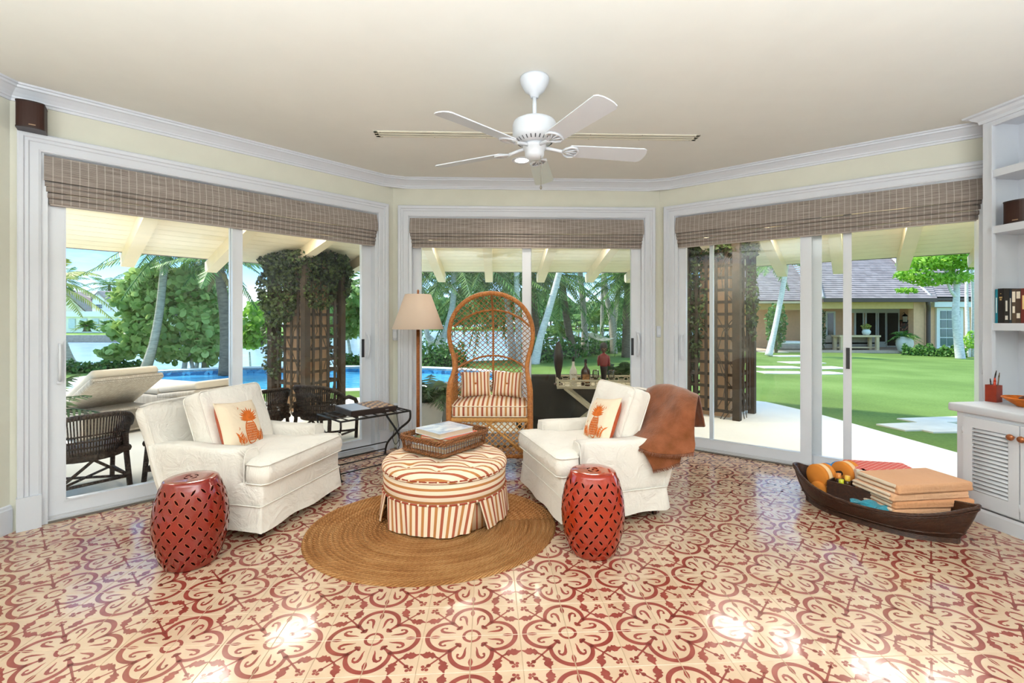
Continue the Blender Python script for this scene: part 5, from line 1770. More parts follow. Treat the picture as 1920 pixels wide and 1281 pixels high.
tag(m.build('far_shore', mat('far_grass', '8FB45C')), 'distant low shore across the lagoon', 'ground', kind='structure')

# ------------------------------------------------------------------ roof overhang with rafters and boards
SOFF = mat('soffit_paint', 'F5E8CE', .75, .2, var=.03)
RAFT = mat('rafter_paint', 'F2E0C2', .75, .2, var=.03)
ROOFT = mat('roof_top', '8A7F76', .9, .1)
EY, EZ, WZ = 3.25, 2.13, 2.70
def turn(w0, w1): return math.tan(abs(w0.u.angle_signed(w1.u)) / 2)
tA, tB, tC, tD = turn(WSL, WL), turn(WL, WB), turn(WB, WR), turn(WR, WSR)
SLP = (WZ - EZ) / (EY - WT)
def overhang(nm, w, ta, tb, lab, rafts):
    t = thing(nm, lab, 'roof overhang', M=w.M, kind='structure')
    def z_at(y): return WZ - SLP * (y - WT)
    pw = .158
    n = int((EY - WT) / pw)
    for k in range(n):
        y0, y1 = WT + k * pw + .003, WT + (k + 1) * pw - .003
        mm = MB()
        q = [(-y0 * ta, y0), (w.L + y0 * tb, y0), (w.L + y1 * tb, y1), (-y1 * ta, y1)]
        mm.add([(x, y, z_at(y)) for x, y in q] + [(x, y, z_at(y) + .02) for x, y in q], [(0, 1, 2, 3), (7, 6, 5, 4), (0, 4, 5, 1), (1, 5, 6, 2), (2, 6, 7, 3), (3, 7, 4, 0)])
        mm.build('soffit_board', SOFF, t)
    mm = MB()
    q = [(-WT * ta, WT), (w.L + WT * tb, WT), (w.L + (EY + .03) * tb, EY + .03), (-(EY + .03) * ta, EY + .03)]
    mm.add([(x, y, z_at(y) + .022) for x, y in q] + [(x, y, z_at(y) + .09) for x, y in q], [(0, 1, 2, 3), (7, 6, 5, 4), (0, 4, 5, 1), (1, 5, 6, 2), (2, 6, 7, 3), (3, 7, 4, 0)])
    mm.build('roof_deck', ROOFT, t)
    rw, rd = .13, .15
    for x in rafts:
        lo = max(WT, (-x / ta) if x < 0 else WT, ((x - w.L) / tb) if x > w.L else WT)
        mm = MB()
        prof_ = [(lo, z_at(lo)), (EY + .10, z_at(EY + .10)), (EY + .10, z_at(EY + .10) - rd * .62), (EY + .04, z_at(EY + .04) - rd), (lo, z_at(lo) - rd)]
        mm.add([(x - rw / 2, y, z) for y, z in prof_] + [(x + rw / 2, y, z) for y, z in prof_], [(0, 1, 2, 3, 4), (9, 8, 7, 6, 5)] + [(i, 5 + i, 5 + (i + 1) % 5, (i + 1) % 5) for i in range(5)])
        mm.build('rafter', RAFT, t)
    return t
oh_l = overhang('roof_overhang_left', WL, tA, tB, 'cream boarded roof overhang with rafters beyond the left door', [-.9, .0, .9, 1.8, 2.7, 3.6])
oh_b = overhang('roof_overhang_back', WB, tB, tC, 'cream boarded roof overhang with rafters beyond the middle door', [-.55, .12, .94, 1.84, 2.7, 3.4])
oh_r = overhang('roof_overhang_right', WR, tC, tD, 'cream boarded roof overhang with rafters beyond the right door', [-.8, .05, .75, 1.45, 2.15, 2.85, 3.55])
# small recessed lamps in the soffit
SOFL = emit('soffit_lens', 'FFE9C8', 6)
for w, spots_ in ((WL, ((.30, 1.5), (1.35, 1.4), (2.25, 1.6))), (WB, ((.5, 1.5), (1.4, 1.6), (2.3, 1.5))), (WR, ((.40, 1.4), (1.10, 1.5), (1.80, 1.5), (2.5, 1.6)))):
    for i, (x, y) in enumerate(spots_):
        z = WZ - SLP * (y - WT)
        pos = ('nearest its left end', 'near its middle', 'right of its middle', 'nearest its right end')[i if i < len(spots_) - 1 else 3]
        dn = {id(WL): 'left', id(WB): 'middle', id(WR): 'right'}[id(w)]
        f_ = thing('soffit_light', 'small round recessed lamp in the roof overhang outside the %s door, %s' % (dn, pos), 'ceiling light', M=w.M @ Matrix.Translation((x, y, z - .004)), group='recessed lamps in the roof overhang')
        mm = MB(); mm.lathe([(.045, .0), (.06, -.004), (.065, 0), (.065, .004)], 20); mm.build('trim_ring', WHITE, f_)
        mm = MB(); mm.lathe([(.045, -.001), (.03, -.003), (0, -.004)], 16); mm.build('lens', SOFL, f_)
        sl = add_light('soffit_lamp', 'AREA', (0, 0, -.02), (0, 0, 0), 11, (1, .92, .82), shape='DISK', size=.55)
        sl.parent = f_
# solid roof above the room itself
m = MB(); m.prism([(p.x * 1.05, p.y * 1.03) for p in ROOM][::-1], CEILZ + .13, CEILZ + .3)
tag(m.build('roof_slab', ROOFT), 'roof slab above the room', 'roof', kind='structure')

# ------------------------------------------------------------------ foliage helpers
def leaf_quads(m, P, size, mi=0, rs=None, up=.3, n=4, ratio=.5):
    """one small folded leaf per point"""
    rs = rs or rnd
    for p in P:
        d = Vector((rs.gauss(0, 1), rs.gauss(0, 1), rs.gauss(0, 1))).normalized()
        a = d.orthogonal().normalized(); a.rotate(Matrix.Rotation(rs.uniform(0, 6.28), 3, d)); b = d.cross(a)
        s_ = size * rs.uniform(.6, 1.25)
        if n == 4:
            pts = [p - a * s_ * .5, p + b * s_ * ratio * .5, p + a * s_ * .5, p - b * s_ * ratio * .5]
        else:
            pts = [p + (a * math.cos(2 * PI * i / n) + b * math.sin(2 * PI * i / n) * ratio * 1.6) * s_ * .5 for i in range(n)]
        o = len(m.v)
        m.v.extend([tuple(q) for q in pts]); m.a.extend([(0, 0, 0)] * len(pts)); m.f.append(list(range(o, o + len(pts)))); m.m.append(mi); m.sm.append(False)
def blob(c, r, n, rs, shell=.55):
    out = []
    for _ in range(n):
        d = Vector((rs.gauss(0, 1), rs.gauss(0, 1), rs.gauss(0, 1))).normalized()
        q = shell + (1 - shell) * rs.random() ** .5
        q *= 1 + .12 * math.sin(d.x * 7 + c[0]) * math.sin(d.z * 6 + c[1])
        out.append(Vector((c[0] + d.x * r[0] * q, c[1] + d.y * r[1] * q, c[2] + d.z * r[2] * q)))
    return out
VINE = mat_leaf('vine_leaf', '26331A', '5A6B38', .5, .15)
SEAGR = mat_leaf('sea_grape_leaf', '6F9440', 'C2D680', .4, .4)
HEDGE = mat_leaf('hedge_leaf', '2F5A24', '6E9A45', .5, .2)
PALM = mat_leaf('palm_leaf', '3F6B2C', '86A851', .45, .3)
PALMD = mat_leaf('palm_leaf_dark', '1F3B22', '4D6E42', .45, .2)
PALMY = mat_leaf('palm_leaf_yellow', '8C9A3C', 'C9C46A', .45, .3)
FARL = mat_leaf('far_leaf', '4F7A3A', '86A860', .6, .2)
BRIGHT = mat_leaf('bright_leaf', '6FA82E', 'B5DB5A', .4, .4)
TRUNK = mat('palm_trunk', 'B3A996', .85, .1, var=.25, vs_=6, bump=.4, bs=18, bd=.02, stretch=(1, 1, 5))
TRUNKD = mat('dark_trunk', '7A6A58', .9, .1, var=.3, vs_=6, bump=.4, bs=18, bd=.02, stretch=(1, 1, 4))
WTRUNK = mat('white_trunk', 'D8D6CE', .8, .1, var=.2, vs_=8, stretch=(1, 1, 3))
DEAD = mat('dead_frond', 'A98B5A', .9, .1, var=.2)

def frond(m, base, d, L, droop, rs, leafL=.38, n=30, mi=0, w=.06):
    """a curved midrib with leaflets on both sides"""
    d = Vector(d).normalized()
    side = d.cross(Vector((0, 0, 1)))
    side = side.normalized() if side.length > 1e-3 else Vector((1, 0, 0))
    pts = []
    for i in range(n + 1):
        t = i / n
        pts.append(Vector(base) + d * L * t + Vector((0, 0, -droop * L * t * t)))
    m.tube(pts[::4] + ([pts[-1]] if (n % 4) else []), .012 * L / 2, 4, mi)
    for i in range(2, n + 1):
        t = i / n
        tg = (pts[i] - pts[i - 1]).normalized()
        ll = leafL * math.sin(PI * min(1, .15 + .85 * t)) ** .6 * (1.15 - .5 * t)
        for s_ in (-1, 1):
            dirn = (tg * .65 + side * s_ * .9 + Vector((0, 0, -.45 + rs.uniform(-.25, .15)))).normalized()
            tip = pts[i] + dirn * ll * rs.uniform(.85, 1.1)
            wv_ = tg * w * .5
            m.add([pts[i] - wv_, pts[i] + wv_, pts[i].lerp(tip, .6) + wv_ * .8 + Vector((0, 0, .02 * ll)), tip, pts[i].lerp(tip, .6) - wv_ * .8], [(0, 1, 2, 3, 4)], mi)
def palm(name, lab, trunk, crown, L=2.4, nf=16, r=.13, seed=1, leaf=None, tmat=None, dead=0, lo=-25, hi=70, leafL=.45, group='palms around the garden', nl=30, az=None):
    leaf = leaf or PALM
    rs = random.Random(seed)
    b = Vector(trunk[0])
    t = thing(name, lab, 'palm tree', tuple(b), group=group)
    T = spline([Vector(p) - b for p in trunk], 6)
    N_ = len(T)
    m = MB(); m.tube(T, [r * (1.35 - .35 * min(1, i / (N_ * .2))) * (1 - .25 * i / N_) for i in range(N_)], 8); m.build('trunk', tmat or TRUNK, t)
    if crown is not None:
        c = Vector(crown) - b
        m = MB()
        for k in range(nf):
            a = 2 * PI * k * .382 + rs.uniform(-.2, .2) if az is None else rs.uniform(*az)
            el = R(lerp(hi, lo, (k + .5) / nf) + rs.uniform(-8, 8))
            frond(m, c, (math.cos(a) * math.cos(el), math.sin(a) * math.cos(el), math.sin(el)), L * rs.uniform(.85, 1.1), rs.uniform(.3, .55) * (1.2 if el > 0 else .8), rs, leafL, nl)
        m.build('fronds', leaf, t)['kind'] = 'stuff'
        if dead:
            m = MB()
            for k in range(dead):
                a = rs.uniform(0, 6.28); frond(m, c + Vector((0, 0, -.15)), (math.cos(a) * .4, math.sin(a) * .4, -.9), L * .55, .1, rs, leafL * .6, 14)
            m.build('dead_fronds', DEAD, t)['kind'] = 'stuff'
    return t
def trunk_px(pts, Y, ground=True):
    P = [wpt(x, y, Y) for x, y in pts]
    if ground:
        P[0].z = lawn_h(P[0].x, P[0].y) - .05
    return P

# ------------------------------------------------------------------ trellis columns with vines
TREL = mat('trellis_wood', '4A3F33', .85, .15, var=.25, vs_=8, bump=.2, bs=40)
PILLAR = mat('pillar_stucco', 'C9A27C', .9, .1, var=.08, bump=.2, bs=60)
def trellis(c, rz, lab, hgt, vine, seed, S=.66):
    t = thing('trellis_column', lab, 'trellis column', (c[0], c[1], -.006), rz, group='trellis columns on the patio')
    m = MB(); m.span((-.20, -.20, 0), (.20, .20, hgt)); m.build('pillar', PILLAR, t)
    h = S / 2
    pm = MB(); pm.span((-.045, -.045, 0), (.045, .045, hgt)); pme = pm.mesh('post', TREL)
    for sx in (-1, 1):
        for sy in (-1, 1): link('post', pme, t, (sx * h, sy * h, 0))
    vm = MB(); vm.span((-.019, -.008, .08), (.019, .008, hgt - .05)); vme = vm.mesh('upright_slat', TREL)
    hm = MB(); hm.span((-h + .05, -.008, -.019), (h - .05, .008, .019)); hme = hm.mesh('cross_slat', TREL)
    for f in range(4):
        A = R(90 * f)
        for k in range(4):
            x = -h + (k + 1) * S / 5
            link('upright_slat', vme, t, M=Matrix.Rotation(A, 4, 'Z') @ Matrix.Translation((x, -h - .006, 0)))
        for k in range(15):
            link('cross_slat', hme, t, M=Matrix.Rotation(A, 4, 'Z') @ Matrix.Translation((0, -h + .010, .10 + k * (hgt - .15) / 14)))
    rs = random.Random(seed)
    P = []
    for cc, rr, n in vine:
        P += blob(cc, rr, n, rs, .7)
    v = thing('climbing_vine', lab.replace('wooden trellis column', 'leafy vine climbing the trellis column'), 'vine', (c[0], c[1], -.006), rz, group='vines on the trellis columns')
    m = MB(); leaf_quads(m, P, .062, 0, rs, ratio=.6); m.build('leaves', VINE, v)['kind'] = 'stuff'
    m = MB()
    for k in range(9):
        a = rs.uniform(0, 6.28); rr = h + .04
        pts = []
        for i in range(9):
            z = i / 8 * (hgt - .1); aa = a + .5 * math.sin(i * .9 + k)
            q = rr * 1.0 / max(abs(math.cos(aa)), abs(math.sin(aa)))
            pts.append((q * math.cos(aa), q * math.sin(aa), z))
        m.tube(pts, .006, 5)
    m.build('stems', mat('vine_stem', '4B3D2A', .9), v)['kind'] = 'stuff'
    return t
aL = math.atan2(WL.u.y, WL.u.x); aR = math.atan2(WR.u.y, WR.u.x)
trellis((-3.02, 6.85), aL + R(20), 'wooden trellis column outside the left door', 2.42,
        [((0, 0, 2.12), (.62, .62, .30), 5200), ((-.42, .10, 1.72), (.20, .34, .45), 1900), ((.40, -.1, 1.85), (.17, .33, .32), 1500), ((-.40, .25, 1.0), (.10, .2, .5), 420), ((.38, .1, .9), (.07, .2, .5), 260), ((-.1, -.38, 1.75), (.3, .05, .3), 500)], 5)
trellis((2.93, 6.55), aR + R(-6), 'wooden trellis column outside the right door', 2.42,
        [((-.42, -.05, 1.35), (.14, .34, 1.0), 3200), ((0, 0, 2.28), (.50, .50, .16), 2000), ((.40, .1, 1.6), (.06, .22, .55), 330), ((-.2, -.36, 1.5), (.15, .05, .7), 420)], 9)

# ------------------------------------------------------------------ garden trees
palm('leaning_palm', 'leaning palm trunk at the far left edge of the left door', trunk_px([(146, 700), (128, 672), (112, 630), (100, 585), (92, 545)], 14.2), wpt(88, 528, 14.2), 1.9, 14, .14, 3, PALMY, leafL=.4)
palm('coconut_palm', 'speckled curved palm trunk in front of the sea grape tree', trunk_px([(270, 692), (287, 648), (299, 585), (306, 520), (312, 470), (315, 440)], 13.4), wpt(315, 462, 13.4), 2.0, 16, .115, 4, PALM, TRUNK, lo=-45, leafL=.45)
palm('slender_palm', 'thin straight palm trunk right of the sea grape tree', trunk_px([(385, 692), (385, 600), (383, 520), (382, 460)], 14.8), wpt(382, 455, 14.8), 1.7, 12, .085, 5, PALM, lo=-50)
palm('thick_palm', 'thick palm trunk with dry fronds next to the door stile', trunk_px([(424, 700), (422, 600), (413, 520), (410, 470)], 13.0), wpt(410, 478, 13.0), 1.6, 12, .15, 6, PALM, TRUNKD, dead=7, lo=-40)
palm('garden_palm', 'palm growing right of the vine covered column', trunk_px([(636, 690), (633, 640), (630, 590), (634, 550)], 15.0), wpt(636, 545, 15.0), 1.8, 18, .13, 7, PALM, TRUNKD, lo=-40)
palm('garden_palm', 'bending pale palm trunk just right of the lamp shade', trunk_px([(820, 674), (830, 640), (843, 598), (850, 560), (851, 500)], 17.0), wpt(851, 486, 17.0), 3.0, 34, .13, 8, PALM, WTRUNK, lo=-50, leafL=.55)
palm('garden_palm', 'low leaning palm trunk carrying the left hammock', trunk_px([(812, 674), (803, 640), (797, 600), (792, 540)], 17.4), wpt(790, 515, 17.4), 2.6, 26, .11, 9, PALM, WTRUNK, lo=-40)
palm('garden_palm', 'palm trunk above the top of the canopy chair', trunk_px([(962, 676), (955, 600), (950, 554), (944, 500)], 18.0), wpt(925, 508, 18.0), 3.0, 36, .14, 10, PALM, WTRUNK, lo=-55, leafL=.6)
palm('garden_palm', 'pale palm trunk left of the middle door stile', trunk_px([(976, 672), (971, 600), (969, 540), (968, 490)], 17.0), wpt(885, 514, 19.0), 3.0, 36, .12, 11, PALM, WTRUNK, lo=-55, leafL=.6)
palm('garden_palm', 'steeply leaning white palm trunk behind the tall dark carving', trunk_px([(1002, 662), (1014, 630), (1027, 589), (1046, 521), (1056, 480)], 16.0), wpt(1060, 462, 16.0), 2.0, 12, .13, 12, PALM, WTRUNK, lo=-20)
palm('garden_palm', 'brown palm trunk above the tray table', trunk_px([(1078, 650), (1066, 618), (1060, 580), (1054, 523)], 20.0), wpt(1052, 516, 20.0), 2.6, 20, .17, 13, PALM, TRUNKD, lo=-60, leafL=.55)
palm('garden_palm', 'brown palm just right of the middle door stile', trunk_px([(1008, 655), (1004, 600), (1000, 560), (996, 520)], 19.0), wpt(1000, 515, 19.0), 2.8, 34, .15, 23, PALM, TRUNKD, lo=-55, leafL=.55)
palm('garden_palm', 'tall bare palm trunk left of the standing figure', trunk_px([(1097, 651), (1095, 593), (1088, 515), (1086, 470)], 21.0), wpt(1085, 440, 21.0), 2.0, 12, .15, 14, PALM, TRUNK, lo=-10)
palm('garden_palm', 'thin palm trunk above the standing figure', trunk_px([(1128, 640), (1129, 580), (1130, 515), (1130, 480)], 24.0), wpt(1130, 445, 24.0), 2.0, 10, .10, 15, PALM, TRUNK, lo=-10)
palm('garden_palm', 'curving palm trunk right of the standing figure', trunk_px([(1151, 645), (1146, 600), (1136, 550), (1132, 500)], 23.0), wpt(1132, 470, 23.0), 2.2, 10, .15, 16, PALM, TRUNK, lo=-10)
palm('garden_palm', 'right-leaning palm trunk crossing another palm', trunk_px([(1150, 642), (1153, 600), (1159, 545), (1164, 512)], 24.0), wpt(1166, 512, 24.0), 3.0, 34, .14, 17, PALM, TRUNK, lo=-55, leafL=.5)
palm('garden_palm', 'shaggy palm at the right edge of the middle door', trunk_px([(1175, 648), (1174, 600), (1176, 560), (1178, 520)], 20.0), wpt(1180, 514, 20.0), 2.6, 34, .18, 18, PALM, TRUNKD, lo=-70, leafL=.5)
palm('young_palm', 'small young palm with upright fronds near the lagoon', trunk_px([(1052, 648), (1052, 640), (1052, 632)], 22.5), wpt(1052, 632, 22.5), 1.7, 14, .10, 19, PALM, TRUNKD, lo=15, hi=85, leafL=.4)
palm('young_palm', 'young palm with spreading fronds in front of the far shore', trunk_px([(1118, 645), (1117, 625), (1116, 610)], 26.0), wpt(1116, 608, 26.0), 2.2, 16, .13, 20, PALM, TRUNKD, lo=0, hi=80, leafL=.5)
palm('garden_palm', 'leaning white palm trunk on the lawn before the house', [Vector((gpt(1441, 668).x, gpt(1441, 668).y, lawn_z(10, 18) - .05))] + trunk_px([(1452, 620), (1464, 560), (1472, 515), (1478, 470)], gpt(1441, 668).y, False), wpt(1445, 488, gpt(1441, 668).y), 1.7, 10, .13, 21, PALM, WTRUNK, lo=-45)

# sea grape tree
def leafy_tree(name, lab, base, stems, blobs, leaf, size, nsides, seed, tmat=WTRUNK, cat='tree', group=None, ratio=.6):
    rs = random.Random(seed)
    t = thing(name, lab, cat, tuple(base), group=group)
    b = Vector(base)
    for (pts, r0) in stems:
        m = MB(); P = spline([Vector(p) - b for p in pts], 5); m.tube(P, [r0 * (1 - .6 * i / len(P)) for i in range(len(P))], 7); m.build('trunk' if r0 > .05 else 'branch', tmat, t)
    P = []
    for c, r, n in blobs: P += [p - b for p in blob(c, r, n, rs, .35)]
    m = MB(); leaf_quads(m, P, size, 0, rs, n=nsides, ratio=ratio); m.build('leaves', leaf, t)['kind'] = 'stuff'
    return t
YT = 14.3
gb0 = gpt(355, 695)
def W(x, y, d=0): return wpt(x, y, YT + d)
leafy_tree('sea_grape_tree', 'round-leaved sea grape tree beside the lagoon', (W(360, 692).x, YT, lawn_h(W(360, 692).x, YT) - .1),
           [([W(345, 695), W(348, 655), W(338, 620), W(330, 590)], .075), ([W(362, 695), W(352, 640), W(345, 600), W(350, 560)], .06), ([W(368, 695), W(372, 640), W(362, 590), W(358, 550)], .06), ([W(340, 655), W(315, 640), W(290, 630)], .035)],
           [(W(330, 590), (1.3, .8, 1.0), 1050), (W(275, 560), (.95, .7, .75), 900), (W(270, 625), (.7, .6, .6), 560), (W(235, 620), (.42, .5, .3), 230), (W(225, 660), (.55, .5, .22), 230), (W(300, 530), (1.0, .7, .5), 800), (W(365, 530), (.8, .7, .5), 650), (W(390, 600), (.7, .7, 1.0), 600), (W(330, 655), (1.1, .7, .40), 330), (W(395, 655), (.4, .6, .5), 260)],
           SEAGR, .22, 7, 31, cat='tree', ratio=.55)
leafy_tree('sea_grape_bush', 'loose green shrub tree right of the vine column', (W(655, 690, 2).x, YT + 2, lawn_h(W(655, 690, 2).x, YT + 2) - .1), [([W(660, 690, 2), W(655, 650, 2), W(648, 610, 2)], .07)], [(W(655, 595, 2), (.9, .6, .8), 700), (W(680, 570, 2), (.8, .6, .7), 500)], SEAGR, .20, 7, 32)
leafy_tree('round_shrub', 'yellow-green shrub beside the vine column', (W(470, 680, 3).x, YT + 3, -1.3), [([W(470, 700, 3), W(468, 660, 3)], .05)], [(W(468, 630, 3), (.6, .5, .5), 500), (W(490, 600, 3), (.7, .6, .8), 500)], BRIGHT, .2, 6, 33)
# low hedges along the shore
def hedge(name, lab, p0, p1, h, w, n, seed, leaf=HEDGE, size=.12, z=None, group='hedges along the shore'):
    rs = random.Random(seed)
    a, b = Vector(p0), Vector(p1)
    t = thing(name, lab, 'hedge', tuple(a), group=group)
    P = []
    d = b - a
    side = Vector((-d.y, d.x, 0)).normalized()
    for _ in range(n):
        f = rs.random(); q = rs.random() ** .5; an = rs.uniform(0, PI)
        hh = h * (1 + .25 * math.sin(f * 23 + seed) * math.sin(f * 9))
        P.append(d * f + side * w * .5 * q * math.cos(an) + Vector((0, 0, hh * q * math.sin(an))))
    m = MB(); leaf_quads(m, P, size, 0, rs, ratio=.6, n=4); m.build('leaves', leaf, t)['kind'] = 'stuff'
    m = MB(); m.tube([Vector((0, 0, h * .2)), d * .5 + Vector((0, 0, h * .2)), d + Vector((0, 0, h * .2))], h * .25, 6); m.build('stems', mat('hedge_core', '24361C', .9), t)
def gp(x, y):
    p = gpt(x, y); p.z = lawn_h(p.x, p.y); return p
hedge('shore_hedge', 'low leafy shrubs at the lawn edge in front of the lagoon on the left', gp(95, 702), gp(262, 692), .34, .8, 1500, 41, size=.13)
hedge('shore_hedge', 'low hedge behind the pool left of the canopy chair', gp(780, 690), gp(870, 686), .75, .9, 1600, 42, size=.13)
hedge('shore_hedge', 'long low hedge beyond the lawn behind the tray table', gp(995, 680), gp(1175, 655), .9, 1.2, 3600, 43, size=.17)
hedge('shore_hedge', 'short hedge beyond the pool right of the vine column', gp(628, 688), gp(690, 686), .4, .7, 700, 44, size=.13)
hedge('garden_hedge', 'clipped hedge under the window of the pink house', wpt(1692, 672, 24.2), wpt(1812, 680, 22.5), .75, 1.1, 3200, 45, size=.15, group='hedges by the pink house')

# distant tree line
def far_tree(px_, Y, h, w, seed, leaf=FARL):
    rs = random.Random(seed)
    x = (px_ - 960) / FPX * Y
    t = thing('far_tree', FT[seed], 'tree', (x, Y, -.7), group='trees across the lagoon')
    m = MB(); m.tube([(0, 0, -.2), (.1, 0, h * .35), (0, 0, h * .6)], [.25, .2, .12], 6); m.build('trunk', TRUNKD, t)
    P = []
    for k in range(4):
        P += blob((rs.uniform(-.4, .4) * w, 0, h * rs.uniform(.35, .75)), (w * rs.uniform(.4, .6), w * .35, h * rs.uniform(.25, .38)), 200, rs, .3)
    m = MB(); leaf_quads(m, P, .95 * h / 8, 0, rs, ratio=.7, n=5); m.build('leaves', leaf, t)['kind'] = 'stuff'
FT = {}
spots = [(700, 70, 6), (770, 100, 8), (800, 104, 8.5), (835, 102, 9), (870, 103, 8), (905, 101, 8), (945, 104, 9), (985, 103, 8), (1010, 102, 8), (1032, 100, 7), (1055, 104, 7.5), (1080, 106, 6.5), (1105, 104, 6.3), (1128, 103, 6.8), (1152, 102, 7.5), (1176, 100, 8), (1205, 99, 8), (1250, 98, 8), (1320, 97, 8), (1390, 96, 8), (1450, 70, 8)]
plc = ['behind the lamp shade', 'at the left edge of the middle door', 'left of the canopy chair', 'above the left side of the canopy chair', 'behind the canopy chair left of centre', 'behind the canopy chair top', 'right of the canopy chair top', 'behind the middle door stile', 'right of the middle door stile', 'behind the leaning white trunk', 'behind the brown palm trunk', 'under the open blue sky', 'right of the open blue sky', 'above the standing figure', 'behind the crossing palm trunks', 'at the right edge of the middle door', 'behind the casing between the doors', 'behind the left casing of the right door', 'behind the right trellis column', 'left of the pink house', 'above the left wing of the pink house']
for i, (a, Y, h) in enumerate(spots):
    FT[i + 100] = 'distant green tree across the lagoon ' + plc[i]
    far_tree(a, Y, h, h * .75, i + 100)
for i, (a, Y, h, lab) in enumerate(((105, 66, 7.6, 'feathery dark tree left of the white house'), (128, 70, 7.0, 'dark tree behind the left gable of the white house'), (215, 74, 7.4, 'dark tree behind the dormer of the white house'), (60, 62, 7, 'tree at the left of the far bank'), (300, 72, 7, 'far tree hidden behind the sea grape tree'), (420, 74, 7.5, 'far tree right of the sea grape tree'), (520, 78, 7, 'far tree behind the left vine column'), (600, 76, 7, 'far tree right of the left vine column'), (660, 72, 7, 'far tree at the right edge of the left door'))):
    FT[200 + i] = lab
    far_tree(a, Y, h, h * .7, 200 + i)
palm('far_palm', 'distant palm behind the left gable of the white house', trunk_px([(118, 620), (118, 560), (119, 530)], 64, False), wpt(119, 528, 64), 3.4, 16, .2, 51, FARL, TRUNKD, lo=-40, leafL=.8, w=0.1 if False else None) if False else None
for i, (a, b, lab, sd) in enumerate(((122, 524, 'distant palm above the left gable of the white house', 61), (205, 536, 'distant palm above the dormer of the white house', 62))):
    palm('far_palm', lab, [wpt(a, 622, 66), wpt(a + 1, 575, 66), wpt(a, b, 66)], wpt(a, b, 66), 3.6, 18, .22, sd, FARL, TRUNKD, lo=-40, leafL=1.0, group='palms across the lagoon')
for i, (a, lab, sd) in enumerate(((163, 'bushy sago palm in front of the white house', 63), (205, 'second bushy sago palm in front of the white house', 64))):
    palm('sago_palm', lab, [wpt(a, 622, 55), wpt(a, 616, 55), wpt(a, 610, 55)], wpt(a, 611, 55), 1.5, 22, .35, sd, PALM, TRUNKD, lo=-10, hi=75, leafL=.5, group='sago palms on the far bank')
# ------------------------------------------------------------------ white house across the lagoon
FH = thing('white_house', 'white gabled house with a grey roof across the lagoon', 'house', wpt(165, 622, 60))
fo = wpt(165, 622, 60)
def FP(x, y, Y=60): return wpt(x, y, Y) - fo
HWALL = mat('house_white', 'F3EEE2', .8, .1, var=.03)
HCREAM = mat('house_cream', 'F0E2BE', .8, .1, var=.03)
HROOF = mat('house_roof', 'A2948E', .9, .1, var=.12, vs_=1.5)
def slab(par, name, pts, dy, mt):
    """outline in the facade plane, given thickness dy backwards"""
    mm = MB(); n = len(pts)
    mm.add([tuple(p) for p in pts] + [(p.x, p.y + dy, p.z) for p in pts], [tuple(range(n)), tuple(range(n, 2 * n))[::-1]] + [(i, n + i, n + (i + 1) % n, (i + 1) % n) for i in range(n)])
    return mm.build(name, mt, par)
slab(FH, 'wall', [FP(88, 624), FP(240, 624), FP(240, 590), FP(88, 590)], 9, HWALL)
slab(FH, 'gable_wall', [FP(88, 592), FP(172, 592), FP(158, 584), FP(124, 553), FP(96, 580)], 8, HCREAM)
slab(FH, 'eave_band', [FP(84, 594, 59.6), FP(250, 594, 59.6), FP(250, 584, 59.6), FP(84, 584, 59.6)], .5, HWALL)
m = MB()
q = [FP(124, 551, 59.8), FP(172, 553, 66), FP(178, 584, 60), FP(162, 584, 59.8)]
m.add(q + [p + Vector((0, 0, .35)) for p in q], [(0, 1, 2, 3), (4, 5, 6, 7), (0, 4, 7, 3), (3, 7, 6, 2), (1, 5, 6, 2), (0, 4, 5, 1)]); m.build('roof', HROOF, FH)
m = MB()
q = [FP(124, 551, 59.8), FP(92, 580, 59.8), FP(92, 580, 68), FP(124, 551, 68)]
m.add(q + [p + Vector((0, 0, .35)) for p in q], [(0, 1, 2, 3), (4, 5, 6, 7), (0, 4, 7, 3), (3, 7, 6, 2), (1, 5, 6, 2), (0, 4, 5, 1)]); m.build('roof', HROOF, FH)
dm = slab(FH, 'dormer_wall', [FP(173, 584, 59.9), FP(196, 584, 59.9), FP(196, 562, 59.9), FP(184, 552, 59.9), FP(173, 562, 59.9)], 6, HWALL)
slab(dm, 'dormer_side', [FP(196, 584, 60), FP(222, 584, 62), FP(222, 563, 62), FP(196, 563, 60)], .2, HCREAM)
m = MB(); q = [FP(184, 550, 59.7), FP(225, 550, 62), FP(232, 562, 61), FP(198, 563, 59.7)]
m.add(q + [p + Vector((0, 0, .3)) for p in q], [(0, 1, 2, 3), (4, 5, 6, 7), (0, 4, 7, 3), (3, 7, 6, 2), (1, 5, 6, 2), (0, 4, 5, 1)]); m.build('roof', HROOF, FH)
m = MB(); q = [FP(184, 550, 59.7), FP(170, 562, 59.7), FP(170, 562, 64), FP(184, 550, 64)]
m.add(q + [p + Vector((0, 0, .3)) for p in q], [(0, 1, 2, 3), (4, 5, 6, 7), (0, 4, 7, 3), (3, 7, 6, 2), (1, 5, 6, 2), (0, 4, 5, 1)]); m.build('roof', HROOF, FH)
wn_ = slab(FH, 'window', [FP(178.5, 579, 59.8), FP(190.5, 579, 59.8), FP(190.5, 570.5, 59.8), FP(178.5, 570.5, 59.8)], .1, HWALL)
for i in range(3):
    for j in range(2):
        a, b = 179.2 + i * 3.8, 571.3 + j * 3.8
        slab(wn_, 'pane', [FP(a, b + 3.2, 59.7), FP(a + 3.2, b + 3.2, 59.7), FP(a + 3.2, b, 59.7), FP(a, b, 59.7)], .08, mat('far_pane', '5F6B78', .3))
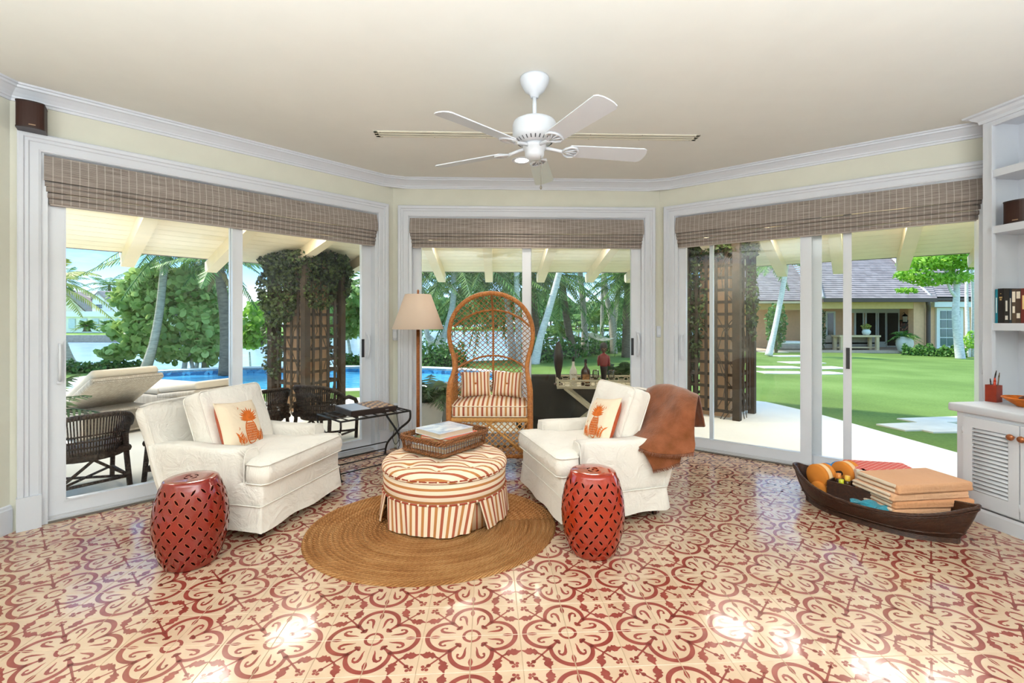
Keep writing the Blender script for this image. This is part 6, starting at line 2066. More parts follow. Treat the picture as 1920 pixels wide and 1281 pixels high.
for i in range(5):
    a = 128 + i * 22
    slab(FH, 'window', [FP(a, 616, 59.85), FP(a + 12, 616, 59.85), FP(a + 12, 598, 59.85), FP(a, 598, 59.85)], .1, mat('far_shutter', 'C9D2D8', .6))

# ------------------------------------------------------------------ pink house on the right
HY = 26.0
GZ = -.46
K = HY / FPX
def HX(px_): return (px_ - 960) * K
def HZz(py): return CAMH - (py - HZ) * K
STUC = mat('salmon_stucco', 'E3B48A', .9, .1, var=.05, bump=.1, bs=30)
YEL = mat('yellow_beam', 'D9B97C', .85, .1, var=.04)
GUT = mat('bronze_gutter', '5B4A40', .5, .4)
DOORW = mat('house_trim', 'E2E6DC', .6, .2, var=.02)
DARKP = mat('dark_pane', '2B2A26', .12, .6)
PH = thing('pink_house', 'salmon house with a shingled hip roof beyond the lawn', 'house', (HX(1640), HY, GZ))
po = Vector((HX(1640), HY, GZ))
def pb(name, x0, x1, y0, y1, z0, z1, mt, par=None):
    mm = MB(); mm.span((x0 - po.x, y0 - po.y, z0 - po.z), (x1 - po.x, y1 - po.y, z1 - po.z)); return mm.build(name, mt, par or PH)
zf = HZz(657)
BACK = HY + 3.2
# loggia: floor, back wall, pier, beam
pb('terrace', HX(1395), HX(1790), HY - .2, BACK, GZ - .3, zf, mat('terrace_tile', 'CDB49C', .7, .2))
pb('wall', HX(1395), HX(1745) * (BACK / HY), BACK, BACK + .3, GZ, 2.6, STUC)
pb('pier', HX(1713), HX(1735), HY, HY + .35, GZ - .3, 2.5, STUC)
pb('wall', HX(1735), HX(1905), HY + .3, HY + .6, GZ - .3, 2.6, STUC)
pb('beam', HX(1540), HX(1745), HY + .01, HY + .36, HZz(579), HZz(560), YEL)
pb('beam', HX(1400), HX(1545), HY + 1.0, HY + 1.3, HZz(580), HZz(567), YEL)
pb('loggia_ceiling', HX(1395), HX(1745) * (BACK / HY), HY + .1, BACK, 2.30, 2.40, mat('loggia_ceiling', 'D9C4A0', .8, .1))
pb('gutter', HX(1535), HX(1745), HY - .42, HY - .28, HZz(567), HZz(560), GUT)
pb('gutter', HX(1400), HX(1540), HY + .5, HY + .65, HZz(569), HZz(562), GUT)
pb('gutter', HX(1742), HX(1905), HY - .1, HY + .04, HZz(564), HZz(557), GUT)
m = MB(); m.tube(spline([Vector((HX(1731), HY - .30, HZz(564))) - po, Vector((HX(1731), HY - .30, HZz(570))) - po, Vector((HX(1735), HY - .20, HZz(578))) - po, Vector((HX(1737), HY - .12, HZz(588))) - po, Vector((HX(1737), HY - .12, HZz(620))) - po, Vector((HX(1737), HY - .12, HZz(650))) - po], 4), .10, 8); m.build('downspout', GUT, PH)
# french doors in the loggia (each with its panes) seen in the back wall plane
KB = (BACK - .05) / FPX
def BX(px_): return (px_ - 960) * KB
def BZ(py): return CAMH - (py - HZ) * KB
pb('door_header', BX(1592), BX(1685), BACK - .12, BACK, BZ(587), BZ(574), DOORW)
for i, (a, b) in enumerate(((1602, 1619), (1622, 1643), (1645, 1661))):
    d_ = pb('french_door', BX(a), BX(b), BACK - .08, BACK, zf, BZ(584), DOORW)
    pb('pane', BX(a + 2.5), BX(b - 2.5), BACK - .10, BACK - .06, zf + .35, BZ(587), DARKP, d_)
d_ = pb('french_door', BX(1662), BX(1686), BACK - .08, BACK, zf, BZ(584), DOORW); pb('pane', BX(1663), BX(1683), BACK - .10, BACK - .06, zf + .1, BZ(585), DARKP, d_)
d_ = pb('french_door', BX(1548), BX(1566), BACK - .08, BACK, zf, BZ(584), DOORW); pb('pane', BX(1551), BX(1562), BACK - .10, BACK - .06, zf + .3, BZ(587), DARKP, d_)
d_ = pb('french_door', BX(1440), BX(1466), BACK - .08, BACK, zf, BZ(584), DOORW); pb('pane', BX(1443), BX(1462), BACK - .10, BACK - .06, zf + .3, BZ(587), DARKP, d_)
# right wing sash window
wx0, wx1, wz0, wz1 = HX(1762), HX(1812), HZz(655), HZz(577)
Wd = pb('window', wx0, wx1, HY + .18, HY + .3, wz0, wz1, DOORW)
for i in range(3):
    for j in range(4):
        cw_, ch_ = (wx1 - wx0 - .34) / 3, (wz1 - wz0 - .30) / 4
        x0 = wx0 + .17 + i * cw_ + .03; z0 = wz0 + .15 + j * ch_ + .03
        pb('pane', x0, x0 + cw_ - .06, HY + .15, HY + .2, z0, z0 + ch_ - .06, mat('teal_pane', '4F6B66', .1, .6), Wd)
pb('shutter_box', HX(1752), HX(1822), HY - .02, HY + .3, HZz(576), HZz(566), DOORW)
# shingled roof: courses as real steps
def mat_shingle():
    t = NT('shingle'); t.set(.9, .1)
    co = t.coord('attr')
    br = t.new('ShaderNodeTexBrick'); br.inputs['Scale'].default_value = 1.0
    br.inputs['Color1'].default_value = (*lin('9A8F8B'), 1); br.inputs['Color2'].default_value = (*lin('776C69'), 1); br.inputs['Mortar'].default_value = (*lin('6B605C'), 1)
    br.inputs['Brick Width'].default_value = .35; br.inputs['Row Height'].default_value = .28; br.inputs['Mortar Size'].default_value = .006
    t.l.new(co, br.inputs['Vector'])
    n = t.noise(t.coord('Object'), 3.5, 4)
    t.color(t.mix(t.math('MULTIPLY', n, .6), br.outputs[0], lin('A99F9B')))
    return t.m
SHG = mat_shingle()
def roof_slope(name, x0, x1, y0, z0, run, rise, n, inL=0, inR=0):
    mm = MB()
    for k in range(n):
        f0, f1 = k / n, (k + 1.15) / n
        a0, a1 = x0 + inL * f0, x1 - inR * f0
        b0, b1 = x0 + inL * f1, x1 - inR * f1
        th = .05
        pts = [(a0, y0 + run * f0, z0 + rise * f0 + th), (a1, y0 + run * f0, z0 + rise * f0 + th), (b1, y0 + run * f1, z0 + rise * f1), (b0, y0 + run * f1, z0 + rise * f1),
               (a0, y0 + run * f0, z0 + rise * f0 - .02), (a1, y0 + run * f0, z0 + rise * f0 - .02)]
        L_ = math.hypot(run, rise)
        at = [(a0, f0 * L_, 0), (a1, f0 * L_, 0), (b1, f1 * L_, 0), (b0, f1 * L_, 0), (a0, f0 * L_, 0), (a1, f0 * L_, 0)]
        mm.add([Vector(p) - po for p in pts], [(0, 1, 2, 3), (4, 5, 1, 0)], 0, False, None, at)
    return mm.build(name, SHG, PH)
roof_slope('roof', HX(1533), HX(1745), HY - .4, HZz(561), 8.2, 4.2, 30, inL=4.6, inR=-6)
roof_slope('roof', HX(1741), HX(1915), HY - .1, HZz(558), 6.5, 3.4, 24, inL=-.0, inR=0)
roof_slope('roof', HX(1395), HX(1545), HY + .6, HZz(563), 8.0, 3.6, 28, inL=3.0, inR=-3)
m = MB()
for k in range(22):
    f0, f1 = k / 22, (k + 1.15) / 22
    xa, za = HX(1533), HZz(561)
    def hp(f, s_): return Vector((xa + 4.6 * f, HY - .4 + (8.2 * f if s_ == 0 else 12), za + 4.2 * f))
    m.add([hp(f0, 0) - po + Vector((0, 0, .05)), hp(f0, 1) - po + Vector((0, 0, .05)), hp(f1, 1) - po, hp(f1, 0) - po], [(0, 3, 2, 1)])
m.build('hip_roof', SHG, PH)
for (p, q) in (((HX(1533), HY - .42, HZz(560)), (HX(1533) + 4.6, HY + 7.8, HZz(560) + 4.2)), ((HX(1742), HY - .1, HZz(558)), (HX(1742) + 2.2, HY + 5.2, HZz(558) + 2.9))):
    m = MB(); m.tube([Vector(p) - po + Vector((0, 0, .05)), Vector(q) - po + Vector((0, 0, .05))], .09, 6); m.build('hip_cap', mat('hip_cap', 'C3BAB6', .9), PH)
# lantern, wall mosaic, furniture and pots on the loggia
ln = thing('wall_lantern', 'black wall lantern beside the french doors', 'lantern', (BX(1694), BACK - .16, BZ(606)))
m = MB(); m.lathe([(.10, 0), (.13, .04), (.13, .08)], 6, smooth=False); m.lathe([(.16, .42), (.10, .52), (.03, .58), (0, .60)], 6, smooth=False); m.build('cage', BLACK, ln)
m = MB(); m.lathe([(.11, .08), (.13, .42)], 6, smooth=False); m.build('glass', mat('lantern_glass', 'E9E2CC', .2), ln)
m = MB(); m.tube([(0, 0, .56), (0, .05, .66), (0, .15, .62)], .02, 6); m.build('bracket', BLACK, ln)
def mat_mosart():
    t = NT('wall_art'); t.set(.5, .3)
    v = t.new('ShaderNodeTexVoronoi'); v.inputs['Scale'].default_value = 9
    t.l.new(t.coord('Object'), v.inputs['Vector'])
    t.color(t.ramp(v.outputs['Distance'], [(.1, lin('D8B9A0')), (.4, lin('8A4A3A')), (.8, lin('4B5A4A'))])); return t.m
wa = thing('wall_mosaic', 'reddish mosaic panel on the loggia wall', 'wall art', (BX(1700), BACK - .06, BZ(640)))
m = MB(); m.span((-.40, 0, 0), (.42, .05, 1.35)); m.build('panel', mat_mosart(), wa)
m = MB(); m.span((-.44, -.01, 1.35), (.46, .06, 1.40)); m.span((-.44, -.01, -.05), (.46, .06, 0)); m.build('frame', STUC, wa)
TEAK = mat('pale_teak', 'D6BC94', .7, .2, var=.08)
tb = thing('garden_table', 'pale wooden console table on the terrace of the pink house', 'table', (HX(1612), HY + .3, zf))
tx = (HX(1650) - HX(1573)) / 2
m = MB(); m.span((-tx, -.35, .74), (tx, .35, .84)); m.build('tabletop', TEAK, tb)
for sx in (-1, 1):
    for sy in (-1, 1):
        m = MB(); m.box((sx * (tx - .15), sy * .27, .37), (.16, .12, .74)); m.build('leg', TEAK, tb)
m = MB(); m.span((-tx + .1, -.06, .10), (tx - .1, .06, .18)); m.build('stretcher', TEAK, tb)
fp_ = thing('flower_pot', 'white pot with yellow flowers on the terrace table', 'potted flowers', (HX(1632), HY + .3, zf + .84))
m = MB(); m.lathe([(.10, 0), (.20, .10), (.21, .22), (.14, .33), (0, .33)], 16); m.build('pot', DOORW, fp_)
m = MB(); leaf_quads(m, blob((0, 0, .48), (.26, .26, .17), 160, random.Random(2), .2), .10, 0, random.Random(3)); m.build('flowers', PALMY, fp_)['kind'] = 'stuff'
SOFA = mat('grey_wicker', '9C8E80', .8, .2, var=.12, bump=.3, bs=60)
for i, (a, b, lab) in enumerate(((1543, 1605, 'grey wicker sofa behind the terrace table'), (1612, 1662, 'second grey wicker sofa at the right end of the terrace table'))):
    s_ = thing('wicker_sofa', lab, 'sofa', (HX((a + b) / 2), HY + 1.2, zf), group='wicker sofas on the terrace')
    w = HX(b) - HX(a)
    m = MB(); m.rbox((0, 0, .25), (w, .9, .40), .05, 2); m.build('base', SOFA, s_)
    m = MB(); m.rbox((0, -.38, .55), (w, .14, .55), .05, 2); m.build('back', SOFA, s_)
    m = MB(); m.rbox((0, .05, .5), (w - .2, .7, .16), .06, 2); m.build('seat_cushion', mat('outdoor_cushion', 'E8E4DA', .9), s_)
db = thing('daybed', 'low wicker daybed with a white mattress on the terrace', 'daybed', (HX(1492), HY + .8, zf))
m = MB(); m.rbox((0, 0, .17), (1.5, 1.0, .30), .08, 2); m.build('base', SOFA, db)
m = MB(); m.rbox((0, 0, .40), (1.48, .98, .18), .08, 2); m.build('mattress', mat('outdoor_cushion', 'E8E4DA'), db)
wp = thing('terracotta_urn', 'large pale urn with a fern at the corner of the terrace', 'potted plant', (HX(1689), HY - .25, zf - .1))
m = MB(); m.lathe([(.22, 0), (.30, .1), (.40, .45), (.38, .68), (.27, .82), (.32, .88), (.26, .86), (0, .80)], 24); m.build('urn', mat('urn_white', 'E6DFD2', .8), wp)
rs = random.Random(77); m = MB()
for k in range(26):
    a = rs.uniform(0, 6.28); e_ = R(rs.uniform(10, 75)); frond(m, (-.1, 0, .85), (math.cos(a) * math.cos(e_), math.sin(a) * math.cos(e_), math.sin(e_)), .95, .6, rs, .18, 12)
m.build('fern', PALM, wp)['kind'] = 'stuff'
# white-trunked tree before the window, and its neighbour
TY = 21.5
def Wt(x, y, d=0): return wpt(x, y, TY + d)
leafy_tree('feathery_tree', 'pale-trunked tree with bright feathery leaves before the pink house', tuple(Vector((Wt(1803, 668).x, TY, -.45))),
           [([Wt(1803, 690), Wt(1797, 640), Wt(1792, 590), Wt(1794, 545), Wt(1790, 515)], .20), ([Wt(1792, 556), Wt(1783, 545), Wt(1776, 528)], .09), ([Wt(1794, 540), Wt(1808, 520), Wt(1820, 500)], .07), ([Wt(1790, 520), Wt(1765, 505), Wt(1730, 500)], .05)],
           [(Wt(1785, 485), (1.3, 1.0, .55), 1500), (Wt(1735, 490), (1.0, .9, .45), 900), (Wt(1712, 515), (.75, .7, .30), 420), (Wt(1745, 525), (.8, .7, .3), 420), (Wt(1700, 545), (.45, .4, .12), 120), (Wt(1820, 480), (1.0, .9, .7), 900), (Wt(1790, 520), (.7, .7, .3), 380), (Wt(1770, 470), (1.1, .8, .35), 600)],
           BRIGHT, .22, 4, 71, WTRUNK, ratio=.45)
leafy_tree('slender_tree', 'thin pale tree trunk at the right edge of the right door', tuple(Vector((wpt(1815, 660, 23).x, 23, -.45))), [([wpt(1815, 676, 23), wpt(1814, 620, 23), wpt(1812, 540, 23), wpt(1816, 480, 23)], .11), ([wpt(1826, 676, 23), wpt(1826, 580, 23), wpt(1822, 500, 23)], .13)],
           [(wpt(1822, 470, 23), (.9, .7, .6), 500), (wpt(1825, 640, 22), (.5, .4, .5), 300)], BRIGHT, .2, 4, 72, WTRUNK, ratio=.45)
# vine on the loggia post
leafy_tree('post_vine', 'green vine wrapped round the loggia post', (HX(1544), HY + .3, GZ), [([Vector((HX(1544), HY + .3, GZ)), Vector((HX(1544), HY + .3, 2.2))], .12)], [(Vector((HX(1544), HY + .3, .9)), (.30, .30, 1.5), 900)], VINE, .13, 4, 73, TRUNKD, 'vine')
leafy_tree('terrace_shrub', 'dark shrub beside the leaning palm in front of the terrace', (HX(1436), HY - 1, GZ), [([Vector((HX(1436), HY - 1, GZ)), Vector((HX(1436), HY - 1, 1.2))], .08)], [(Vector((HX(1436), HY - 1, 1.0)), (.55, .5, 1.3), 1200)], HEDGE, .17, 4, 74, TRUNKD, 'shrub')

# ------------------------------------------------------------------ hammocks by the lagoon
def hammock(a, b, sag, w, lab):
    a, b = Vector(a), Vector(b)
    t = thing('hammock', lab, 'hammock', tuple(a), group='white hammocks by the lagoon')
    d = b - a; side = Vector((-d.y, d.x, 0)).normalized()
    def P(u, v):
        f = .12 + .76 * u; ww = w * math.sin(PI * (.1 + .8 * u)) ** .7
        return d * f + side * (v - .5) * ww + Vector((0, 0, -sag * 4 * f * (1 - f) + .25 * ww * abs(v - .5) ** 1.5 * 2))
    m = MB()
    for i in range(17): m.tube([P(i / 16, j / 8) for j in range(9)], .012, 4)
    for j in range(13): m.tube([P(i / 16, j / 12) for i in range(17)], .012, 4)
    m.build('net', mat('hammock_rope', 'E8E4D8', .9), t)['kind'] = 'stuff'
    m = MB(); m.tube([(0, 0, 0), P(0, .5)], .015, 5); m.build('rope', mat('hammock_rope', 'E8E4D8'), t)
    m = MB(); m.tube([d, P(1, .5)], .015, 5); m.build('rope', mat('hammock_rope', 'E8E4D8'), t)
hammock(wpt(798, 620, 17.3), wpt(838, 612, 17.0), .62, .8, 'white net hammock between two palms left of the canopy chair')
hammock(wpt(1097, 618, 21.0), wpt(1150, 632, 23.0), .35, .8, 'white net hammock between palms behind the standing figure')
# dock posts and rail on the water
dk = thing('boat_dock', 'small wooden dock with a rail on the lagoon', 'dock', wpt(1085, 640, 30))
for i in range(5):
    m = MB(); m.tube([(i * 1.0 - 2, 0, -1.0), (i * 1.0 - 2, 0, 1.0)], .05, 6); m.build('post', TRUNKD, dk)
m = MB(); m.tube([(-2, 0, .9), (2, 0, .9)], .035, 6); m.build('rail', TRUNKD, dk)
m = MB(); m.span((-2.2, -.1, .1), (2.2, 1.0, .2)); m.build('deck', TRUNKD, dk)

# ------------------------------------------------------------------ patio furniture
DWICK = NT('dark_wicker'); DWICK.set(.6, .3)
co = DWICK.coord('attr'); xx, yy, _ = DWICK.sep(co)
wv = DWICK.math('SINE', DWICK.math('MULTIPLY', xx, 300.)); 
nz = DWICK.noise(DWICK.coord('Object'), 60, 3)
DWICK.color(DWICK.ramp(nz, [(.3, lin('231A14')), (.75, lin('4A3B30'))])); DWICK.bump(wv, .5, .004); DWICK = DWICK.m
def wicker_chair(loc, rz, lab, sc_=.86):
    t = thing('wicker_armchair', lab, 'chair', loc, rz, group='dark wicker armchairs on the patio')
    t.scale = (sc_, sc_, sc_)
    # local: faces -y. back is a barrel of upright canes sweeping into the arms
    def rail(u):
        """top rail from the left arm front round the back to the right arm front"""
        a = R(200 - 220 * u) if False else PI * (1.12 - 1.24 * u)
        x = .31 * math.cos(a); y = .06 + .29 * math.sin(a)
        z = .70 - .16 * (1 - max(0, math.sin(a))) ** 1.5
        return Vector((x, y, z))
    top = [rail(i / 40) for i in range(41)]
    front = [top[0] + Vector((0, -.13, -.05)), top[0] + Vector((.01, -.20, -.16))]
    front2 = [top[-1] + Vector((0, -.13, -.05)), top[-1] + Vector((-.01, -.20, -.16))]
    m = MB(); m.tube(front[::-1] + top + front2, .024, 8); m.build('top_rail', DWICK, t)
    m = MB()
    n = 46
    for i in range(n + 1):
        p = rail(.08 + .84 * i / n); q = Vector((p.x * .86, .04 + (p.y - .04) * .88, .36))
        m.tube([p, q], .0062, 4)
    m.build('woven_canes', DWICK, t)['kind'] = 'stuff'
    m = MB()
    for zf_ in (.2, .35, .5):
        m.tube([rail(.08 + .84 * i / 30).lerp(Vector((rail(.08 + .84 * i / 30).x * .86, .04 + (rail(.08 + .84 * i / 30).y - .04) * .88, .36)), zf_ + .3) for i in range(31)], .008, 5)
    m.build('weave_bands', DWICK, t)['kind'] = 'stuff'
    m = MB(); m.rbox((0, .0, .355), (.54, .54, .06), .025, 2); m.build('seat', DWICK, t)
    m = MB(); m.lathe([(.27, .30), (.275, .34), (.26, .36)], 24, c=(0, .02, 0)); m.build('seat_apron', DWICK, t)
    for sx in (-1, 1):
        m = MB(); m.tube([(sx * .255, -.24, 0), (sx * .265, -.25, .3), (sx * .28, -.22, .46)], .02, 7); m.build('leg', DWICK, t)
        m = MB(); m.tube([(sx * .25, .27, 0), (sx * .235, .23, .3), (sx * .22, .26, .5)], .022, 7); m.build('leg', DWICK, t)
        m = MB(); m.tube(spline([(sx * .25, .26, .10), (sx * .12, .255, .20), (0, .25, .30)], 4), .013, 6); m.build('brace', DWICK, t)
        m = MB(); m.tube([(sx * .255, -.24, .10), (sx * .25, .26, .10)], .013, 6); m.build('stretcher', DWICK, t)
    m = MB(); m.tube([(-.25, .26, .10), (.25, .26, .10)], .014, 6); m.build('stretcher', DWICK, t)
    m = MB(); m.tube([(-.255, -.24, .10), (.25, .26, .10)], .012, 6); m.build('cross_brace', DWICK, t)
    m = MB(); m.tube([(.255, -.24, .10), (-.25, .26, .10)], .012, 6); m.build('cross_brace', DWICK, t)
    return t
def out_rot(w, extra=0):     # chair facing outward from a wall
    n = w.n
    return math.atan2(n.y, n.x) + R(90) + R(extra)
wicker_chair((-3.33, 3.62, -.006), out_rot(WL, 10), 'dark wicker armchair seen from behind at the far left of the left door')
wicker_chair((-2.87, 4.06, -.006), out_rot(WL, -25), 'dark wicker armchair half hidden behind the left white armchair', .86)
wicker_chair((-2.66, 4.86, -.006), out_rot(WL, 12), 'dark wicker armchair seen right of the left door stile')
wicker_chair((-2.03, 5.06, -.006), out_rot(WL, -62), 'dark wicker armchair turned sideways behind the luggage rack', .90)
# chaise longues
BEIGE = fabric('beige_outdoor', 'C9BCA8', .15, 8)
GWICK = NT('pale_wicker'); GWICK.set(.7, .2)
wv_ = GWICK.new('ShaderNodeTexBrick'); wv_.inputs['Scale'].default_value = 22; wv_.inputs['Color1'].default_value = (*lin('BDB2A2'), 1); wv_.inputs['Color2'].default_value = (*lin('A69B8B'), 1); wv_.inputs['Mortar'].default_value = (*lin('7D7365'), 1)
GWICK.l.new(GWICK.coord('Object'), wv_.inputs['Vector']); GWICK.color(wv_.outputs[0]); GWICK = GWICK.m
def chaise(loc, rz, lab, ang=30):
    t = thing('chaise_longue', lab, 'chaise longue', loc, rz, group='chaise longues on the patio')
    # local: head at +y (raised), feet towards -y
    m = MB(); m.rbox((0, -.1, .17), (.72, 1.7, .28), .03, 2); m.build('base', GWICK, t)
    Mb = Matrix.Translation((0, .30, .30)) @ Matrix.Rotation(R(ang), 4, 'X')
    m = MB(); m.rbox((0, .36, .0), (.72, .78, .07), .025, 2, M=Mb); m.build('backrest', GWICK, t)
    m = MB(); m.rbox((0, .36, .085), (.66, .78, .10), .04, 3, M=Mb); m.build('back_cushion', BEIGE, t)
    m = MB(); m.rbox((0, -.33, .36), (.66, 1.2, .10), .04, 3); m.build('seat_cushion', BEIGE, t)
    for sx in (-1, 1):
        for sy in (-.85, .65):
            m = MB(); m.box((sx * .3, sy, .02), (.06, .06, .05)); m.build('leg', GWICK, t)
    return t
chaise((-5.15, 5.55, -.006), out_rot(WL, 22), 'pale wicker chaise longue with beige cushions beside the dark chairs')
chaise((-4.86, 6.62, -.006), out_rot(WL, 22), 'second beige chaise longue lying flat nearer the pool', 7)

# potted palms
def potted(loc, lab, pr, ph_, L, nf, seed, leaf, potmat, el=(15, 80), leafL=.22, droop=1.0, fan=False):
    rs = random.Random(seed)
    t = thing('potted_palm', lab, 'potted plant', loc, group='potted palms on the patio')
    m = MB(); m.lathe([(pr * .7, 0), (pr * .95, ph_ * .5), (pr, ph_ * .9), (pr * 1.06, ph_), (pr * .92, ph_), (pr * .9, ph_ * .9), (0, ph_ * .88)], 24); m.build('pot', potmat, t)
    m = MB()
    for k in range(nf):
        a = 2 * PI * k * .382 + rs.uniform(-.3, .3); e_ = R(rs.uniform(*el))
        frond(m, (0, 0, ph_ * .9), (math.cos(a) * math.cos(e_), math.sin(a) * math.cos(e_), math.sin(e_)), L * rs.uniform(.8, 1.1), rs.uniform(.35, .7) * droop, rs, leafL, 22, w=.022)
    m.build('fronds', leaf, t)['kind'] = 'stuff'
POTW = mat('pot_white', 'CFCBC0', .8, .1, var=.06)
POTG = mat('pot_grey', '9B9A92', .85, .1, var=.08)
potted((-4.05, 3.55, -.006), 'potted palm reaching in from the left edge of the left door', .22, .40, 1.05, 22, 81, PALMD, POTW, (25, 80))
potted((-1.02, 5.55, -.006), 'potted palm in a white pot behind the floor lamp', .20, .36, .72, 26, 82, PALMD, POTW, (10, 75), .2)
potted((1.37, 5.85, -.006), 'potted palm in a grey pot behind the tray table', .26, .46, .62, 28, 83, PALMD, POTG, (15, 80), .2, .6)
# concrete planter bench behind the lamp
pbn = thing('planter_bench', 'low grey outdoor side table behind the canopy chair', 'side table', (-.55, 6.15, -.006))
m = MB(); m.rbox((0, 0, .44), (.75, .5, .06), .012, 1); m.build('top', POTG, pbn)
for sx in (-1, 1):
    for sy in (-1, 1):
        m = MB(); m.box((sx * .32, sy * .2, .205), (.05, .05, .41)); m.build('leg', POTG, pbn)
# dark sofa with its back to the room
ds = thing('outdoor_sofa', 'dark charcoal outdoor sofa with its back to the middle door', 'sofa', (.54, 5.97, -.006))
DKS = mat('charcoal_weave', '34332F', .7, .2, var=.12, bump=.3, bs=120, bd=.003)
m = MB(); m.rbox((0, -.36, .33), (.98, .10, .66), .03, 2); m.build('back', DKS, ds)
m = MB(); m.rbox((0, .05, .22), (.98, .80, .30), .03, 2); m.build('base', DKS, ds)
for sx in (-1, 1):
    m = MB(); m.rbox((sx * .44, .05, .32), (.10, .80, .50), .03, 2); m.build('arm', DKS, ds)
m = MB(); m.rbox((0, .08, .43), (.78, .72, .14), .05, 2); m.build('seat_cushion', mat('dark_cushion', '4A4944', .9), ds)

# ------------------------------------------------------------------ butler's tray table with bottles
TT = frame((.955, 5.30, 0), (.995, -.06, 0))
tt = thing('tray_table', 'cream fretwork tray table on crossed legs outside the middle door', 'tray table', M=TT)
CRM = mat('tray_cream', 'C9BFA4', .6, .3, var=.06)
tw_, td_, tz0, tz1 = .88, .46, .555, .655
m = MB(); m.span((-tw_ / 2, -td_ / 2, tz0), (tw_ / 2, td_ / 2, tz0 + .014)); m.build('tray_floor', CRM, tt)
def fret(x0, x1, M, name):
    mm = MB()
    mm.span((x0, -.007, tz1 - .014), (x1, .007, tz1), M=M); mm.span((x0, -.007, tz0 + .012), (x1, .007, tz0 + .024), M=M)
    for x in (x0 + .006, x1 - .006): mm.span((x - .008, -.008, tz0), (x + .008, .008, tz1 + .012), M=M)
    n = max(2, int((x1 - x0) / .11)); p_ = (x1 - x0) / n
    zc, hh = (tz0 + .024 + tz1 - .014) / 2, (tz1 - .014 - tz0 - .024) / 2
    for i in range(n):
        xc = x0 + (i + .5) * p_
        mm.tube([(xc + hh * .8 * math.cos(R(60 * k)), 0, zc + hh * .8 * math.sin(R(60 * k))) for k in range(6)], .005, 5, closed=True, M=M)
        for s_ in (-1, 1): mm.tube([(xc + s_ * hh * .8, 0, zc), (xc + s_ * p_ / 2, 0, zc)], .005, 5, M=M); mm.tube([(xc + s_ * hh * .4, 0, zc + hh * .7), (xc + s_ * p_ / 2, 0, zc + hh)], .004, 4, M=M); mm.tube([(xc + s_ * hh * .4, 0, zc - hh * .7), (xc + s_ * p_ / 2, 0, zc - hh)], .004, 4, M=M)
    mm.build(name, CRM, tt)
fret(-tw_ / 2, tw_ / 2, Matrix.Translation((0, -td_ / 2, 0)), 'fretwork_rail'); fret(-tw_ / 2, tw_ / 2, Matrix.Translation((0, td_ / 2, 0)), 'fretwork_rail')
fret(-td_ / 2, td_ / 2, Matrix.Translation((-tw_ / 2, 0, 0)) @ Matrix.Rotation(R(90), 4, 'Z'), 'fretwork_rail'); fret(-td_ / 2, td_ / 2, Matrix.Translation((tw_ / 2, 0, 0)) @ Matrix.Rotation(R(90), 4, 'Z'), 'fretwork_rail')
for y in (-td_ / 2 + .03, td_ / 2 - .03):
    for s_ in (-1, 1):
        m = MB(); m.tube([(s_ * .33, y + .012 * s_, 0), (-s_ * .36, y + .012 * s_, tz0)], .021, 4, smooth=False); m.build('leg', CRM, tt)
for s_, z in ((-1, .12), (1, .12)):
    m = MB(); m.tube([(s_ * .27, -td_ / 2 + .03, z - .02), (s_ * .27, td_ / 2 - .03, z - .02)], .014, 6); m.build('stretcher', CRM, tt)
def onT(px_, dy, z=tz0 + .014):
    """spot on the tray floor under photo column px_"""
    Y = 5.30 + dy
    p = TT.inverted() @ Vector(((px_ - 960) / FPX * Y, Y, 0))
    return TT @ Matrix.Translation((p.x, p.y, z))
cv = thing('wood_carving', 'tall dark carved wooden figure on the left of the tray table', 'carving', M=onT(1047, .02))
m = MB(); m.lathe([(0, 0), (.05, 0), (.05, .016), (.03, .02), (0, .02)], 20); m.build('base', mat('carv_brown', '5A3A26', .5), cv)
m = MB(); m.lathe([(.022, .015), (.026, .06), (.03, .13), (.042, .19), (.052, .26), (.056, .32), (.05, .38), (.036, .44), (.018, .485), (0, .50)], 20, M=Matrix.Scale(.7, 4, (0, 1, 0))); m.build('body', mat('carv_dark', '241812', .35, .4, var=.3, vs_=12), cv)
def text_mesh(txt, size, ext=.0004):
    cu_ = bpy.data.curves.new('lettering', 'FONT'); cu_.body = txt; cu_.size = size; cu_.align_x = 'CENTER'; cu_.extrude = ext
    o = bpy.data.objects.new('lettering_tmp', cu_); C.objects.link(o)
    bpy.context.view_layer.update()
    me = bpy.data.meshes.new_from_object(o.evaluated_get(bpy.context.evaluated_depsgraph_get()))
    bpy.data.objects.remove(o); bpy.data.curves.remove(cu_)
    return me
b1 = thing('liquor_bottle', 'white rum bottle with a black cap on the tray table', 'bottle', M=onT(1075, -.10), group='bottles on the tray table')
m = MB(); m.lathe([(0, 0), (.040, 0), (.042, .006), (.042, .15), (.038, .18), (.022, .215), (.0145, .24), (.0135, .285), (0, .285)], 24); m.build('bottle', mat('bottle_white', 'D9D2C2', .25, .5), b1)
m = MB(); m.lathe([(.0155, .278), (.0155, .325), (.014, .327), (0, .327)], 18); m.build('cap', BLACK, b1)
tme = text_mesh('MALIBU', .021); tme.materials.append(mat('label_dark', '5A3E2A', .6))
for v_ in tme.vertices:                      # wrap the word round the bottle
    a = v_.co.x / .0425; r_ = .0424 + v_.co.z
    v_.co = (r_ * math.sin(a), -r_ * math.cos(a), v_.co.y + .125)
link('lettering', tme, b1)
m = MB()
m.add([(.0427 * math.sin(a), -.0427 * math.cos(a), .085 + .022 * q) for a, q in ((-.35, 0), (-.25, .5), (0, .7), (.25, .5), (.35, 0), (.2, -.6), (-.2, -.6))], [tuple(range(7))]); m.build('label_sun', mat('label_gold', 'B98A4A', .6), b1)
b2 = thing('liquor_bottle', 'dark brown round-shouldered liquor bottle on the tray table', 'bottle', M=onT(1098, -.08), group='bottles on the tray table')
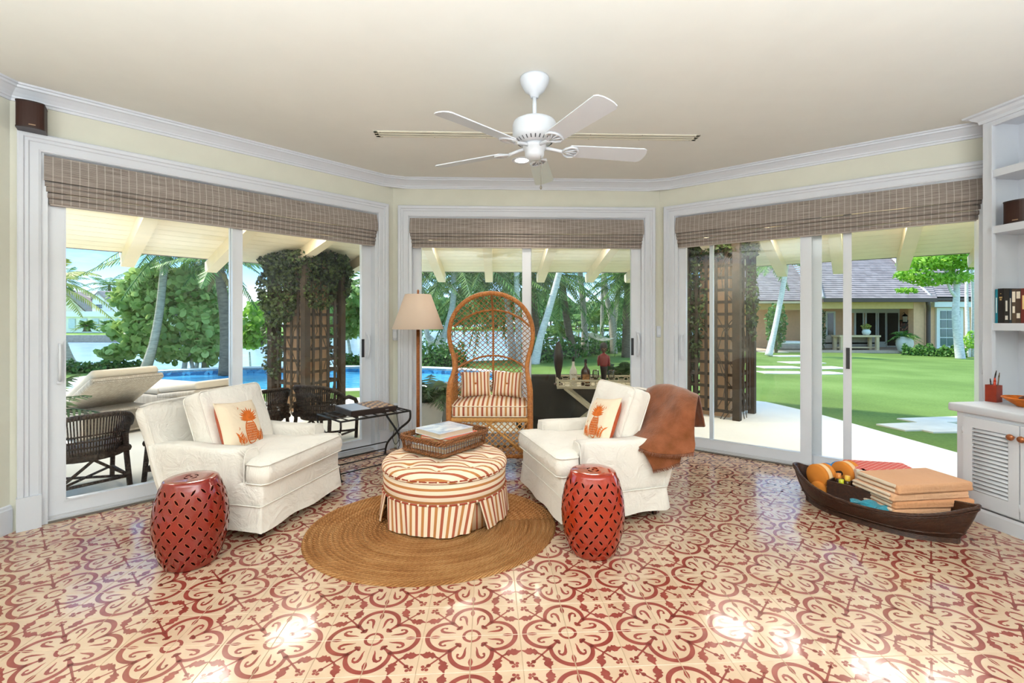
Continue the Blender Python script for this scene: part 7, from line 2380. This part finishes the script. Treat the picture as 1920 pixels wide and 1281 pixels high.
m = MB(); m.lathe([(0, 0), (.050, 0), (.053, .01), (.053, .15), (.048, .18), (.028, .205), (.016, .222), (.0145, .265), (0, .265)], 24, M=Matrix.Scale(.75, 4, (0, 1, 0))); m.build('bottle', mat('bottle_brown', '3A1D0E', .12, .6), b2)
m = MB(); m.lathe([(.016, .26), (.016, .30), (0, .302)], 16); m.build('cap', BLACK, b2)
m = MB(); m.grid(lambda u, v: (.0537 * math.sin(lerp(-.8, .8, u)), -.0537 * .755 * math.cos(lerp(-.8, .8, u)), lerp(.04, .135, v)), 12, 4); m.build('paper_label', mat_picture('label_ink', ['C99A62', '8A5A32', '3A2212'], 40), b2)
fg = thing('standing_figurine', 'painted wooden figurine in a red jacket and dark trousers on the tray table', 'figurine', M=onT(1132, -.02))
m = MB(); m.lathe([(0, 0), (.05, 0), (.05, .014), (.03, .02), (.026, .06), (.034, .14), (.042, .20), (.044, .215)], 20, M=Matrix.Scale(.75, 4, (0, 1, 0))); m.build('trousers', mat('fig_black', '191416', .5), fg)
m = MB(); m.lathe([(.040, .205), (.047, .24), (.055, .30), (.052, .335), (.03, .355), (.014, .362), (.012, .38), (0, .38)], 20, M=Matrix.Scale(.7, 4, (0, 1, 0))); m.build('jacket', mat('fig_red', '7E1F22', .5), fg)
for s_ in (-1, 1):
    m = MB(); m.tube([(s_ * .050, 0, .335), (s_ * .062, 0, .28), (s_ * .058, -.01, .22)], [.014, .013, .011], 7); m.build('sleeve', mat('fig_red', '7E1F22'), fg)
m = MB(); m.lathe([(.012, .372), (.03, .395), (.036, .42), (.034, .445), (.02, .468), (0, .475)], 18); hd = m.build('head', mat('fig_skin', '4A2A1C', .5), fg)
m = MB(); m.lathe([(.037, .415), (.042, .435), (.040, .46), (.026, .482), (0, .49)], 18, c=(0, .004, 0)); m.build('hair', mat('fig_black', '191416'), hd)
m = MB()
for s_ in (-1, 1): m.lathe([(0, -.004), (.004, 0), (0, .004)], 6, c=(s_ * .012, -.036, .42))
m.lathe([(0, -.006), (.005, 0), (0, .006)], 6, c=(0, -.037, .408))
m.build('face', mat('fig_eye', 'C9B9A0', .5), hd)['kind'] = 'stuff'
for i, (a, dy, lab) in enumerate(((1117, -.14, 'empty wine glass left of the figurine'), (1146, -.14, 'empty wine glass right of the figurine'))):
    g = thing('wine_glass', lab, 'wine glass', M=onT(a, dy), group='wine glasses on the tray table')
    m = MB(); m.lathe([(.033, 0), (.034, .003), (.006, .006), (.0035, .02), (.0035, .075)], 20); m.build('stem', WINEGLASS, g)
    m = MB(); m.lathe([(.004, .075), (.02, .083), (.034, .105), (.038, .13), (.034, .175), (.032, .185), (.0325, .175), (.036, .13), (.032, .106), (.019, .086), (0, .08)], 24); m.build('bowl', WINEGLASS, g)
